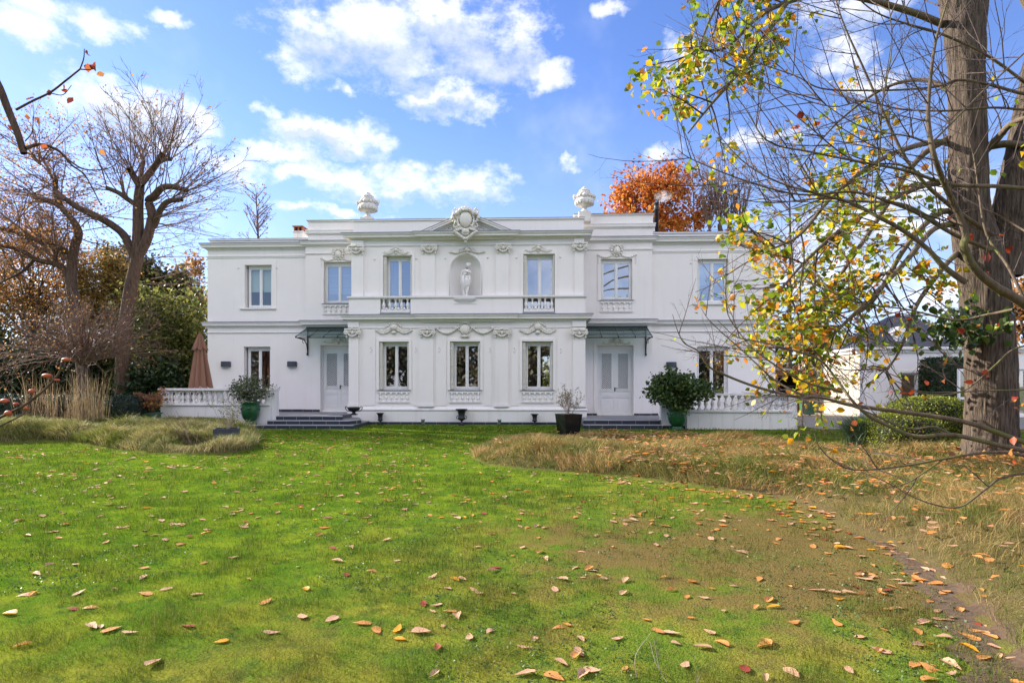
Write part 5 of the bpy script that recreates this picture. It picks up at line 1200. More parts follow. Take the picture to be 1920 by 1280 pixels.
# tall dry reeds
def reeds(px0, px1, Yc, H_, n, lab, rng, spread=.14):
    bx0, bx1 = AX(px0, Yc), AX(px1, Yc); xm = (bx0+bx1)/2; z = float(gz(xm, Yc)); t = empty('reed_clump', (xm, Yc, z), lab, 'ornamental grass', 'tall dry reeds before the clipped hedge')
    x = rng.uniform(bx0, bx1, n); x = np.round(x*3.2)/3.2+rng.normal(0, .055, n); y = Yc+rng.normal(0, .18, n); az = np.where(x > xm, 0, PI)+rng.normal(0, .9, n)
    o = bladesmesh('stalks', x, y, np.full(n, z)-.02, rng.uniform(.35, 1, n)*H_, rng.uniform(.0035, .008, n), np.abs(rng.normal(0, spread*1.6, n)), M['reed'], rng, 4, az, t); return t
reeds(40, 96, 17.6, 1.8, 110, 'leftmost tall greenish dry reed clump', rb); reeds(90, 146, 17.4, 1.9, 110, 'middle tall dry reed clump before the clipped hedge', rb, .2); reeds(150, 192, 17.2, 1.75, 190, 'dense tan reed clump before the grafted tree trunk', rb, .10)
# clipped hedges and bushes: rounded body with leaf faces
def clipped(name, c, rad, n, size, mat, lab, cat, rng, pw=4., group=None, jit=.03, core=.93, base=0):
    t = empty(name, (c[0], c[1], base), lab, cat, group); c = np.array(c); rad = np.array(rad)
    D = rng.normal(0, 1, (n, 3)); s = (np.abs(D/np.abs(D).max(1)[:, None])**pw).sum(1)**(1/pw); D = D/np.abs(D).max(1)[:, None]/s[:, None]; 
    P = c+D*rad*(1+rng.normal(0, jit, (n, 1))-np.abs(rng.normal(0, .03, (n, 1)))); P = P[P[:, 2] > base]
    leaves('foliage', P, size, M[mat], t, rng, 'quad')
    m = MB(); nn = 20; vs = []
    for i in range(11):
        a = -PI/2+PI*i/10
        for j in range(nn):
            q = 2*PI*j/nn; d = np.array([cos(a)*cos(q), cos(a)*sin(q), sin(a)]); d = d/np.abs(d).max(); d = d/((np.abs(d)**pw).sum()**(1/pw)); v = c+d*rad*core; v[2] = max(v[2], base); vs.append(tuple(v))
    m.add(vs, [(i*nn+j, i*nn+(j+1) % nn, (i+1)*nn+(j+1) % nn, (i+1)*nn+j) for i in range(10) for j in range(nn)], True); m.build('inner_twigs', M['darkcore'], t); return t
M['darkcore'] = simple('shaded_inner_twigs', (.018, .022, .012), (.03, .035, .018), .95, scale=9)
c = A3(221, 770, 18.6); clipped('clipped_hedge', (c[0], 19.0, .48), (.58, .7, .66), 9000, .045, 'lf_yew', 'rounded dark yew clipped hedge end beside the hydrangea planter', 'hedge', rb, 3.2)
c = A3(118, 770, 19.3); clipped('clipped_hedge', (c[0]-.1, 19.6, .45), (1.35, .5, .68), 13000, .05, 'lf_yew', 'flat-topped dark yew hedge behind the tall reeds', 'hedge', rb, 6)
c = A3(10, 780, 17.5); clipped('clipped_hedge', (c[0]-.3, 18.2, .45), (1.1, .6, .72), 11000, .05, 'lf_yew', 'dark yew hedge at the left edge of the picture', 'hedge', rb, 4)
# hydrangea in a planter box beside the terrace
hx = AX(272, 19.4); t = empty('hydrangea', (hx, 19.4, .55), 'dried brown hydrangea with rusty flower heads in a green box', 'shrub'); P = []; F_ = []
tb = Tubes(); heads = []
for k in range(34):
    e = np.array([hx+rb.normal(0, .30), 19.4+rb.normal(0, .25), .85+abs(rb.normal(0, .30))]); e[2] = min(e[2], 1.55); b0 = np.array([hx+rb.normal(0, .12), 19.4+rb.normal(0, .1), .52]); tb.add(smoothline([b0, (b0+e)/2+rb.normal(0, .03, 3), e], 3), .006, 4); heads.append(e)
tb.build('stems', M['twigr'], t)
H2 = np.array(heads); idx = rb.integers(len(H2), size=2600); D = rb.normal(0, 1, (2600, 3)); D /= np.linalg.norm(D, axis=1)[:, None]; leaves('flower_heads', H2[idx]+D*np.array([.10, .10, .065])*rb.uniform(.7, 1, (2600, 1)), .032, M['lf_hyd'], t, rb, 'quad')
leaves('foliage', H2[rb.integers(len(H2), size=420)]-np.array([0, 0, .16])+rb.normal(0, .10, (420, 3)), .085, M['lf_brown'], t, rb)
t = empty('planter_box', (hx, 19.4, 0), 'low green planter box under the dried hydrangea', 'planter'); m = MB(); m.box(hx-.36, hx+.36, 19.1, 19.7, 0, .50); m.box(hx-.39, hx+.39, 19.07, 19.73, .502, .55); m.build('planter_body', M['bin'], t)
m = MB(); m.box(hx-.33, hx+.33, 19.13, 19.67, .551, .562); m.build('soil', M['soil'], t)
# bushes by the big tree
rx, ry = gnd(1652, 856); t = empty('rosemary_bush', (rx, ry+.4, 0), 'dark grey-green rosemary bush at the right end of the lawn', 'shrub')
n = 6500; a_ = rb.random(n)*2*PI; L = rb.uniform(.5, 1, n)*.92; bladesmesh('foliage', rx+rb.normal(0, .14, n), ry+.4+rb.normal(0, .14, n), rb.uniform(.1, .25, n), L*.85, np.full(n, .011), rb.uniform(.15, 1.0, n), M['lf_ros'], rb, 3, a_, t)
cx_, cy_ = gnd(1746, 868); clipped('box_bush', (cx_, cy_+.9, .42), (.62, .6, .46), 10000, .035, 'lf_box', 'square yellow-green box bush just left of the big trunk', 'shrub', rb, 3.6, jit=.06, core=.9)
cx_ = AX(1738, 15.5); clipped('box_bush', (cx_+.1, 15.6, .62), (1.0, .7, .56), 12000, .045, 'lf_box', 'rounded wide box bush behind the square one', 'shrub', rb, 2.6, jit=.05, core=.9)
cx_ = AX(1700, 14.0); clipped('box_bush', (cx_-.1, 14.2, .32), (.45, .45, .4), 4500, .04, 'lf_ros', 'small grey-green mound between the rosemary and the box bushes', 'shrub', rb, 2.4, jit=.09, core=.85)
# ============================================================ TREES
def poly3(l, n=5): return smoothline([A3(*q) for q in l], n)
def limb(tb, pts, r0, r1, sides=10, n=5, ridge=0):
    P = poly3(pts, n) if len(pts[0]) == 3 and not isinstance(pts, np.ndarray) else pts; tb.add(P, np.linspace(r0, r1, len(P)), sides); return P
def sprout(tb, P, n, L, r, prm, tips, rng, f0=.1, up=None, upw=.5, side=None):
    k = len(P)-1
    for q in range(n):
        f = rng.uniform(f0, 1); x = f*k; i = min(int(x), k-1); a = P[i]+(P[i+1]-P[i])*(x-i); dd = unit(P[i+1]-P[i]); o = unit(rng.normal(0, 1, 3)); o = unit(o-dd*o.dot(dd)); d = dd*.5+o
        if up is not None: d = unit(d)*(1-upw)+np.array(up)*upw
        grow(tb, a, d, L*rng.uniform(.5, 1.1), r, 0, prm, tips, rng)
def tipleaves(tips, n, rng, spread=.05, drop=0.):
    idx = rng.integers(len(tips), size=n); P = np.array([tips[i][rng.integers(len(tips[i])//2, len(tips[i]))] for i in idx]); return P+rng.normal(0, spread, (n, 3))-np.array([0, 0, drop])
def PRM(**k):
    d = dict(seg=[6, 5, 4], wob=[.10, .14, .18], trop=[.0, .0, .0], tap=.3, sides=[5, 4, 3], n=[1, 6, 4], ang=(25, 60), len=(.45, .75), rr=.55, rmin=.006); d['from'] = [.15, .2, .2]; d.update(k); return d
rt = np.random.default_rng(21)
# --- big pollarded tree left of the house
Y0 = 24.6; b = A3(229, HOR+1.46*FPX/Y0-.5, Y0); t = empty('pollarded_tree', (b[0], Y0, 0), 'tall bare pollarded tree with knobbly limbs left of the house', 'tree', None)
tb = Tubes(); tips = []; tw = Tubes()
limb(tb, [(229, 765, Y0), (229, 700, Y0), (233, 620, Y0), (245, 540, Y0), (256, 490, Y0), (260, 463, Y0)], .28, .23, 14)
V = []
V.append(limb(tb, [(258, 480, Y0), (259, 430, Y0), (259, 388, Y0), (262, 350, Y0+.2), (264, 335, Y0+.3)], .24, .17, 10))
V.append(limb(tb, [(262, 350, Y0), (250, 330, Y0), (243, 316, Y0-.3)], .15, .12, 8)); V.append(limb(tb, [(264, 345, Y0), (280, 325, Y0+.2), (293, 308, Y0), (305, 288, Y0-.2)], .15, .12, 8))
V.append(limb(tb, [(262, 345, Y0), (265, 320, Y0+.8), (268, 300, Y0+1.2), (252, 290, Y0+1.5)], .11, .08, 8))
V.append(limb(tb, [(262, 475, Y0), (276, 447, Y0), (285, 404, Y0), (279, 378, Y0+.2), (289, 368, Y0), (303, 353, Y0-.2), (320, 350, Y0-.3), (351, 357, Y0-.4)], .22, .10, 10))
V.append(limb(tb, [(281, 430, Y0), (291, 419, Y0), (300, 395, Y0-.3), (315, 378, Y0-.5), (341, 374, Y0-.6)], .15, .10, 8))
V.append(limb(tb, [(257, 385, Y0), (240, 374, Y0-.3), (223, 362, Y0-.4), (200, 352, Y0-.5)], .12, .08, 8))
V.append(limb(tb, [(252, 485, Y0), (235, 445, Y0), (213, 424, Y0-.3), (180, 405, Y0-.6), (157, 395, Y0-.8), (135, 382, Y0-1), (121, 372, Y0-1.2)], .18, .10, 8))
V.append(limb(tb, [(293, 308, Y0), (310, 300, Y0+.3), (322, 300, Y0+.4)], .08, .06, 7))
pr = PRM(n=[1, 6, 4], len=(.35, .6), ang=(18, 48), seg=[8, 5, 4], wob=[.06, .12, .16], trop=[.05, .05, .03], rmin=.009, rr=.5); crown_c = A3(262, 425, Y0)
for k, P in enumerate(V):
    for q in range(11 if k not in (4, 5) else 13):
        i = rt.integers(len(P)//3, len(P)); a = P[i]; d = unit(a-crown_c+rt.normal(0, .5, 3)*np.array([1.6, 1, .6]))*1.2+rt.normal(0, .42, 3)+np.array([0, 0, .15]); grow(tw, a, d, rt.uniform(1.7, 3.3), .024, 0, pr, tips, rt)
pr2 = PRM(n=[1, 6, 3], len=(.35, .6), ang=(20, 50), seg=[8, 5, 4], wob=[.08, .14, .16], trop=[.02, 0, 0], rmin=.008, rr=.5)
for q in range(20):   # drooping epicormic shoots on the right side
    a = A3(265+rt.uniform(0, 20), rt.uniform(380, 560), Y0); grow(tw, a, (1, rt.normal(0, .4), rt.uniform(-.1, .35)), rt.uniform(2.0, 3.6), .02, 0, pr2, tips, rt)
tb.build('trunk', M['barkr'], t); tw.build('twigs', M['twigr'], t); leaves('foliage', tipleaves(tips, 500, rt, .06), .09, M['lf_brown'], t, rt)
# --- second big tree further left with orange-brown leaves
Y1 = 24.9; b = A3(150, 780, Y1); t = empty('beech_tree', (b[0], Y1, 0), 'big crooked tree with orange-brown leaves at the far left', 'tree'); tb = Tubes(); tw = Tubes(); tips = []; V = []
V.append(limb(tb, [(160, 785, Y1), (156, 700, Y1), (148, 620, Y1), (137, 560, Y1), (134, 520, Y1), (138, 470, Y1), (147, 440, Y1), (143, 424, Y1), (134, 410, Y1), (115, 388, Y1), (104, 360, Y1), (106, 330, Y1)], .27, .08, 12)[20:])
V.append(limb(tb, [(115, 388, Y1), (95, 377, Y1), (78, 376, Y1), (66, 370, Y1), (64, 362, Y1)], .13, .08, 8)); V.append(limb(tb, [(135, 475, Y1), (100, 462, Y1), (59, 446, Y1-.3), (20, 432, Y1-.5), (-20, 425, Y1-.6)], .15, .07, 8))
V.append(limb(tb, [(134, 548, Y1), (124, 510, Y1), (105, 495, Y1), (69, 487, Y1), (40, 470, Y1-.2), (0, 460, Y1-.4)], .16, .07, 8)); V.append(limb(tb, [(104, 500, Y1), (104, 475, Y1), (108, 460, Y1)], .10, .08, 8)); V.append(limb(tb, [(64, 487, Y1), (40, 510, Y1), (0, 530, Y1)], .08, .04, 6))
V.append(limb(tb, [(120, 395, Y1), (95, 330, Y1-.2), (60, 290, Y1-.3)], .05, .02, 5)); 
pr = PRM(n=[1, 6, 4], len=(.35, .65), ang=(22, 60), seg=[7, 5, 4], wob=[.10, .16, .2], trop=[.04, .02, 0], rmin=.008)
for k, P in enumerate(V):
    for q in range(15):
        i = rt.integers(len(P)//4, len(P)); d = rt.normal(0, .6, 3)+np.array([-.35, 0, .5]); grow(tw, P[i], d, rt.uniform(1.6, 3.2), .03, 0, pr, tips, rt)
tb.build('trunk', M['barkr'], t); tw.build('twigs', M['twigr'], t); leaves('foliage', tipleaves(tips, 7500, rt, .22), .09, M['lf_brown'], t, rt, 'quad')
# --- grafted umbrella tree with a low flat crown of twigs
Y2 = 20.6; b = A3(159, 800, Y2); t = empty('umbrella_tree', (b[0], Y2, 0), 'small grafted tree with a dense umbrella of reddish bare twigs', 'tree'); tb = Tubes(); tw = Tubes(); tips = []
limb(tb, [(161, 800, Y2), (159, 740, Y2), (158, 700, Y2), (157, 682, Y2)], .105, .10, 10); m = MB(); c = A3(157, 680, Y2); m.lump(tuple(c), (.17, .17, .12), 12, 8); m.build('graft_knob', M['barkr'], t)
pr = PRM(n=[1, 7, 5], len=(.35, .62), ang=(20, 55), seg=[9, 6, 4], wob=[.09, .14, .18], trop=[-.13, -.14, -.2], rmin=.0055, rr=.5, sides=[5, 3, 3])
for q in range(74):
    a = q*2.39996+rt.normal(0, .1); el = rt.uniform(.12, 1.0)**1.0*2.0; L = rt.uniform(2.2, 4.0)*(1 if el < .8 else .78); grow(tw, c+np.array([cos(a)*.1, sin(a)*.1, 0]), (cos(a), sin(a), el), L, .026, 0, pr, tips, rt)
tb.build('trunk', M['bark'], t); tw.build('twigs', M['twigr'], t); leaves('foliage', tipleaves(tips, 1500, rt, .08), .06, M['lf_brown'], t, rt, 'quad')
# --- generic leafy tree
def leafy(name, px, Yc, pyt, pxw, lab, mat, n, size, rng, trunkpx=None, pyb=None, cl=60, twm='twigr', barkm='bark', shape='quad', flat=1., group=None, dens=.18, nbr=16, cshape=None, tw_=True):
    ct = A3(px, pyt, Yc); rw = pxw*Yc/FPX/2; zt = ct[2]; zb = at(px, pyb, Yc).z if pyb else zt*.35; t = empty(name, (ct[0], Yc, 0), lab, 'tree', group); tb = Tubes(); c = np.array([ct[0], Yc, (zt+zb)/2]); rad = np.array([rw, rw*.8, (zt-zb)/2])
    D = rng.normal(0, 1, (cl, 3)); D /= np.linalg.norm(D, axis=1)[:, None]; CC = c+D*rad*(rng.uniform(.25, 1, (cl, 1))**.5)*rng.uniform(.75, 1.05, (cl, 1))
    if cshape == 'cone': CC[:, :2] = c[:2]+(CC[:, :2]-c[:2])*np.clip((zt-CC[:, 2])/(zt-zb), .08, 1)[:, None]*1.15
    top = np.array([ct[0], Yc, zb+(zt-zb)*.45]); tr_ = smoothline([(ct[0]+rng.normal(0, .1), Yc, -.1), (ct[0]+rng.normal(0, .15), Yc, zb*.6), (ct[0], Yc, zb), top], 4); tb.add(tr_, np.linspace(max(.12, rw*.06), .05, len(tr_)), 8)
    for e in CC[:nbr*3]:
        s = tr_[rng.integers(len(tr_)//2, len(tr_))]; tb.add(smoothline([s, (s+e)/2+np.array([0, 0, .12*rw])+rng.normal(0, .06*rw, 3), e], 4), np.linspace(.05, .012, 9), 4)
    tb.build('trunk', M[barkm], t); idx = rng.integers(cl, size=n); P = CC[idx]+rng.normal(0, 1, (n, 3))*np.minimum(rad, rad.mean())*dens*rng.uniform(.5, 1.5, (cl, 1))[idx]
    leaves('crown', P, size, M[mat], t, rng, shape); return t
rr_ = np.random.default_rng(33)
leafy('maple_tree', 1222, 36, 304, 205, 'bright orange maple behind the roof right of the villa', 'lf_orange', 9500, .20, rr_, pyb=480, cl=52, dens=.13)
# background on the left: trees one by one
bgm = 'trees in the background behind the left hedge'
leafy('conifer', 238, 33, 440, 130, 'dark olive conifer between the two big left trunks', 'lf_pine', 8000, .2, rr_, pyb=640, cl=75, cshape=None, dens=.13, group=bgm)
leafy('conifer', 318, 34, 500, 120, 'greyish conifer just left of the house wall', 'lf_pine', 7500, .26, rr_, pyb=650, cl=60, dens=.14, group=bgm)
leafy('golden_tree', 196, 31, 466, 150, 'golden yellow tree behind the crooked big tree', 'lf_yel', 9000, .13, rr_, pyb=620, cl=70, dens=.16, group=bgm)
leafy('golden_tree', 60, 30, 420, 230, 'orange golden tree at the left edge behind the big tree', 'lf_brown', 11000, .12, rr_, pyb=610, cl=80, dens=.15, group=bgm)
leafy('golden_tree', -30, 32, 470, 200, 'yellow-green leaved tree cut by the left picture edge', 'lf_yel', 8000, .14, rr_, pyb=680, cl=60, dens=.17, group=bgm)
leafy('golden_tree', 110, 33, 520, 200, 'low dull golden tree behind the umbrella tree', 'lf_yel', 9000, .14, rr_, pyb=720, cl=70, dens=.18, group=bgm)
leafy('golden_tree', 360, 38, 470, 90, 'thin pale brown tree next to the house corner', 'lf_brown', 2500, .2, rr_, pyb=640, cl=50, dens=.16, group=bgm)
for px, Yc, pyt, w, lab in [(330, 26.5, 540, 130, 'bright green bamboo thicket beside the parasol'), (268, 29.5, 595, 110, 'bamboo clump right behind the big bare trunk')]:
    t = empty('bamboo', (AX(px, Yc), Yc, 0), lab, 'bamboo'); tb = Tubes(); P = []
    for k in range(70):
        bx = AX(px, Yc)+rr_.normal(0, w*Yc/FPX*.24); by = Yc+rr_.normal(0, .7); zt = at(px, pyt, Yc).z*rr_.uniform(.6, 1.02); e = np.array([bx+rr_.normal(0, .5), by+rr_.normal(0, .4), zt]); L_ = smoothline([(bx, by, 0), ((bx*2+e[0])/3, by, zt*.55), e], 5); tb.add(L_, np.linspace(.022, .006, len(L_)), 4)
        for q in range(150): P.append(L_[rr_.integers(3, len(L_))]+rr_.normal(0, .26, 3)*np.array([1, 1, 1.2]))
    tb.build('canes', M['lf_bamboo'], t); P = np.array(P); P[:, 2] = np.abs(P[:, 2]); leaves('foliage', P, .16, M['lf_bamboo'], t, rr_, 'quad', droop=.4)
for k, (px, Yc, pyt, w, lab) in enumerate([(30, 27, 640, 150, 'dark evergreen shrub mass low at the left edge'), (110, 28, 628, 150, 'dark evergreen shrub mass behind the reeds'), (200, 29.5, 620, 130, 'dark evergreen shrub mass behind the big bare trunk'), (290, 25.6, 670, 130, 'dark evergreen shrub mass behind the hydrangea'), (365, 27, 700, 90, 'dark evergreen shrub mass behind the folded parasol'), (-50, 25, 600, 120, 'dark evergreen shrub mass beyond the left picture edge')]):
    leafy('evergreen_shrub', px, Yc, pyt, w, lab, 'lf_dark', 9000, .17, rr_, pyb=800, cl=70, dens=.22, group='evergreen shrubs in the left background')
# far wood closing the horizon
def wood(lab, xs, Yc, H_, n, rng, mat='lf_dark', size=.35):
    xa, xb = xs; k = int(abs(xb-xa)/2.2)+1; tb = Tubes(); CC = []
    for i in range(k):
        bx = xa+(xb-xa)*(i+rng.random())/k; by = Yc+rng.normal(0, 1.2); h = H_*rng.uniform(.7, 1.1); tb.add([(bx, by, 0), (bx+rng.normal(0, .3), by, h*.8)], [.16, .05], 6)
        for q in range(9): CC.append((bx+rng.normal(0, 1.3), by+rng.normal(0, .8), h*rng.uniform(.15, .95)))
    CC = np.array(CC); P = CC[rng.integers(len(CC), size=n)]+rng.normal(0, .6, (n, 3)); P[:, 2] = np.abs(P[:, 2])
    me = leaves('wood', P, size, M[mat], None, rng, 'quad'); tag(me, lab, None, None, 'stuff'); o = tb.build('wood_trunks', M['bark'], me)
wood('dark far-off wood closing the view at the left', (-62, -13), 44, 4.6, 12000, rr_); wood('dark far-off wood closing the view at the right', (16, 70), 50, 6, 14000, rr_)
wood('leafy green wood behind the villa, glimpsed through its back window', (-8, 14), 41, 5, 7000, rr_, 'lf_bamboo'); wood('dark wood on the camera side, seen mirrored in the panes', (-34, 26), -17, 8.5, 30000, rr_, 'lf_dry', .5)
# --- bare trees behind the roofs
Y3 = 34.; c = A3(1366, 432, Y3); t = empty('pollarded_tree', (c[0], Y3, 0), 'bare pollarded tree with upright shoots behind the right wing roof', 'tree'); tb = Tubes(); tw = Tubes(); tips = []
limb(tb, [(1366, 765, Y3), (1366, 600, Y3), (1362, 500, Y3), (1362, 455, Y3)], .30, .22, 10)
pr = PRM(n=[1, 5, 3], len=(.25, .5), ang=(12, 35), seg=[8, 4, 3], wob=[.05, .10, .14], trop=[.10, .08, .05], rmin=.011, rr=.5)
for e in ((1350, 428), (1368, 426), (1388, 432), (1330, 440)):
    P = limb(tb, [(1362, 470, Y3), ((1362+e[0])/2, 450, Y3), (e[0], e[1], Y3), (e[0], e[1]-8, Y3)], .15, .13, 8)
    for q in range(17): grow(tw, P[-1], (rt.normal(0, .30), rt.normal(0, .3), 1), rt.uniform(1.8, 3.9), .035, 0, pr, tips, rt)
tb.build('trunk', M['barkr'], t); tw.build('twigs', M['twigr'], t); leaves('foliage', tipleaves(tips, 260, rt, .08), .12, M['lf_brown'], t, rt)
for px, pyt, Yc, lab, nl in ((482, 366, 40., 'thin bare tree rising behind the left wing roof', 150), (1480, 300, 38., 'thin bare tree behind the far right of the villa', 300), (1300, 315, 41., 'half bare twiggy tree behind the orange maple', 500)):
    c = A3(px, 560, Yc); t = empty('bare_tree', (c[0], Yc, 0), lab, 'tree'); tb = Tubes(); tw = Tubes(); tips = []; P = limb(tb, [(px, 758, Yc), (px, 560, Yc), (px+2, 450, Yc), (px-2, pyt, Yc)], .18, .02, 7)
    pr = PRM(n=[1, 5, 3], len=(.3, .5), ang=(22, 50), rmin=.012, trop=[.05, .04, .03]); sprout(tw, P[5:], 34, (3.0 if px != 482 else 1.9), .035, pr, tips, rt, up=(0, 0, 1), upw=.35)
    tb.build('trunk', M['twig'], t); tw.build('twigs', M['twigr'], t); leaves('foliage', tipleaves(tips, nl, rt, .06), .12, M['lf_brown'], t, rt)
# ============================================================ THE BIG TREE ON THE RIGHT
YT2 = 10.3; base = A3(1858, 875, YT2)
t = big = empty('lime_tree', (base[0], YT2, 0), 'huge ridged tree trunk on the right with yellow-green leafy branches', 'tree')
def barktube(path, radf, n=72, rows=90, seed=0, flare=None):
    P = smoothline(path, 10); s = np.linspace(0, len(P)-1, rows); Pi = np.stack([np.interp(s, np.arange(len(P)), P[:, k]) for k in range(3)], 1); f = s/(len(P)-1); r = np.interp(f, *zip(*radf)); an = np.arange(n)*2*PI/n
    A, F2 = np.meshgrid(an, f); Rg = r[:, None]*np.ones_like(A); z = Pi[:, 2][:, None]
    u = A*r.mean()*9+seed; tw_ = .35*np.sin(z*1.3+A)+.5*vnoise(A*2, z*1.5+0*A, 1.0, seed)
    ridge = np.abs(np.sin(u*1.6+tw_*3+2.2*vnoise(np.cos(A)*3+5, z*1.4+np.sin(A)*3, 1.0, seed+3)*PI)); rough = vnoise(np.cos(A)*4+9, z*5+np.sin(A)*4, 1.5, seed+8)
    Rg = Rg*(1+.055*(ridge-.5)+.07*(rough-.5)+.10*(vnoise(np.cos(A)+3, z*.9+np.sin(A), 1.0, seed+12)-.5))
    if flare: Rg = Rg*(1+flare*np.clip(1-(z-.0)/.9, 0, 1)**2*(1+.5*np.cos(A*5+1)))
    V = np.stack([Pi[:, 0][:, None]+Rg*np.cos(A), Pi[:, 1][:, None]+Rg*np.sin(A), z+0*A], -1).reshape(-1, 3); i = np.arange(rows-1)[:, None]*n; j = np.arange(n)[None, :]
    return V, np.stack([i+j, i+(j+1) % n, i+n+(j+1) % n, i+n+j], -1).reshape(-1, 4)
V1, F1 = barktube([A3(1858, 900, YT2), A3(1858, 820, YT2), A3(1858, 700, YT2), A3(1852, 600, YT2), A3(1836, 480, YT2), A3(1817, 380, YT2), A3(1815, 250, YT2), A3(1813, 130, YT2), A3(1808, 20, YT2), A3(1806, -120, YT2), A3(1800, -400, YT2)], [(0, .375), (.1, .36), (.3, .35), (.42, .33), (.5, .28), (.6, .26), (.7, .255), (.78, .30), (.85, .37), (1, .3)], seed=1, flare=.35, rows=150)
V2, F2 = barktube([A3(1880, 520, YT2+.1), A3(1890, 440, YT2+.1), A3(1903, 360, YT2), A3(1922, 260, YT2), A3(1950, 120, YT2), A3(1990, -100, YT2)], [(0, .27), (.3, .29), (.5, .25), (1, .2)], seed=4, n=56, rows=70)
mesh_np('trunk', np.concatenate([V1, V2]), [np.concatenate([F1, F2+len(V1)])], M['bark'], t, True)
tb = Tubes(); tw = Tubes(); tips = []; rl_ = np.random.default_rng(44); LB = []
for pts, r0, r1 in [
    ([(1795, 340, 10.7), (1740, 345, 10.3), (1670, 375, 9.8), (1590, 420, 9.4), (1510, 490, 9.1), (1450, 560, 9.0)], .06, .015),
    ([(1795, 270, 10.7), (1740, 268, 10.2), (1650, 300, 9.6), (1560, 370, 9.2), (1500, 440, 8.9), (1440, 470, 8.8)], .055, .012),
    ([(1795, 250, 10.7), (1720, 300, 10.6), (1640, 420, 10.4), (1560, 540, 10.2), (1510, 620, 10.1), (1470, 670, 10.)], .06, .012),
    ([(1800, 400, 10.7), (1760, 400, 10.3), (1700, 460, 10.), (1640, 560, 9.8), (1590, 600, 9.7), (1540, 650, 9.6)], .06, .012),
    ([(1800, 420, 10.5), (1750, 430, 10.), (1690, 500, 9.4), (1610, 580, 9.0), (1550, 640, 8.9), (1500, 700, 8.8)], .055, .012),
    ([(1810, 20, 10.7), (1720, -40, 10.2), (1600, -60, 9.7), (1500, -20, 9.2), (1440, 60, 8.9), (1390, 130, 8.7), (1330, 200, 8.6), (1290, 250, 8.5)], .07, .01),
    ([(1810, -60, 10.7), (1650, -120, 10.0), (1480, -110, 9.3), (1380, -40, 8.9), (1330, 40, 8.7), (1300, 130, 8.6)], .06, .01),
    ([(1800, 60, 10.7), (1700, 20, 9.9), (1560, -10, 9.4), (1440, 20, 9.0), (1360, 90, 8.7), (1290, 90, 8.6)], .06, .01),
    ([(1800, 180, 10.7), (1730, 150, 11.2), (1650, 170, 11.6), (1560, 240, 12.), (1490, 330, 12.2)], .045, .01),
    ([(1800, 470, 10.4), (1770, 500, 10.), (1720, 570, 9.6), (1690, 650, 9.4), (1660, 700, 9.3)], .05, .01),
    ([(1830, 300, 10.4), (1870, 260, 10.), (1900, 230, 9.6), (1960, 210, 9.0)], .07, .03), ([(1850, 275, 10.5), (1890, 270, 10.2), (1940, 274, 10.)], .07, .05)]:
    P = limb(tb, pts, r0, r1, 8, 6); LB.append(P)
prL = PRM(n=[1, 4, 3], len=(.4, .7), ang=(25, 60), seg=[7, 5, 4], wob=[.10, .16, .2], trop=[-.30, -.45, -.6], rmin=.004, rr=.5)
tipsets = []
for k, P in enumerate(LB):
    ts = []; nn = [20, 20, 24, 22, 22, 13, 15, 11, 10, 12, 4, 0][k]; sprout(tw, P, nn, [1.5, 1.4, 1.6, 1.5, 1.3, 1.0, 1.0, .9, 1.2, 1.1, .8, 1][k], .014, prL, ts, rl_, f0=.38); tipsets.append(ts)
tb.build('limbs', M['barkg'], t); tw.build('twigs', M['twig'], t); LP = []
for k, n in enumerate([950, 720, 900, 700, 650, 470, 540, 360, 220, 70, 30, 0]):
    if n and tipsets[k]: LP.append(tipleaves(tipsets[k], n, rl_, .07, .04))
LP = np.concatenate(LP); rx_, ry_, rz_ = LP[:, 0], LP[:, 1], LP[:, 2]     # thinner low outer foliage so the outbuilding stays open to view
fw = ry_*CT-rx_*ST; ppx = 960+FPX*(rx_*CT+ry_*ST)/fw; ppy = HOR-FPX*(rz_-CH)/fw
LP = LP[~(((ppx > 1575) & (ppx < 1800) & (ppy > 575) & (rl_.random(len(LP)) < .72)) | ((ppy > 740) & (rl_.random(len(LP)) < .6)) | ((ppx < 1400) & (ppy > 460) & (rl_.random(len(LP)) < .6)))]
leaves('foliage', LP, .092, M['lf_lime'], t, rl_, 'leaf', droop=.35)
# ivy-like side shoots with dark leaves on the trunk at head height
P = A3(1800, 615, 10.0)+rl_.normal(0, 1, (260, 3))*np.array([.33, .2, .22]); leaves('foliage', P, .12, M['lf_shrub'], t, rl_, 'leaf', droop=.7)
# debris of leaves and low stems at the foot
P = np.array([base[0], 9.55, .16])+rl_.normal(0, 1, (1100, 3))*np.array([.85, .25, .10]); P[:, 2] = np.abs(P[:, 2]); tag(leaves('leaf_litter', P, .10, M['lf_brown'], None, rl_), 'heap of dark brown dead leaves round the foot of the big tree', None, None, 'stuff')
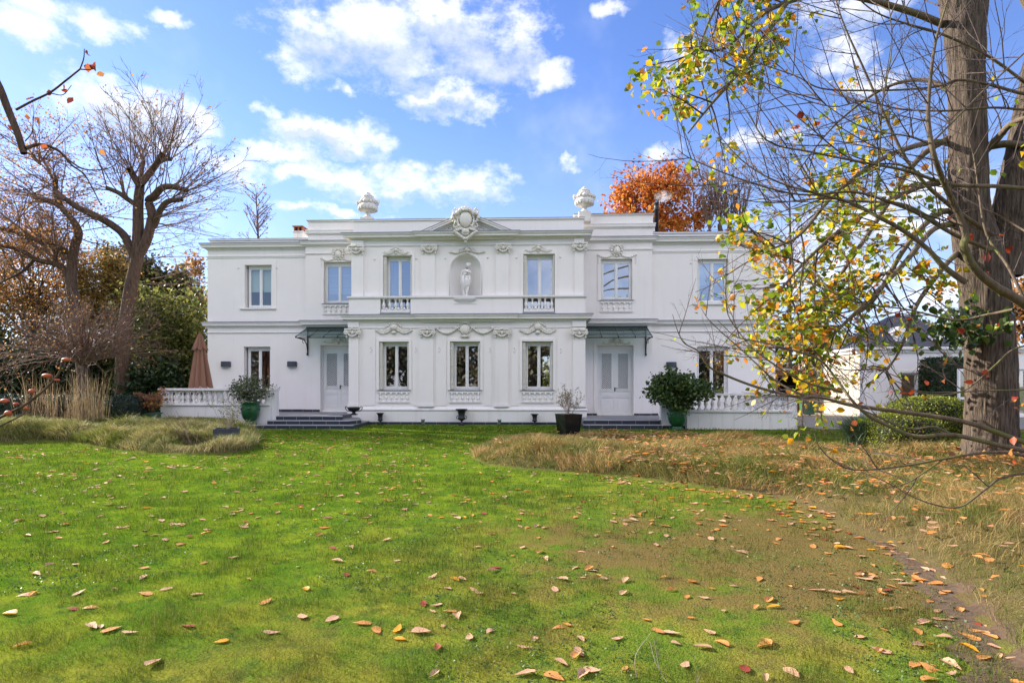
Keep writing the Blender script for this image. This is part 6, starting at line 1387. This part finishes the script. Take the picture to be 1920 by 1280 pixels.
# ============================================================ NEAR BARE TREE AT THE RIGHT EDGE
YN = 4.6; nb = A3(2060, 1000, 4.4); t = empty('magnolia_tree', (nb[0], 4.4, 0), 'near bare small tree whose mossy branches reach in from the right edge', 'tree'); tb = Tubes(); tw = Tubes(); tips = []
tb.add(smoothline([(nb[0], 4.4, -.05), (nb[0]-.02, 4.42, .9), A3(2010, 640, 4.45), A3(1960, 600, 4.5)], 5), np.linspace(.09, .055, 16), 10)
tb.add(smoothline([A3(2010, 640, 4.45), A3(2030, 450, 4.6), A3(1990, 300, 4.8), A3(1960, 100, 4.9), A3(1905, -40, 5.0)], 5), np.linspace(.06, .03, 21), 10)
tb.add(smoothline([A3(2040, 900, 4.4), A3(1990, 860, 4.45), A3(1935, 832, 4.5)], 5), np.linspace(.04, .03, 11), 8)
NB = []
for pts, r0, r1 in [
    ([(1965, 603, 4.5), (1905, 560, 4.45), (1862, 535, 4.4), (1825, 500, 4.35), (1808, 462, 4.3), (1811, 440, 4.3), (1797, 400, 4.3), (1771, 345, 4.2), (1751, 290, 4.1), (1741, 230, 4.1), (1742, 180, 4.1), (1752, 90, 4.1), (1768, 30, 4.1), (1790, -40, 4.1)], .036, .006),
    ([(1810, 530, 4.4), (1770, 500, 4.4), (1738, 466, 4.4), (1690, 430, 4.4), (1643, 405, 4.4), (1600, 382, 4.5), (1540, 365, 4.5), (1460, 342, 4.6), (1390, 300, 4.7), (1325, 225, 4.8)], .022, .0035),
    ([(1643, 405, 4.4), (1640, 385, 4.4), (1648, 320, 4.4), (1654, 200, 4.3), (1672, 90, 4.3), (1665, -10, 4.3)], .008, .004),
    ([(1975, 360, 4.7), (1880, 350, 4.6), (1800, 348, 4.5), (1755, 338, 4.5), (1690, 318, 4.5), (1620, 305, 4.5), (1520, 285, 4.6), (1440, 265, 4.7), (1395, 200, 4.7), (1340, 130, 4.7)], .017, .003),
    ([(1860, 440, 5.0), (1800, 400, 4.9), (1740, 350, 4.8), (1700, 300, 4.8), (1665, 230, 4.8), (1620, 130, 4.8), (1580, 40, 4.8), (1560, -30, 4.8)], .020, .005),
    ([(1985, 180, 4.9), (1920, 176, 4.8), (1860, 160, 4.8), (1800, 150, 4.8), (1760, 162, 4.8), (1700, 168, 4.8), (1620, 170, 4.8), (1540, 166, 4.8), (1490, 142, 4.8), (1390, 108, 4.9), (1310, 80, 4.9)], .014, .003),
    ([(1985, 210, 4.9), (1920, 206, 4.8), (1860, 202, 4.8), (1780, 208, 4.8), (1690, 205, 4.8), (1620, 190, 4.8), (1560, 200, 4.8), (1480, 175, 4.8), (1420, 130, 4.8)], .011, .0025),
    ([(1985, 210, 4.9), (1920, 154, 4.8), (1845, 101, 4.8), (1760, 62, 4.8), (1700, 45, 4.8), (1640, 22, 4.8), (1590, -20, 4.8)], .014, .005),
    ([(1743, 272, 4.1), (1790, 225, 4.15), (1850, 165, 4.2), (1915, 105, 4.3), (1960, 60, 4.4)], .007, .007),
    ([(1738, 268, 4.1), (1700, 255, 4.1), (1620, 240, 4.2), (1540, 190, 4.2), (1480, 130, 4.3), (1440, 60, 4.3)], .006, .002),
    ([(1860, 470, 4.9), (1790, 440, 4.8), (1720, 400, 4.8), (1670, 380, 4.8), (1600, 360, 4.8), (1500, 365, 4.8), (1400, 340, 4.9), (1300, 300, 5.), (1270, 280, 5.)], .017, .003),
    ([(1790, 440, 4.8), (1700, 385, 4.9), (1610, 378, 4.9), (1540, 372, 5.), (1450, 380, 5.), (1380, 370, 5.), (1300, 330, 5.)], .012, .002),
    ([(1750, 340, 4.8), (1690, 310, 4.8), (1600, 300, 4.8), (1520, 240, 4.8), (1440, 170, 4.9), (1400, 110, 4.9), (1380, 30, 4.9)], .009, .002),
    ([(1950, 840, 4.5), (1900, 822, 4.5), (1810, 791, 4.5), (1692, 772, 4.6), (1600, 760, 4.7), (1536, 744, 4.8), (1495, 744, 4.8), (1415, 724, 4.9), (1353, 700, 5.), (1327, 685, 5.), (1310, 659, 5.), (1283, 643, 5.), (1270, 619, 5.), (1261, 589, 5.)], .021, .003),
    ([(1536, 744, 4.8), (1500, 738, 4.8), (1452, 712, 4.9), (1425, 688, 4.9), (1386, 652, 5.), (1351, 621, 5.), (1327, 597, 5.), (1315, 578, 5.)], .010, .0025),
    ([(1580, 735, 4.8), (1500, 712, 4.8), (1420, 660, 4.9), (1385, 622, 5.), (1365, 590, 5.), (1361, 560, 5.), (1360, 530, 5.)], .009, .0025),
    ([(1950, 850, 4.4), (1880, 836, 4.4), (1786, 815, 4.4), (1720, 818, 4.4), (1670, 800, 4.5), (1630, 780, 4.5), (1599, 752, 4.5), (1567, 709, 4.6), (1536, 674, 4.6), (1478, 654, 4.6), (1420, 640, 4.7), (1380, 631, 4.7), (1345, 600, 4.7)], .019, .003),
    ([(1786, 815, 4.4), (1750, 800, 4.4), (1700, 803, 4.4), (1620, 770, 4.4), (1540, 745, 4.4), (1440, 740, 4.4), (1390, 735, 4.5)], .010, .002),
    ([(1950, 862, 4.2), (1890, 848, 4.2), (1830, 850, 4.2), (1770, 860, 4.2), (1680, 875, 4.2), (1600, 880, 4.2), (1560, 862, 4.2), (1535, 835, 4.2), (1527, 812, 4.2)], .012, .003),
    ([(1950, 882, 4.1), (1880, 895, 4.1), (1850, 915, 4.1), (1800, 950, 4.1), (1750, 945, 4.1), (1700, 925, 4.1), (1665, 900, 4.1)], .009, .003),
    ([(1770, 860, 4.2), (1740, 880, 4.2), (1700, 905, 4.2), (1650, 915, 4.2), (1600, 900, 4.2)], .006, .002),
    ([(1900, 580, 4.4), (1850, 590, 4.6), (1790, 600, 4.7), (1700, 580, 4.8), (1600, 565, 4.9), (1500, 520, 5.0), (1430, 500, 5.1)], .011, .002),
    ([(1960, 640, 4.5), (1900, 655, 4.5), (1860, 690, 4.5), (1800, 735, 4.5), (1720, 735, 4.5), (1680, 700, 4.5), (1640, 640, 4.5), (1600, 600, 4.6)], .008, .002),
    ([(1960, 730, 4.4), (1860, 732, 4.4), (1740, 735, 4.4), (1690, 720, 4.4)], .006, .002),
    ([(1930, 580, 4.5), (1890, 500, 4.6), (1850, 440, 4.8), (1835, 360, 4.9), (1825, 290, 5.0), (1812, 250, 5.)], .012, .004),
    ([(1990, 560, 4.6), (1950, 460, 4.8), (1900, 420, 5.), (1850, 395, 5.), (1790, 395, 5.)], .012, .004)]:
    P = limb(tb, pts, r0, r1*.8, 7, 5); NB.append(P)
prN = PRM(n=[1, 4, 2], len=(.3, .6), ang=(20, 50), seg=[8, 5, 3], wob=[.05, .09, .12], trop=[.25, .25, .3], rmin=.0014, rr=.55, sides=[5, 4, 3])
for P in NB:
    Lg = np.linalg.norm(np.diff(P, axis=0), axis=1).sum(); lo = P[:, 2].mean() < 1.75; sprout(tw, P, max(2, int(Lg*(2.2 if lo else 6.5))), (.5 if lo else .85), .0046, prN, tips, rl_, f0=.15, up=(-.6, 0, .55), upw=.4)
tb.build('branches', M['barkg'], t); tw.build('twigs', M['twig'], t)
C_ = [A3(px, py, Y) for px, py, Y in [(1700, 715, 4.5), (1712, 735, 4.5), (1600, 790, 4.6), (1690, 735, 4.5), (1893, 850, 4.1), (1900, 865, 4.1), (1790, 842, 4.3), (1908, 750, 4.3), (1915, 760, 4.3), (1905, 765, 4.3), (1898, 752, 4.3), (1850, 705, 4.5), (1848, 698, 4.5), (1820, 720, 4.5), (1770, 718, 4.5), (1660, 825, 4.4), (1610, 755, 4.5), (1765, 565, 4.4), (1822, 435, 4.4), (1815, 475, 4.4), (1820, 490, 4.4), (1856, 480, 4.4), (1850, 510, 4.4), (1805, 620, 4.4), (1800, 415, 4.6), (1785, 408, 4.6), (1530, 228, 4.7), (1500, 215, 4.7), (1475, 225, 4.7), (1493, 235, 4.7), (1900, 830, 4.2), (1700, 600, 4.5), (1690, 590, 4.5), (1870, 610, 4.4), (1880, 440, 4.6), (1892, 470, 4.6), (1660, 735, 4.5), (1740, 710, 4.5)]]
C_ = np.concatenate([np.array(C_)+rl_.normal(0, .012, (len(C_), 3)) for _ in range(1)]); leaves('withered_leaves', C_, .05, M['lf_red'], t, rl_, 'leaf', droop=.3)
# orange shrub foliage right of the trunk
leafy('orange_shrub', 1945, 13.5, 425, 130, 'orange leaved shrub behind the big trunk at the right edge', 'lf_brown', 2600, .12, rr_, pyb=700, cl=40, dens=.2)
# ============================================================ NEAR BRANCHES AT THE LEFT EDGE
bx = A3(-430, 1100, 3.4); t = empty('small_tree', (bx[0], 3.4, 0), 'near reddish branches with a few curled leaves at the left edge', 'tree'); tb = Tubes(); tw = Tubes()
tb.add(smoothline([(bx[0], 3.4, -.05), (bx[0]+.2, 3.4, .8), A3(-190, 620, 3.3), A3(-90, 260, 3.1), A3(-40, 60, 3.0), A3(-120, -200, 3.1)], 6), np.linspace(.05, .018, 31), 8); tb.add(smoothline([(bx[0], 3.4, .3), A3(-250, 900, 3.3), A3(-90, 840, 3.2)], 4), np.linspace(.02, .01, 9), 6)
prS = PRM(n=[1, 4, 3], rmin=.002, seg=[7, 5, 3], wob=[.08, .1, .1]); sprout(tw, smoothline([(bx[0], 3.4, .4), (bx[0]+.1, 3.4, 1.5), A3(-330, 200, 3.3)], 5), 12, .9, .008, prS, tips, rl_, up=(-.7, 0, .7), upw=.7); tw.build('twigs', M['twigr'], t)
for pts, r0, r1 in [([(-50, 90, 3.0), (-8, 150, 3.0), (16, 208, 3.0), (33, 250, 3.0), (45, 288, 3.0)], .020, .016), ([(30, 206, 3.), (60, 190, 3.), (95, 173, 3.), (125, 150, 3.), (150, 130, 3.)], .006, .004), ([(150, 130, 3.), (157, 110, 3.), (158, 92, 3.)], .0035, .002), ([(150, 130, 3.), (165, 131, 3.), (178, 129, 3.)], .0035, .002),
    ([(95, 175, 3.), (118, 178, 3.), (134, 160, 3.)], .003, .0015), ([(48, 278, 3.), (75, 271, 3.05), (110, 283, 3.1), (135, 310, 3.15), (160, 330, 3.2), (190, 385, 3.2)], .010, .0025), ([(128, 300, 3.15), (160, 318, 3.2), (205, 315, 3.25), (230, 295, 3.3)], .005, .002), ([(47, 265, 3.), (60, 248, 3.), (62, 218, 3.)], .003, .0015), ([(62, 60, 3.), (45, 250, 3.)][1:]+[(52, 240, 3.), (45, 232, 3.)], .002, .001),
    ([(-90, 840, 3.2), (-20, 793, 3.), (30, 768, 2.9), (62, 748, 2.9), (92, 722, 2.9), (110, 700, 2.9), (116, 680, 2.9)], .009, .0045), ([(-60, 835, 3.), (0, 799, 2.95), (40, 778, 2.9), (56, 757, 2.9)], .0045, .003), ([(40, 762, 2.9), (30, 757, 2.9), (12, 752, 2.9)], .0035, .003), ([(52, 752, 2.9), (60, 740, 2.9), (60, 732, 2.9)], .0035, .003)]:
    limb(tb, pts, r0, r1, 8, 5)
tb.build('branches', M['barkr'], t)
C_ = np.array([A3(px, py, 3.) for px, py in [(163, 101), (172, 125), (165, 127), (178, 124), (189, 139), (121, 170), (120, 166), (92, 174), (71, 228), (70, 223), (191, 285), (83, 276), (23, 240), (57, 185), (51, 220), (132, 188)]]); leaves('withered_leaves', C_, .036, M['lf_red'], t, rl_, 'leaf', droop=.5)
m = MB()
for px, py, sx, sz in [(124, 674, 14, 6), (88, 704, 16, 7), (9, 751, 13, 7), (16, 774, 12, 8), (60, 733, 9, 7), (50, 765, 7, 5), (30, 757, 7, 5), (107, 712, 7, 4)]:
    c = A3(px, py, 2.9); m.lump(tuple(c), (sx*2.9/FPX*.6, .018, sz*2.9/FPX*.62), 10, 6)
M['bud'] = simple('rusty_orange_bud', (.52, .11, .04), (.38, .07, .04), .6, scale=60); m.build('buds', M['bud'], t)
# ============================================================ OUTBUILDINGS ON THE RIGHT
YA = 28.0; xa, xb_ = AX(1618, YA), AX(1990, YA); ze = AZ(655, 1700, YA)
t = empty('outbuilding', ((xa+xb_)/2, YA, 0), 'low white outbuilding with a slate roof behind the big tree', 'building')
wx0, wx1, wz0, wz1 = AX(1690, YA), AX(1752, YA), AZ(768, 1720, YA), AZ(699, 1720, YA); gx0, gx1 = AX(1903, YA), AX(1975, YA)
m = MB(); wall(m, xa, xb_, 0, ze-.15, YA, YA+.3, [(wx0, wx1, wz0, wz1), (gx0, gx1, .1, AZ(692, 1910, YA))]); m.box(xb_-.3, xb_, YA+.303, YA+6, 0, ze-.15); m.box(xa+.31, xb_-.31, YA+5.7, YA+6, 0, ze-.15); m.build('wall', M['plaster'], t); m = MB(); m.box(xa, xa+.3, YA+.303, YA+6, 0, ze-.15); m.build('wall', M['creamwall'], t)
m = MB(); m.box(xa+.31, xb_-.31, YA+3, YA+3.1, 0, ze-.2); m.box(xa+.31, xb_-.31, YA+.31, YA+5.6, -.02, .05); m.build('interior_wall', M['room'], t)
m = MB(); m.sweep([(xa, YA+6), (xa, YA), (xb_, YA), (xb_, YA+6)], [(0, ze-.17), (.08, ze-.15), (.12, ze-.04), (.22, ze), (.22, ze+.10), (0, ze+.12)]); m.build('cornice', M['plaster2'], t)
m = MB(); m.box(wx0-.12, wx1+.12, YA-.04, YA-.002, wz1+.002, wz1+.12); m.build('window_surround', M['plaster2'], t)
def awin(x0, x1, z0, z1, n):
    m = MB(); y = YA+.10; m.box(x0+.002, x0+.07, y, y+.07, z0+.002, z1-.002); m.box(x1-.07, x1-.002, y, y+.07, z0+.002, z1-.002); m.box(x0+.071, x1-.071, y, y+.07, z1-.09, z1-.002); m.box(x0+.071, x1-.071, y, y+.07, z0+.002, z0+.09)
    for k in range(1, n): xx = x0+(x1-x0)*k/n; m.box(xx-.07, xx+.07, y-.01, y+.06, z0+.091, z1-.091)
    w = m.build('window', M['pvc'], t); g = MB(); g.add([(x0+.07, y+.03, z0+.09), (x1-.07, y+.03, z0+.09), (x1-.07, y+.03, z1-.09), (x0+.07, y+.03, z1-.09)], [(0, 1, 2, 3)]); g.build('pane', M['glass'], w)
awin(wx0, wx1, wz0, wz1, 2); awin(gx0, gx1, .1, AZ(692, 1910, YA), 3)
e0, e1 = AX(1600, 30.), AX(1780, 30.); zr = AZ(592, 1690, 31.5); ra, rb2 = AX(1672, 31.5), AX(1712, 31.5)
m = MB(); m.add([(e0, 29.2, ze+.10), (e1, 29.2, ze+.10), (e1, 34, ze+.10), (e0, 34, ze+.10), (ra, 31.4, zr), (rb2, 31.4, zr), (rb2, 31.8, zr), (ra, 31.8, zr)], [(0, 1, 5, 4), (1, 2, 6, 5), (2, 3, 7, 6), (3, 0, 4, 7), (4, 5, 6, 7), (3, 2, 1, 0)]); rf = m.build('roof', M['slate'], t)
for px, pyb, pyt, w in ((1685, 642, 614, 26), (1752, 645, 624, 26)):
    Yd = 29.9; c0 = at(px, pyb, Yd); z1 = AZ(pyt, px, Yd); ww = w*Yd/FPX/2; m = MB(); m.box(c0.x-ww*.8, c0.x+ww*.8, Yd-.2, Yd+1.3, c0.z-.2, z1-.25); m.prism_y([(c0.x-ww, z1-.25), (c0.x+ww, z1-.25), (c0.x, z1+.05)], Yd-.28, Yd+1.2); d = m.build('dormer', M['plaster2'], t)
    g = MB(); g.box(c0.x-ww*.4, c0.x+ww*.4, Yd-.21, Yd-.2, c0.z-.12, z1-.36); g.build('pane', M['glass'], d)
# open shed between the villa and the outbuilding
YS = 33.; s0, s1 = AX(1440, YS), AX(1548, YS); zs = AZ(694, 1500, YS); t = empty('shed', ((s0+s1)/2, YS, 0), 'dark open shed with a brown timber post behind the right terrace', 'shed')
m = MB(); m.box(s0, s1, YS+2.5, YS+2.6, 0, zs-.01); m.box(s0, s0+.1, YS+.1, YS+2.49, 0, zs-.01); m.box(s1-.1, s1, YS+.1, YS+2.49, 0, zs-.01); m.build('wall', M['darkshed'], t)
m = MB(); m.box(s0-.2, s1+.2, YS-.3, YS+2.8, zs, zs+.12); m.build('roof', M['lead'], t)
for px in (1503, 1452): m = MB(); q = AX(px, YS); m.box(q-.15, q+.15, YS-.1, YS+.099, 0, zs-.01); m.build('post', M['timber'], t)
m = MB(); m.box(s0+.1, s1-.11, YS-.09, YS+.05, zs-.28, zs-.012); m.build('beam', M['timber'], t)
YG = 29.; q0, q1 = AX(1509, YG), AX(1529, YG); t = empty('wheelie_bin', ((q0+q1)/2, YG, 0), 'green lidded bin beside the dark shed', 'bin'); m = MB(); m.prism_y([(q0+.04, .06), (q1-.04, .06), (q1, .62), (q0, .62)], YG, YG+.6); m.build('body', M['bin'], t)
m = MB(); m.prism_y([(q0-.02, .622), (q1+.02, .622), (q1-.02, .70), (q0+.02, .70)], YG-.03, YG+.62); m.build('lid', M['bin'], t)
for k in (0, 1): m = MB(); m.tube([(q0+.03+k*(q1-q0-.10), YG+.5, .09), (q0+.07+k*(q1-q0-.10), YG+.5, .09)], .09, 12); m.build('wheel', M['castiron'], t)
# clipped ivy block and white gate beside the big trunk
c0 = A3(1786, 720, 26.); clipped('ivy_block', (c0[0]+.25, 26.6, 1.35), (1.05, .5, 1.32), 11000, .08, 'lf_dark', 'tall dark clipped evergreen block beside the outbuilding window', 'hedge', rr_, 9, jit=.03)
YH = 24.6; h0, h1 = AX(1797, YH), AX(1840, YH); z1 = AZ(691, 1800, YH); t = empty('white_gate', ((h0+h1)/2, YH, 0), 'white panelled garden gate half hidden by the big trunk', 'gate'); m = MB()
for xx in (h0, h1-.08): m.box(xx, xx+.08, YH, YH+.08, 0, z1)
m.box(h0+.081, h1-.081, YH, YH+.06, z1-.1, z1-.01); m.box(h0+.081, h1-.081, YH, YH+.06, .08, .18); m.box(h0+.081, h1-.081, YH+.01, YH+.05, .9, 1.0); m.build('gate_frame', M['pvc'], t)
m = MB()
for k in range(12): xx = h0+.09+(h1-h0-.2)*k/11; m.box(xx, xx+.045, YH+.015, YH+.04, .181, .899)
m.build('gate_boards', M['lamp'], t); m = MB(); m.add([(h0+.08, YH+.03, 1.0), (h1-.08, YH+.03, 1.0), (h1-.08, YH+.03, z1-.1), (h0+.08, YH+.03, z1-.1)], [(0, 1, 2, 3)]); m.build('pane', M['glasscan'], t)
leafy('yellow_tree', 1712, 46, 596, 90, 'small yellow-green tree showing behind the slate roof', 'lf_yel', 1800, .25, rr_, pyb=680, cl=30, dens=.2)
leafy('lime_hedge_tree', 1560, 36, 610, 100, 'leafy green tree between the villa and the outbuilding', 'lf_lime', 2500, .16, rr_, pyb=740, cl=40, dens=.2)
# smoke from the stove pipe
m = MB(); m.lump((PIPE.x+.28, PIPE.y, PIPE.z+.22), (.40, .25, .26), 20, 14); sm = m.build('smoke', None); m_, tt, out = newmat('thin_smoke'); pv = tt.n('ShaderNodeVolumePrincipled'); pv.inputs['Color'].default_value = (.95, .93, .9, 1)
tc = tt.n('ShaderNodeTexCoord'); nz = tt.noise(tc.outputs['Object'], 4.5, 3, .6)
mp = tt.n('ShaderNodeMapping'); mp.inputs['Location'].default_value = (-(PIPE.x+.28)/.5, -PIPE.y/.3, -(PIPE.z+.22)/.32); mp.inputs['Scale'].default_value = (1/.5, 1/.3, 1/.32); tt.l(tc.outputs['Object'], mp.inputs[0]); vl = tt.n('ShaderNodeVectorMath', operation='LENGTH'); tt.l(mp.outputs[0], vl.inputs[0])
tt.l(tt.m('MULTIPLY', tt.m('MULTIPLY', tt.ss(nz, .40, .62), tt.m('SUBTRACT', 1.0, tt.ss(vl.outputs['Value'], .35, 1.0))), 2.6), pv.inputs['Density']); tt.l(pv.outputs[0], out.inputs['Volume']); sm.data.materials.append(m_); tag(sm, 'small white puff of smoke drifting from the stove pipe', None, None, 'stuff')
# ============================================================ SKY, SUN, CAMERA
SUN_EL, SUN_AZ = R(27), R(-65)      # azimuth from +Y towards +X
w = bpy.data.worlds.new('World'); SC.world = w; w.use_nodes = True; w.node_tree.nodes.clear(); t = NT(w.node_tree)
sky = t.n('ShaderNodeTexSky', sky_type='NISHITA'); sky.sun_disc = False; sky.sun_elevation = SUN_EL; sky.sun_rotation = SUN_AZ; sky.air_density = 1.0; sky.dust_density = .15; sky.ozone_density = 1.5
hsv = t.n('ShaderNodeHueSaturation'); hsv.inputs['Saturation'].default_value = 1.12; t.l(sky.outputs[0], hsv.inputs['Color'])
tc = t.n('ShaderNodeTexCoord'); D = tc.outputs['Generated']; sp_ = t.n('ShaderNodeSeparateXYZ'); t.l(D, sp_.inputs[0])
az = t.m('ARCTAN2', sp_.outputs[0], sp_.outputs[1]); el = t.m('ARCSINE', sp_.outputs[2])
def pxdir(px, py):
    dx, dy, u = ray(px, py); return math.atan2(dx, dy), math.atan2(u, math.hypot(dx, dy))
wn = t.noise(D, 6.0, 2, .5); wn2 = t.noise(D, 5.0, 2, .5, (1.3, 1.1, 1.7))
wn3 = t.noise(D, 22.0, 4, .6); wn4 = t.noise(D, 24.0, 4, .6, (1.2, 1.1, 1.5))
azw = t.m('ADD', t.m('ADD', az, t.m('MULTIPLY', t.m('SUBTRACT', wn, .5), .10)), t.m('MULTIPLY', t.m('SUBTRACT', wn3, .5), .07)); elw = t.m('ADD', t.m('ADD', el, t.m('MULTIPLY', t.m('SUBTRACT', wn2, .5), .06)), t.m('MULTIPLY', t.m('SUBTRACT', wn4, .5), .05))
CL = [(680, 60, 165, 85), (850, 30, 140, 70), (955, 60, 75, 70), (1015, 130, 50, 26), (545, 115, 60, 40), (590, 55, 80, 50), (750, 120, 150, 45), (900, 100, 70, 50), (835, 188, 95, 30), (785, 150, 45, 30), (620, 258, 105, 26), (510, 290, 62, 17), (700, 252, 55, 26), (740, 350, 175, 33), (880, 352, 100, 34), (560, 335, 50, 16), (600, 402, 120, 14), (190, 52, 45, 26), (50, 10, 60, 26), (55, 62, 42, 22), (300, 30, 40, 15), (488, 212, 26, 14), (1087, 297, 34, 18), (1238, 286, 45, 20), (1155, 12, 26, 18), (668, 182, 22, 12), (215, 205, 75, 34), (350, 220, 40, 32), (395, 318, 75, 34), (330, 270, 60, 30), (240, 60, 30, 15), (1590, 20, 85, 45), (1570, 108, 65, 34), (1420, 258, 60, 13), (1285, 125, 45, 36), (1640, 150, 60, 20), (1900, 400, 140, 50), (1700, 420, 160, 40), (1560, 520, 150, 50), (430, 345, 50, 20), (170, 590, 200, 30), (1800, 560, 200, 60), (1750, 350, 80, 30)]
CL_FILL = [(-78, 30, 16, 8), (-100, 42, 30, 10), (-125, 30, 22, 7), (-150, 42, 30, 12), (180, 38, 30, 12), (150, 52, 28, 12), (128, 32, 26, 8), (100, 40, 25, 10), (75, 26, 18, 7), (-60, 62, 30, 10), (60, 62, 28, 10), (-175, 66, 40, 10), (165, 30, 20, 6), (-160, 28, 16, 5), (118, 18, 16, 4), (-118, 17, 14, 4)]  # extra out-of-frame clouds, added to brighten the shaded facade
acc = None; shade = None
blobs = [(*pxdir(a, b2), sa/FPX*1.03, sb/FPX*1.02) for a, b2, sa, sb in CL]+[(R(a), R(b2), R(c_), R(d_)) for a, b2, c_, d_ in CL_FILL]
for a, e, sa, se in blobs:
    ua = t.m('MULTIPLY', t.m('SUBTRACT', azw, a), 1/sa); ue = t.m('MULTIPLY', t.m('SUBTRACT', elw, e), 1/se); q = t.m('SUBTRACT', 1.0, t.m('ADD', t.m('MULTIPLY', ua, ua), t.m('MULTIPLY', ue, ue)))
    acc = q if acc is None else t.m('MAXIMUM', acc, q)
    if sa*FPX > 70 and a < 1: 
        s_ = t.m('MULTIPLY', t.m('MAXIMUM', q, 0.0), t.m('MULTIPLY', ue, -1.0)); shade = s_ if shade is None else t.m('MAXIMUM', shade, s_)
nz = t.noise(D, 7.5, 9, .66, (1, 1, 1.7)); nz3 = t.noise(D, 26.0, 5, .65, (1, 1, 1.5)); nz2 = t.noise(D, 3.2, 5, .6)
base_ = t.m('ADD', t.m('MAXIMUM', acc, -1.6), t.m('ADD', t.m('MULTIPLY', t.m('SUBTRACT', nz, .52), 6.5), t.m('MULTIPLY', t.m('SUBTRACT', nz3, .5), 2.6)))
dens = t.ss(base_, -.5, 1.9)
hi = t.m('MULTIPLY', t.ss(nz2, .52, .74), .20)      # thin veils
dens = t.m('MAXIMUM', dens, hi)
horiz = t.m('SUBTRACT', 1.0, t.ss(el, 0.0, .50))
grey = t.m('MULTIPLY', t.ss(t.m('ADD', shade, t.m('MULTIPLY', t.m('SUBTRACT', nz, .5), 1.6)), -.02, .42), .85, 0, True)
back = t.ss(t.m('MULTIPLY', sp_.outputs[1], -1.0), -.1, .3)     # unseen clouds behind the camera, brightened to add light on the facade
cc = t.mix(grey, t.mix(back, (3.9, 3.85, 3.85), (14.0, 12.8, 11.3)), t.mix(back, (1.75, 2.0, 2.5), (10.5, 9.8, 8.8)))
skyc = t.mix(1.0, hsv.outputs[0], (.50, .50, .68), 'MULTIPLY'); skyc = t.mix(t.m('MULTIPLY', horiz, .50), skyc, (1.75, 2.2, 3.1))
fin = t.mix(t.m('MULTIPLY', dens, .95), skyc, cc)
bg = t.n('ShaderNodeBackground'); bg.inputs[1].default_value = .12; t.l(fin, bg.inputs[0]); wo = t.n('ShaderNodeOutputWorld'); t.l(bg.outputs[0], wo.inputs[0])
w.cycles.sampling_method = 'MANUAL'; w.cycles.sample_map_resolution = 512
sd = bpy.data.lights.new('sun', 'SUN'); sd.energy = 4.0; sd.angle = R(.5); sd.color = (1, .91, .78); so = bpy.data.objects.new('sun', sd); COL.objects.link(so); so.location = (-20, 30, 30)
so.rotation_euler = Vector((sin(SUN_AZ)*cos(SUN_EL), cos(SUN_AZ)*cos(SUN_EL), sin(SUN_EL))).to_track_quat('Z', 'Y').to_euler()
cd = bpy.data.cameras.new('camera'); co = bpy.data.objects.new('camera', cd); COL.objects.link(co); co.location = (0, 0, CH); co.rotation_euler = (R(90), 0, TH)
cd.sensor_width = 36; cd.lens = FPX/1920*36; cd.shift_y = (HOR-640)/1920; cd.clip_end = 3000; cd.clip_start = .05; SC.camera = co
vs_ = SC.view_settings; vs_.view_transform = 'Standard'; vs_.look = 'None'; vs_.exposure = 1.75; vs_.gamma = 1
SC.cycles.max_bounces = 6; SC.cycles.diffuse_bounces = 3; SC.cycles.glossy_bounces = 3; SC.cycles.transparent_max_bounces = 8; SC.cycles.caustics_reflective = False; SC.cycles.caustics_refractive = False
SC.cycles.use_denoising = True; SC.cycles.volume_bounces = 1
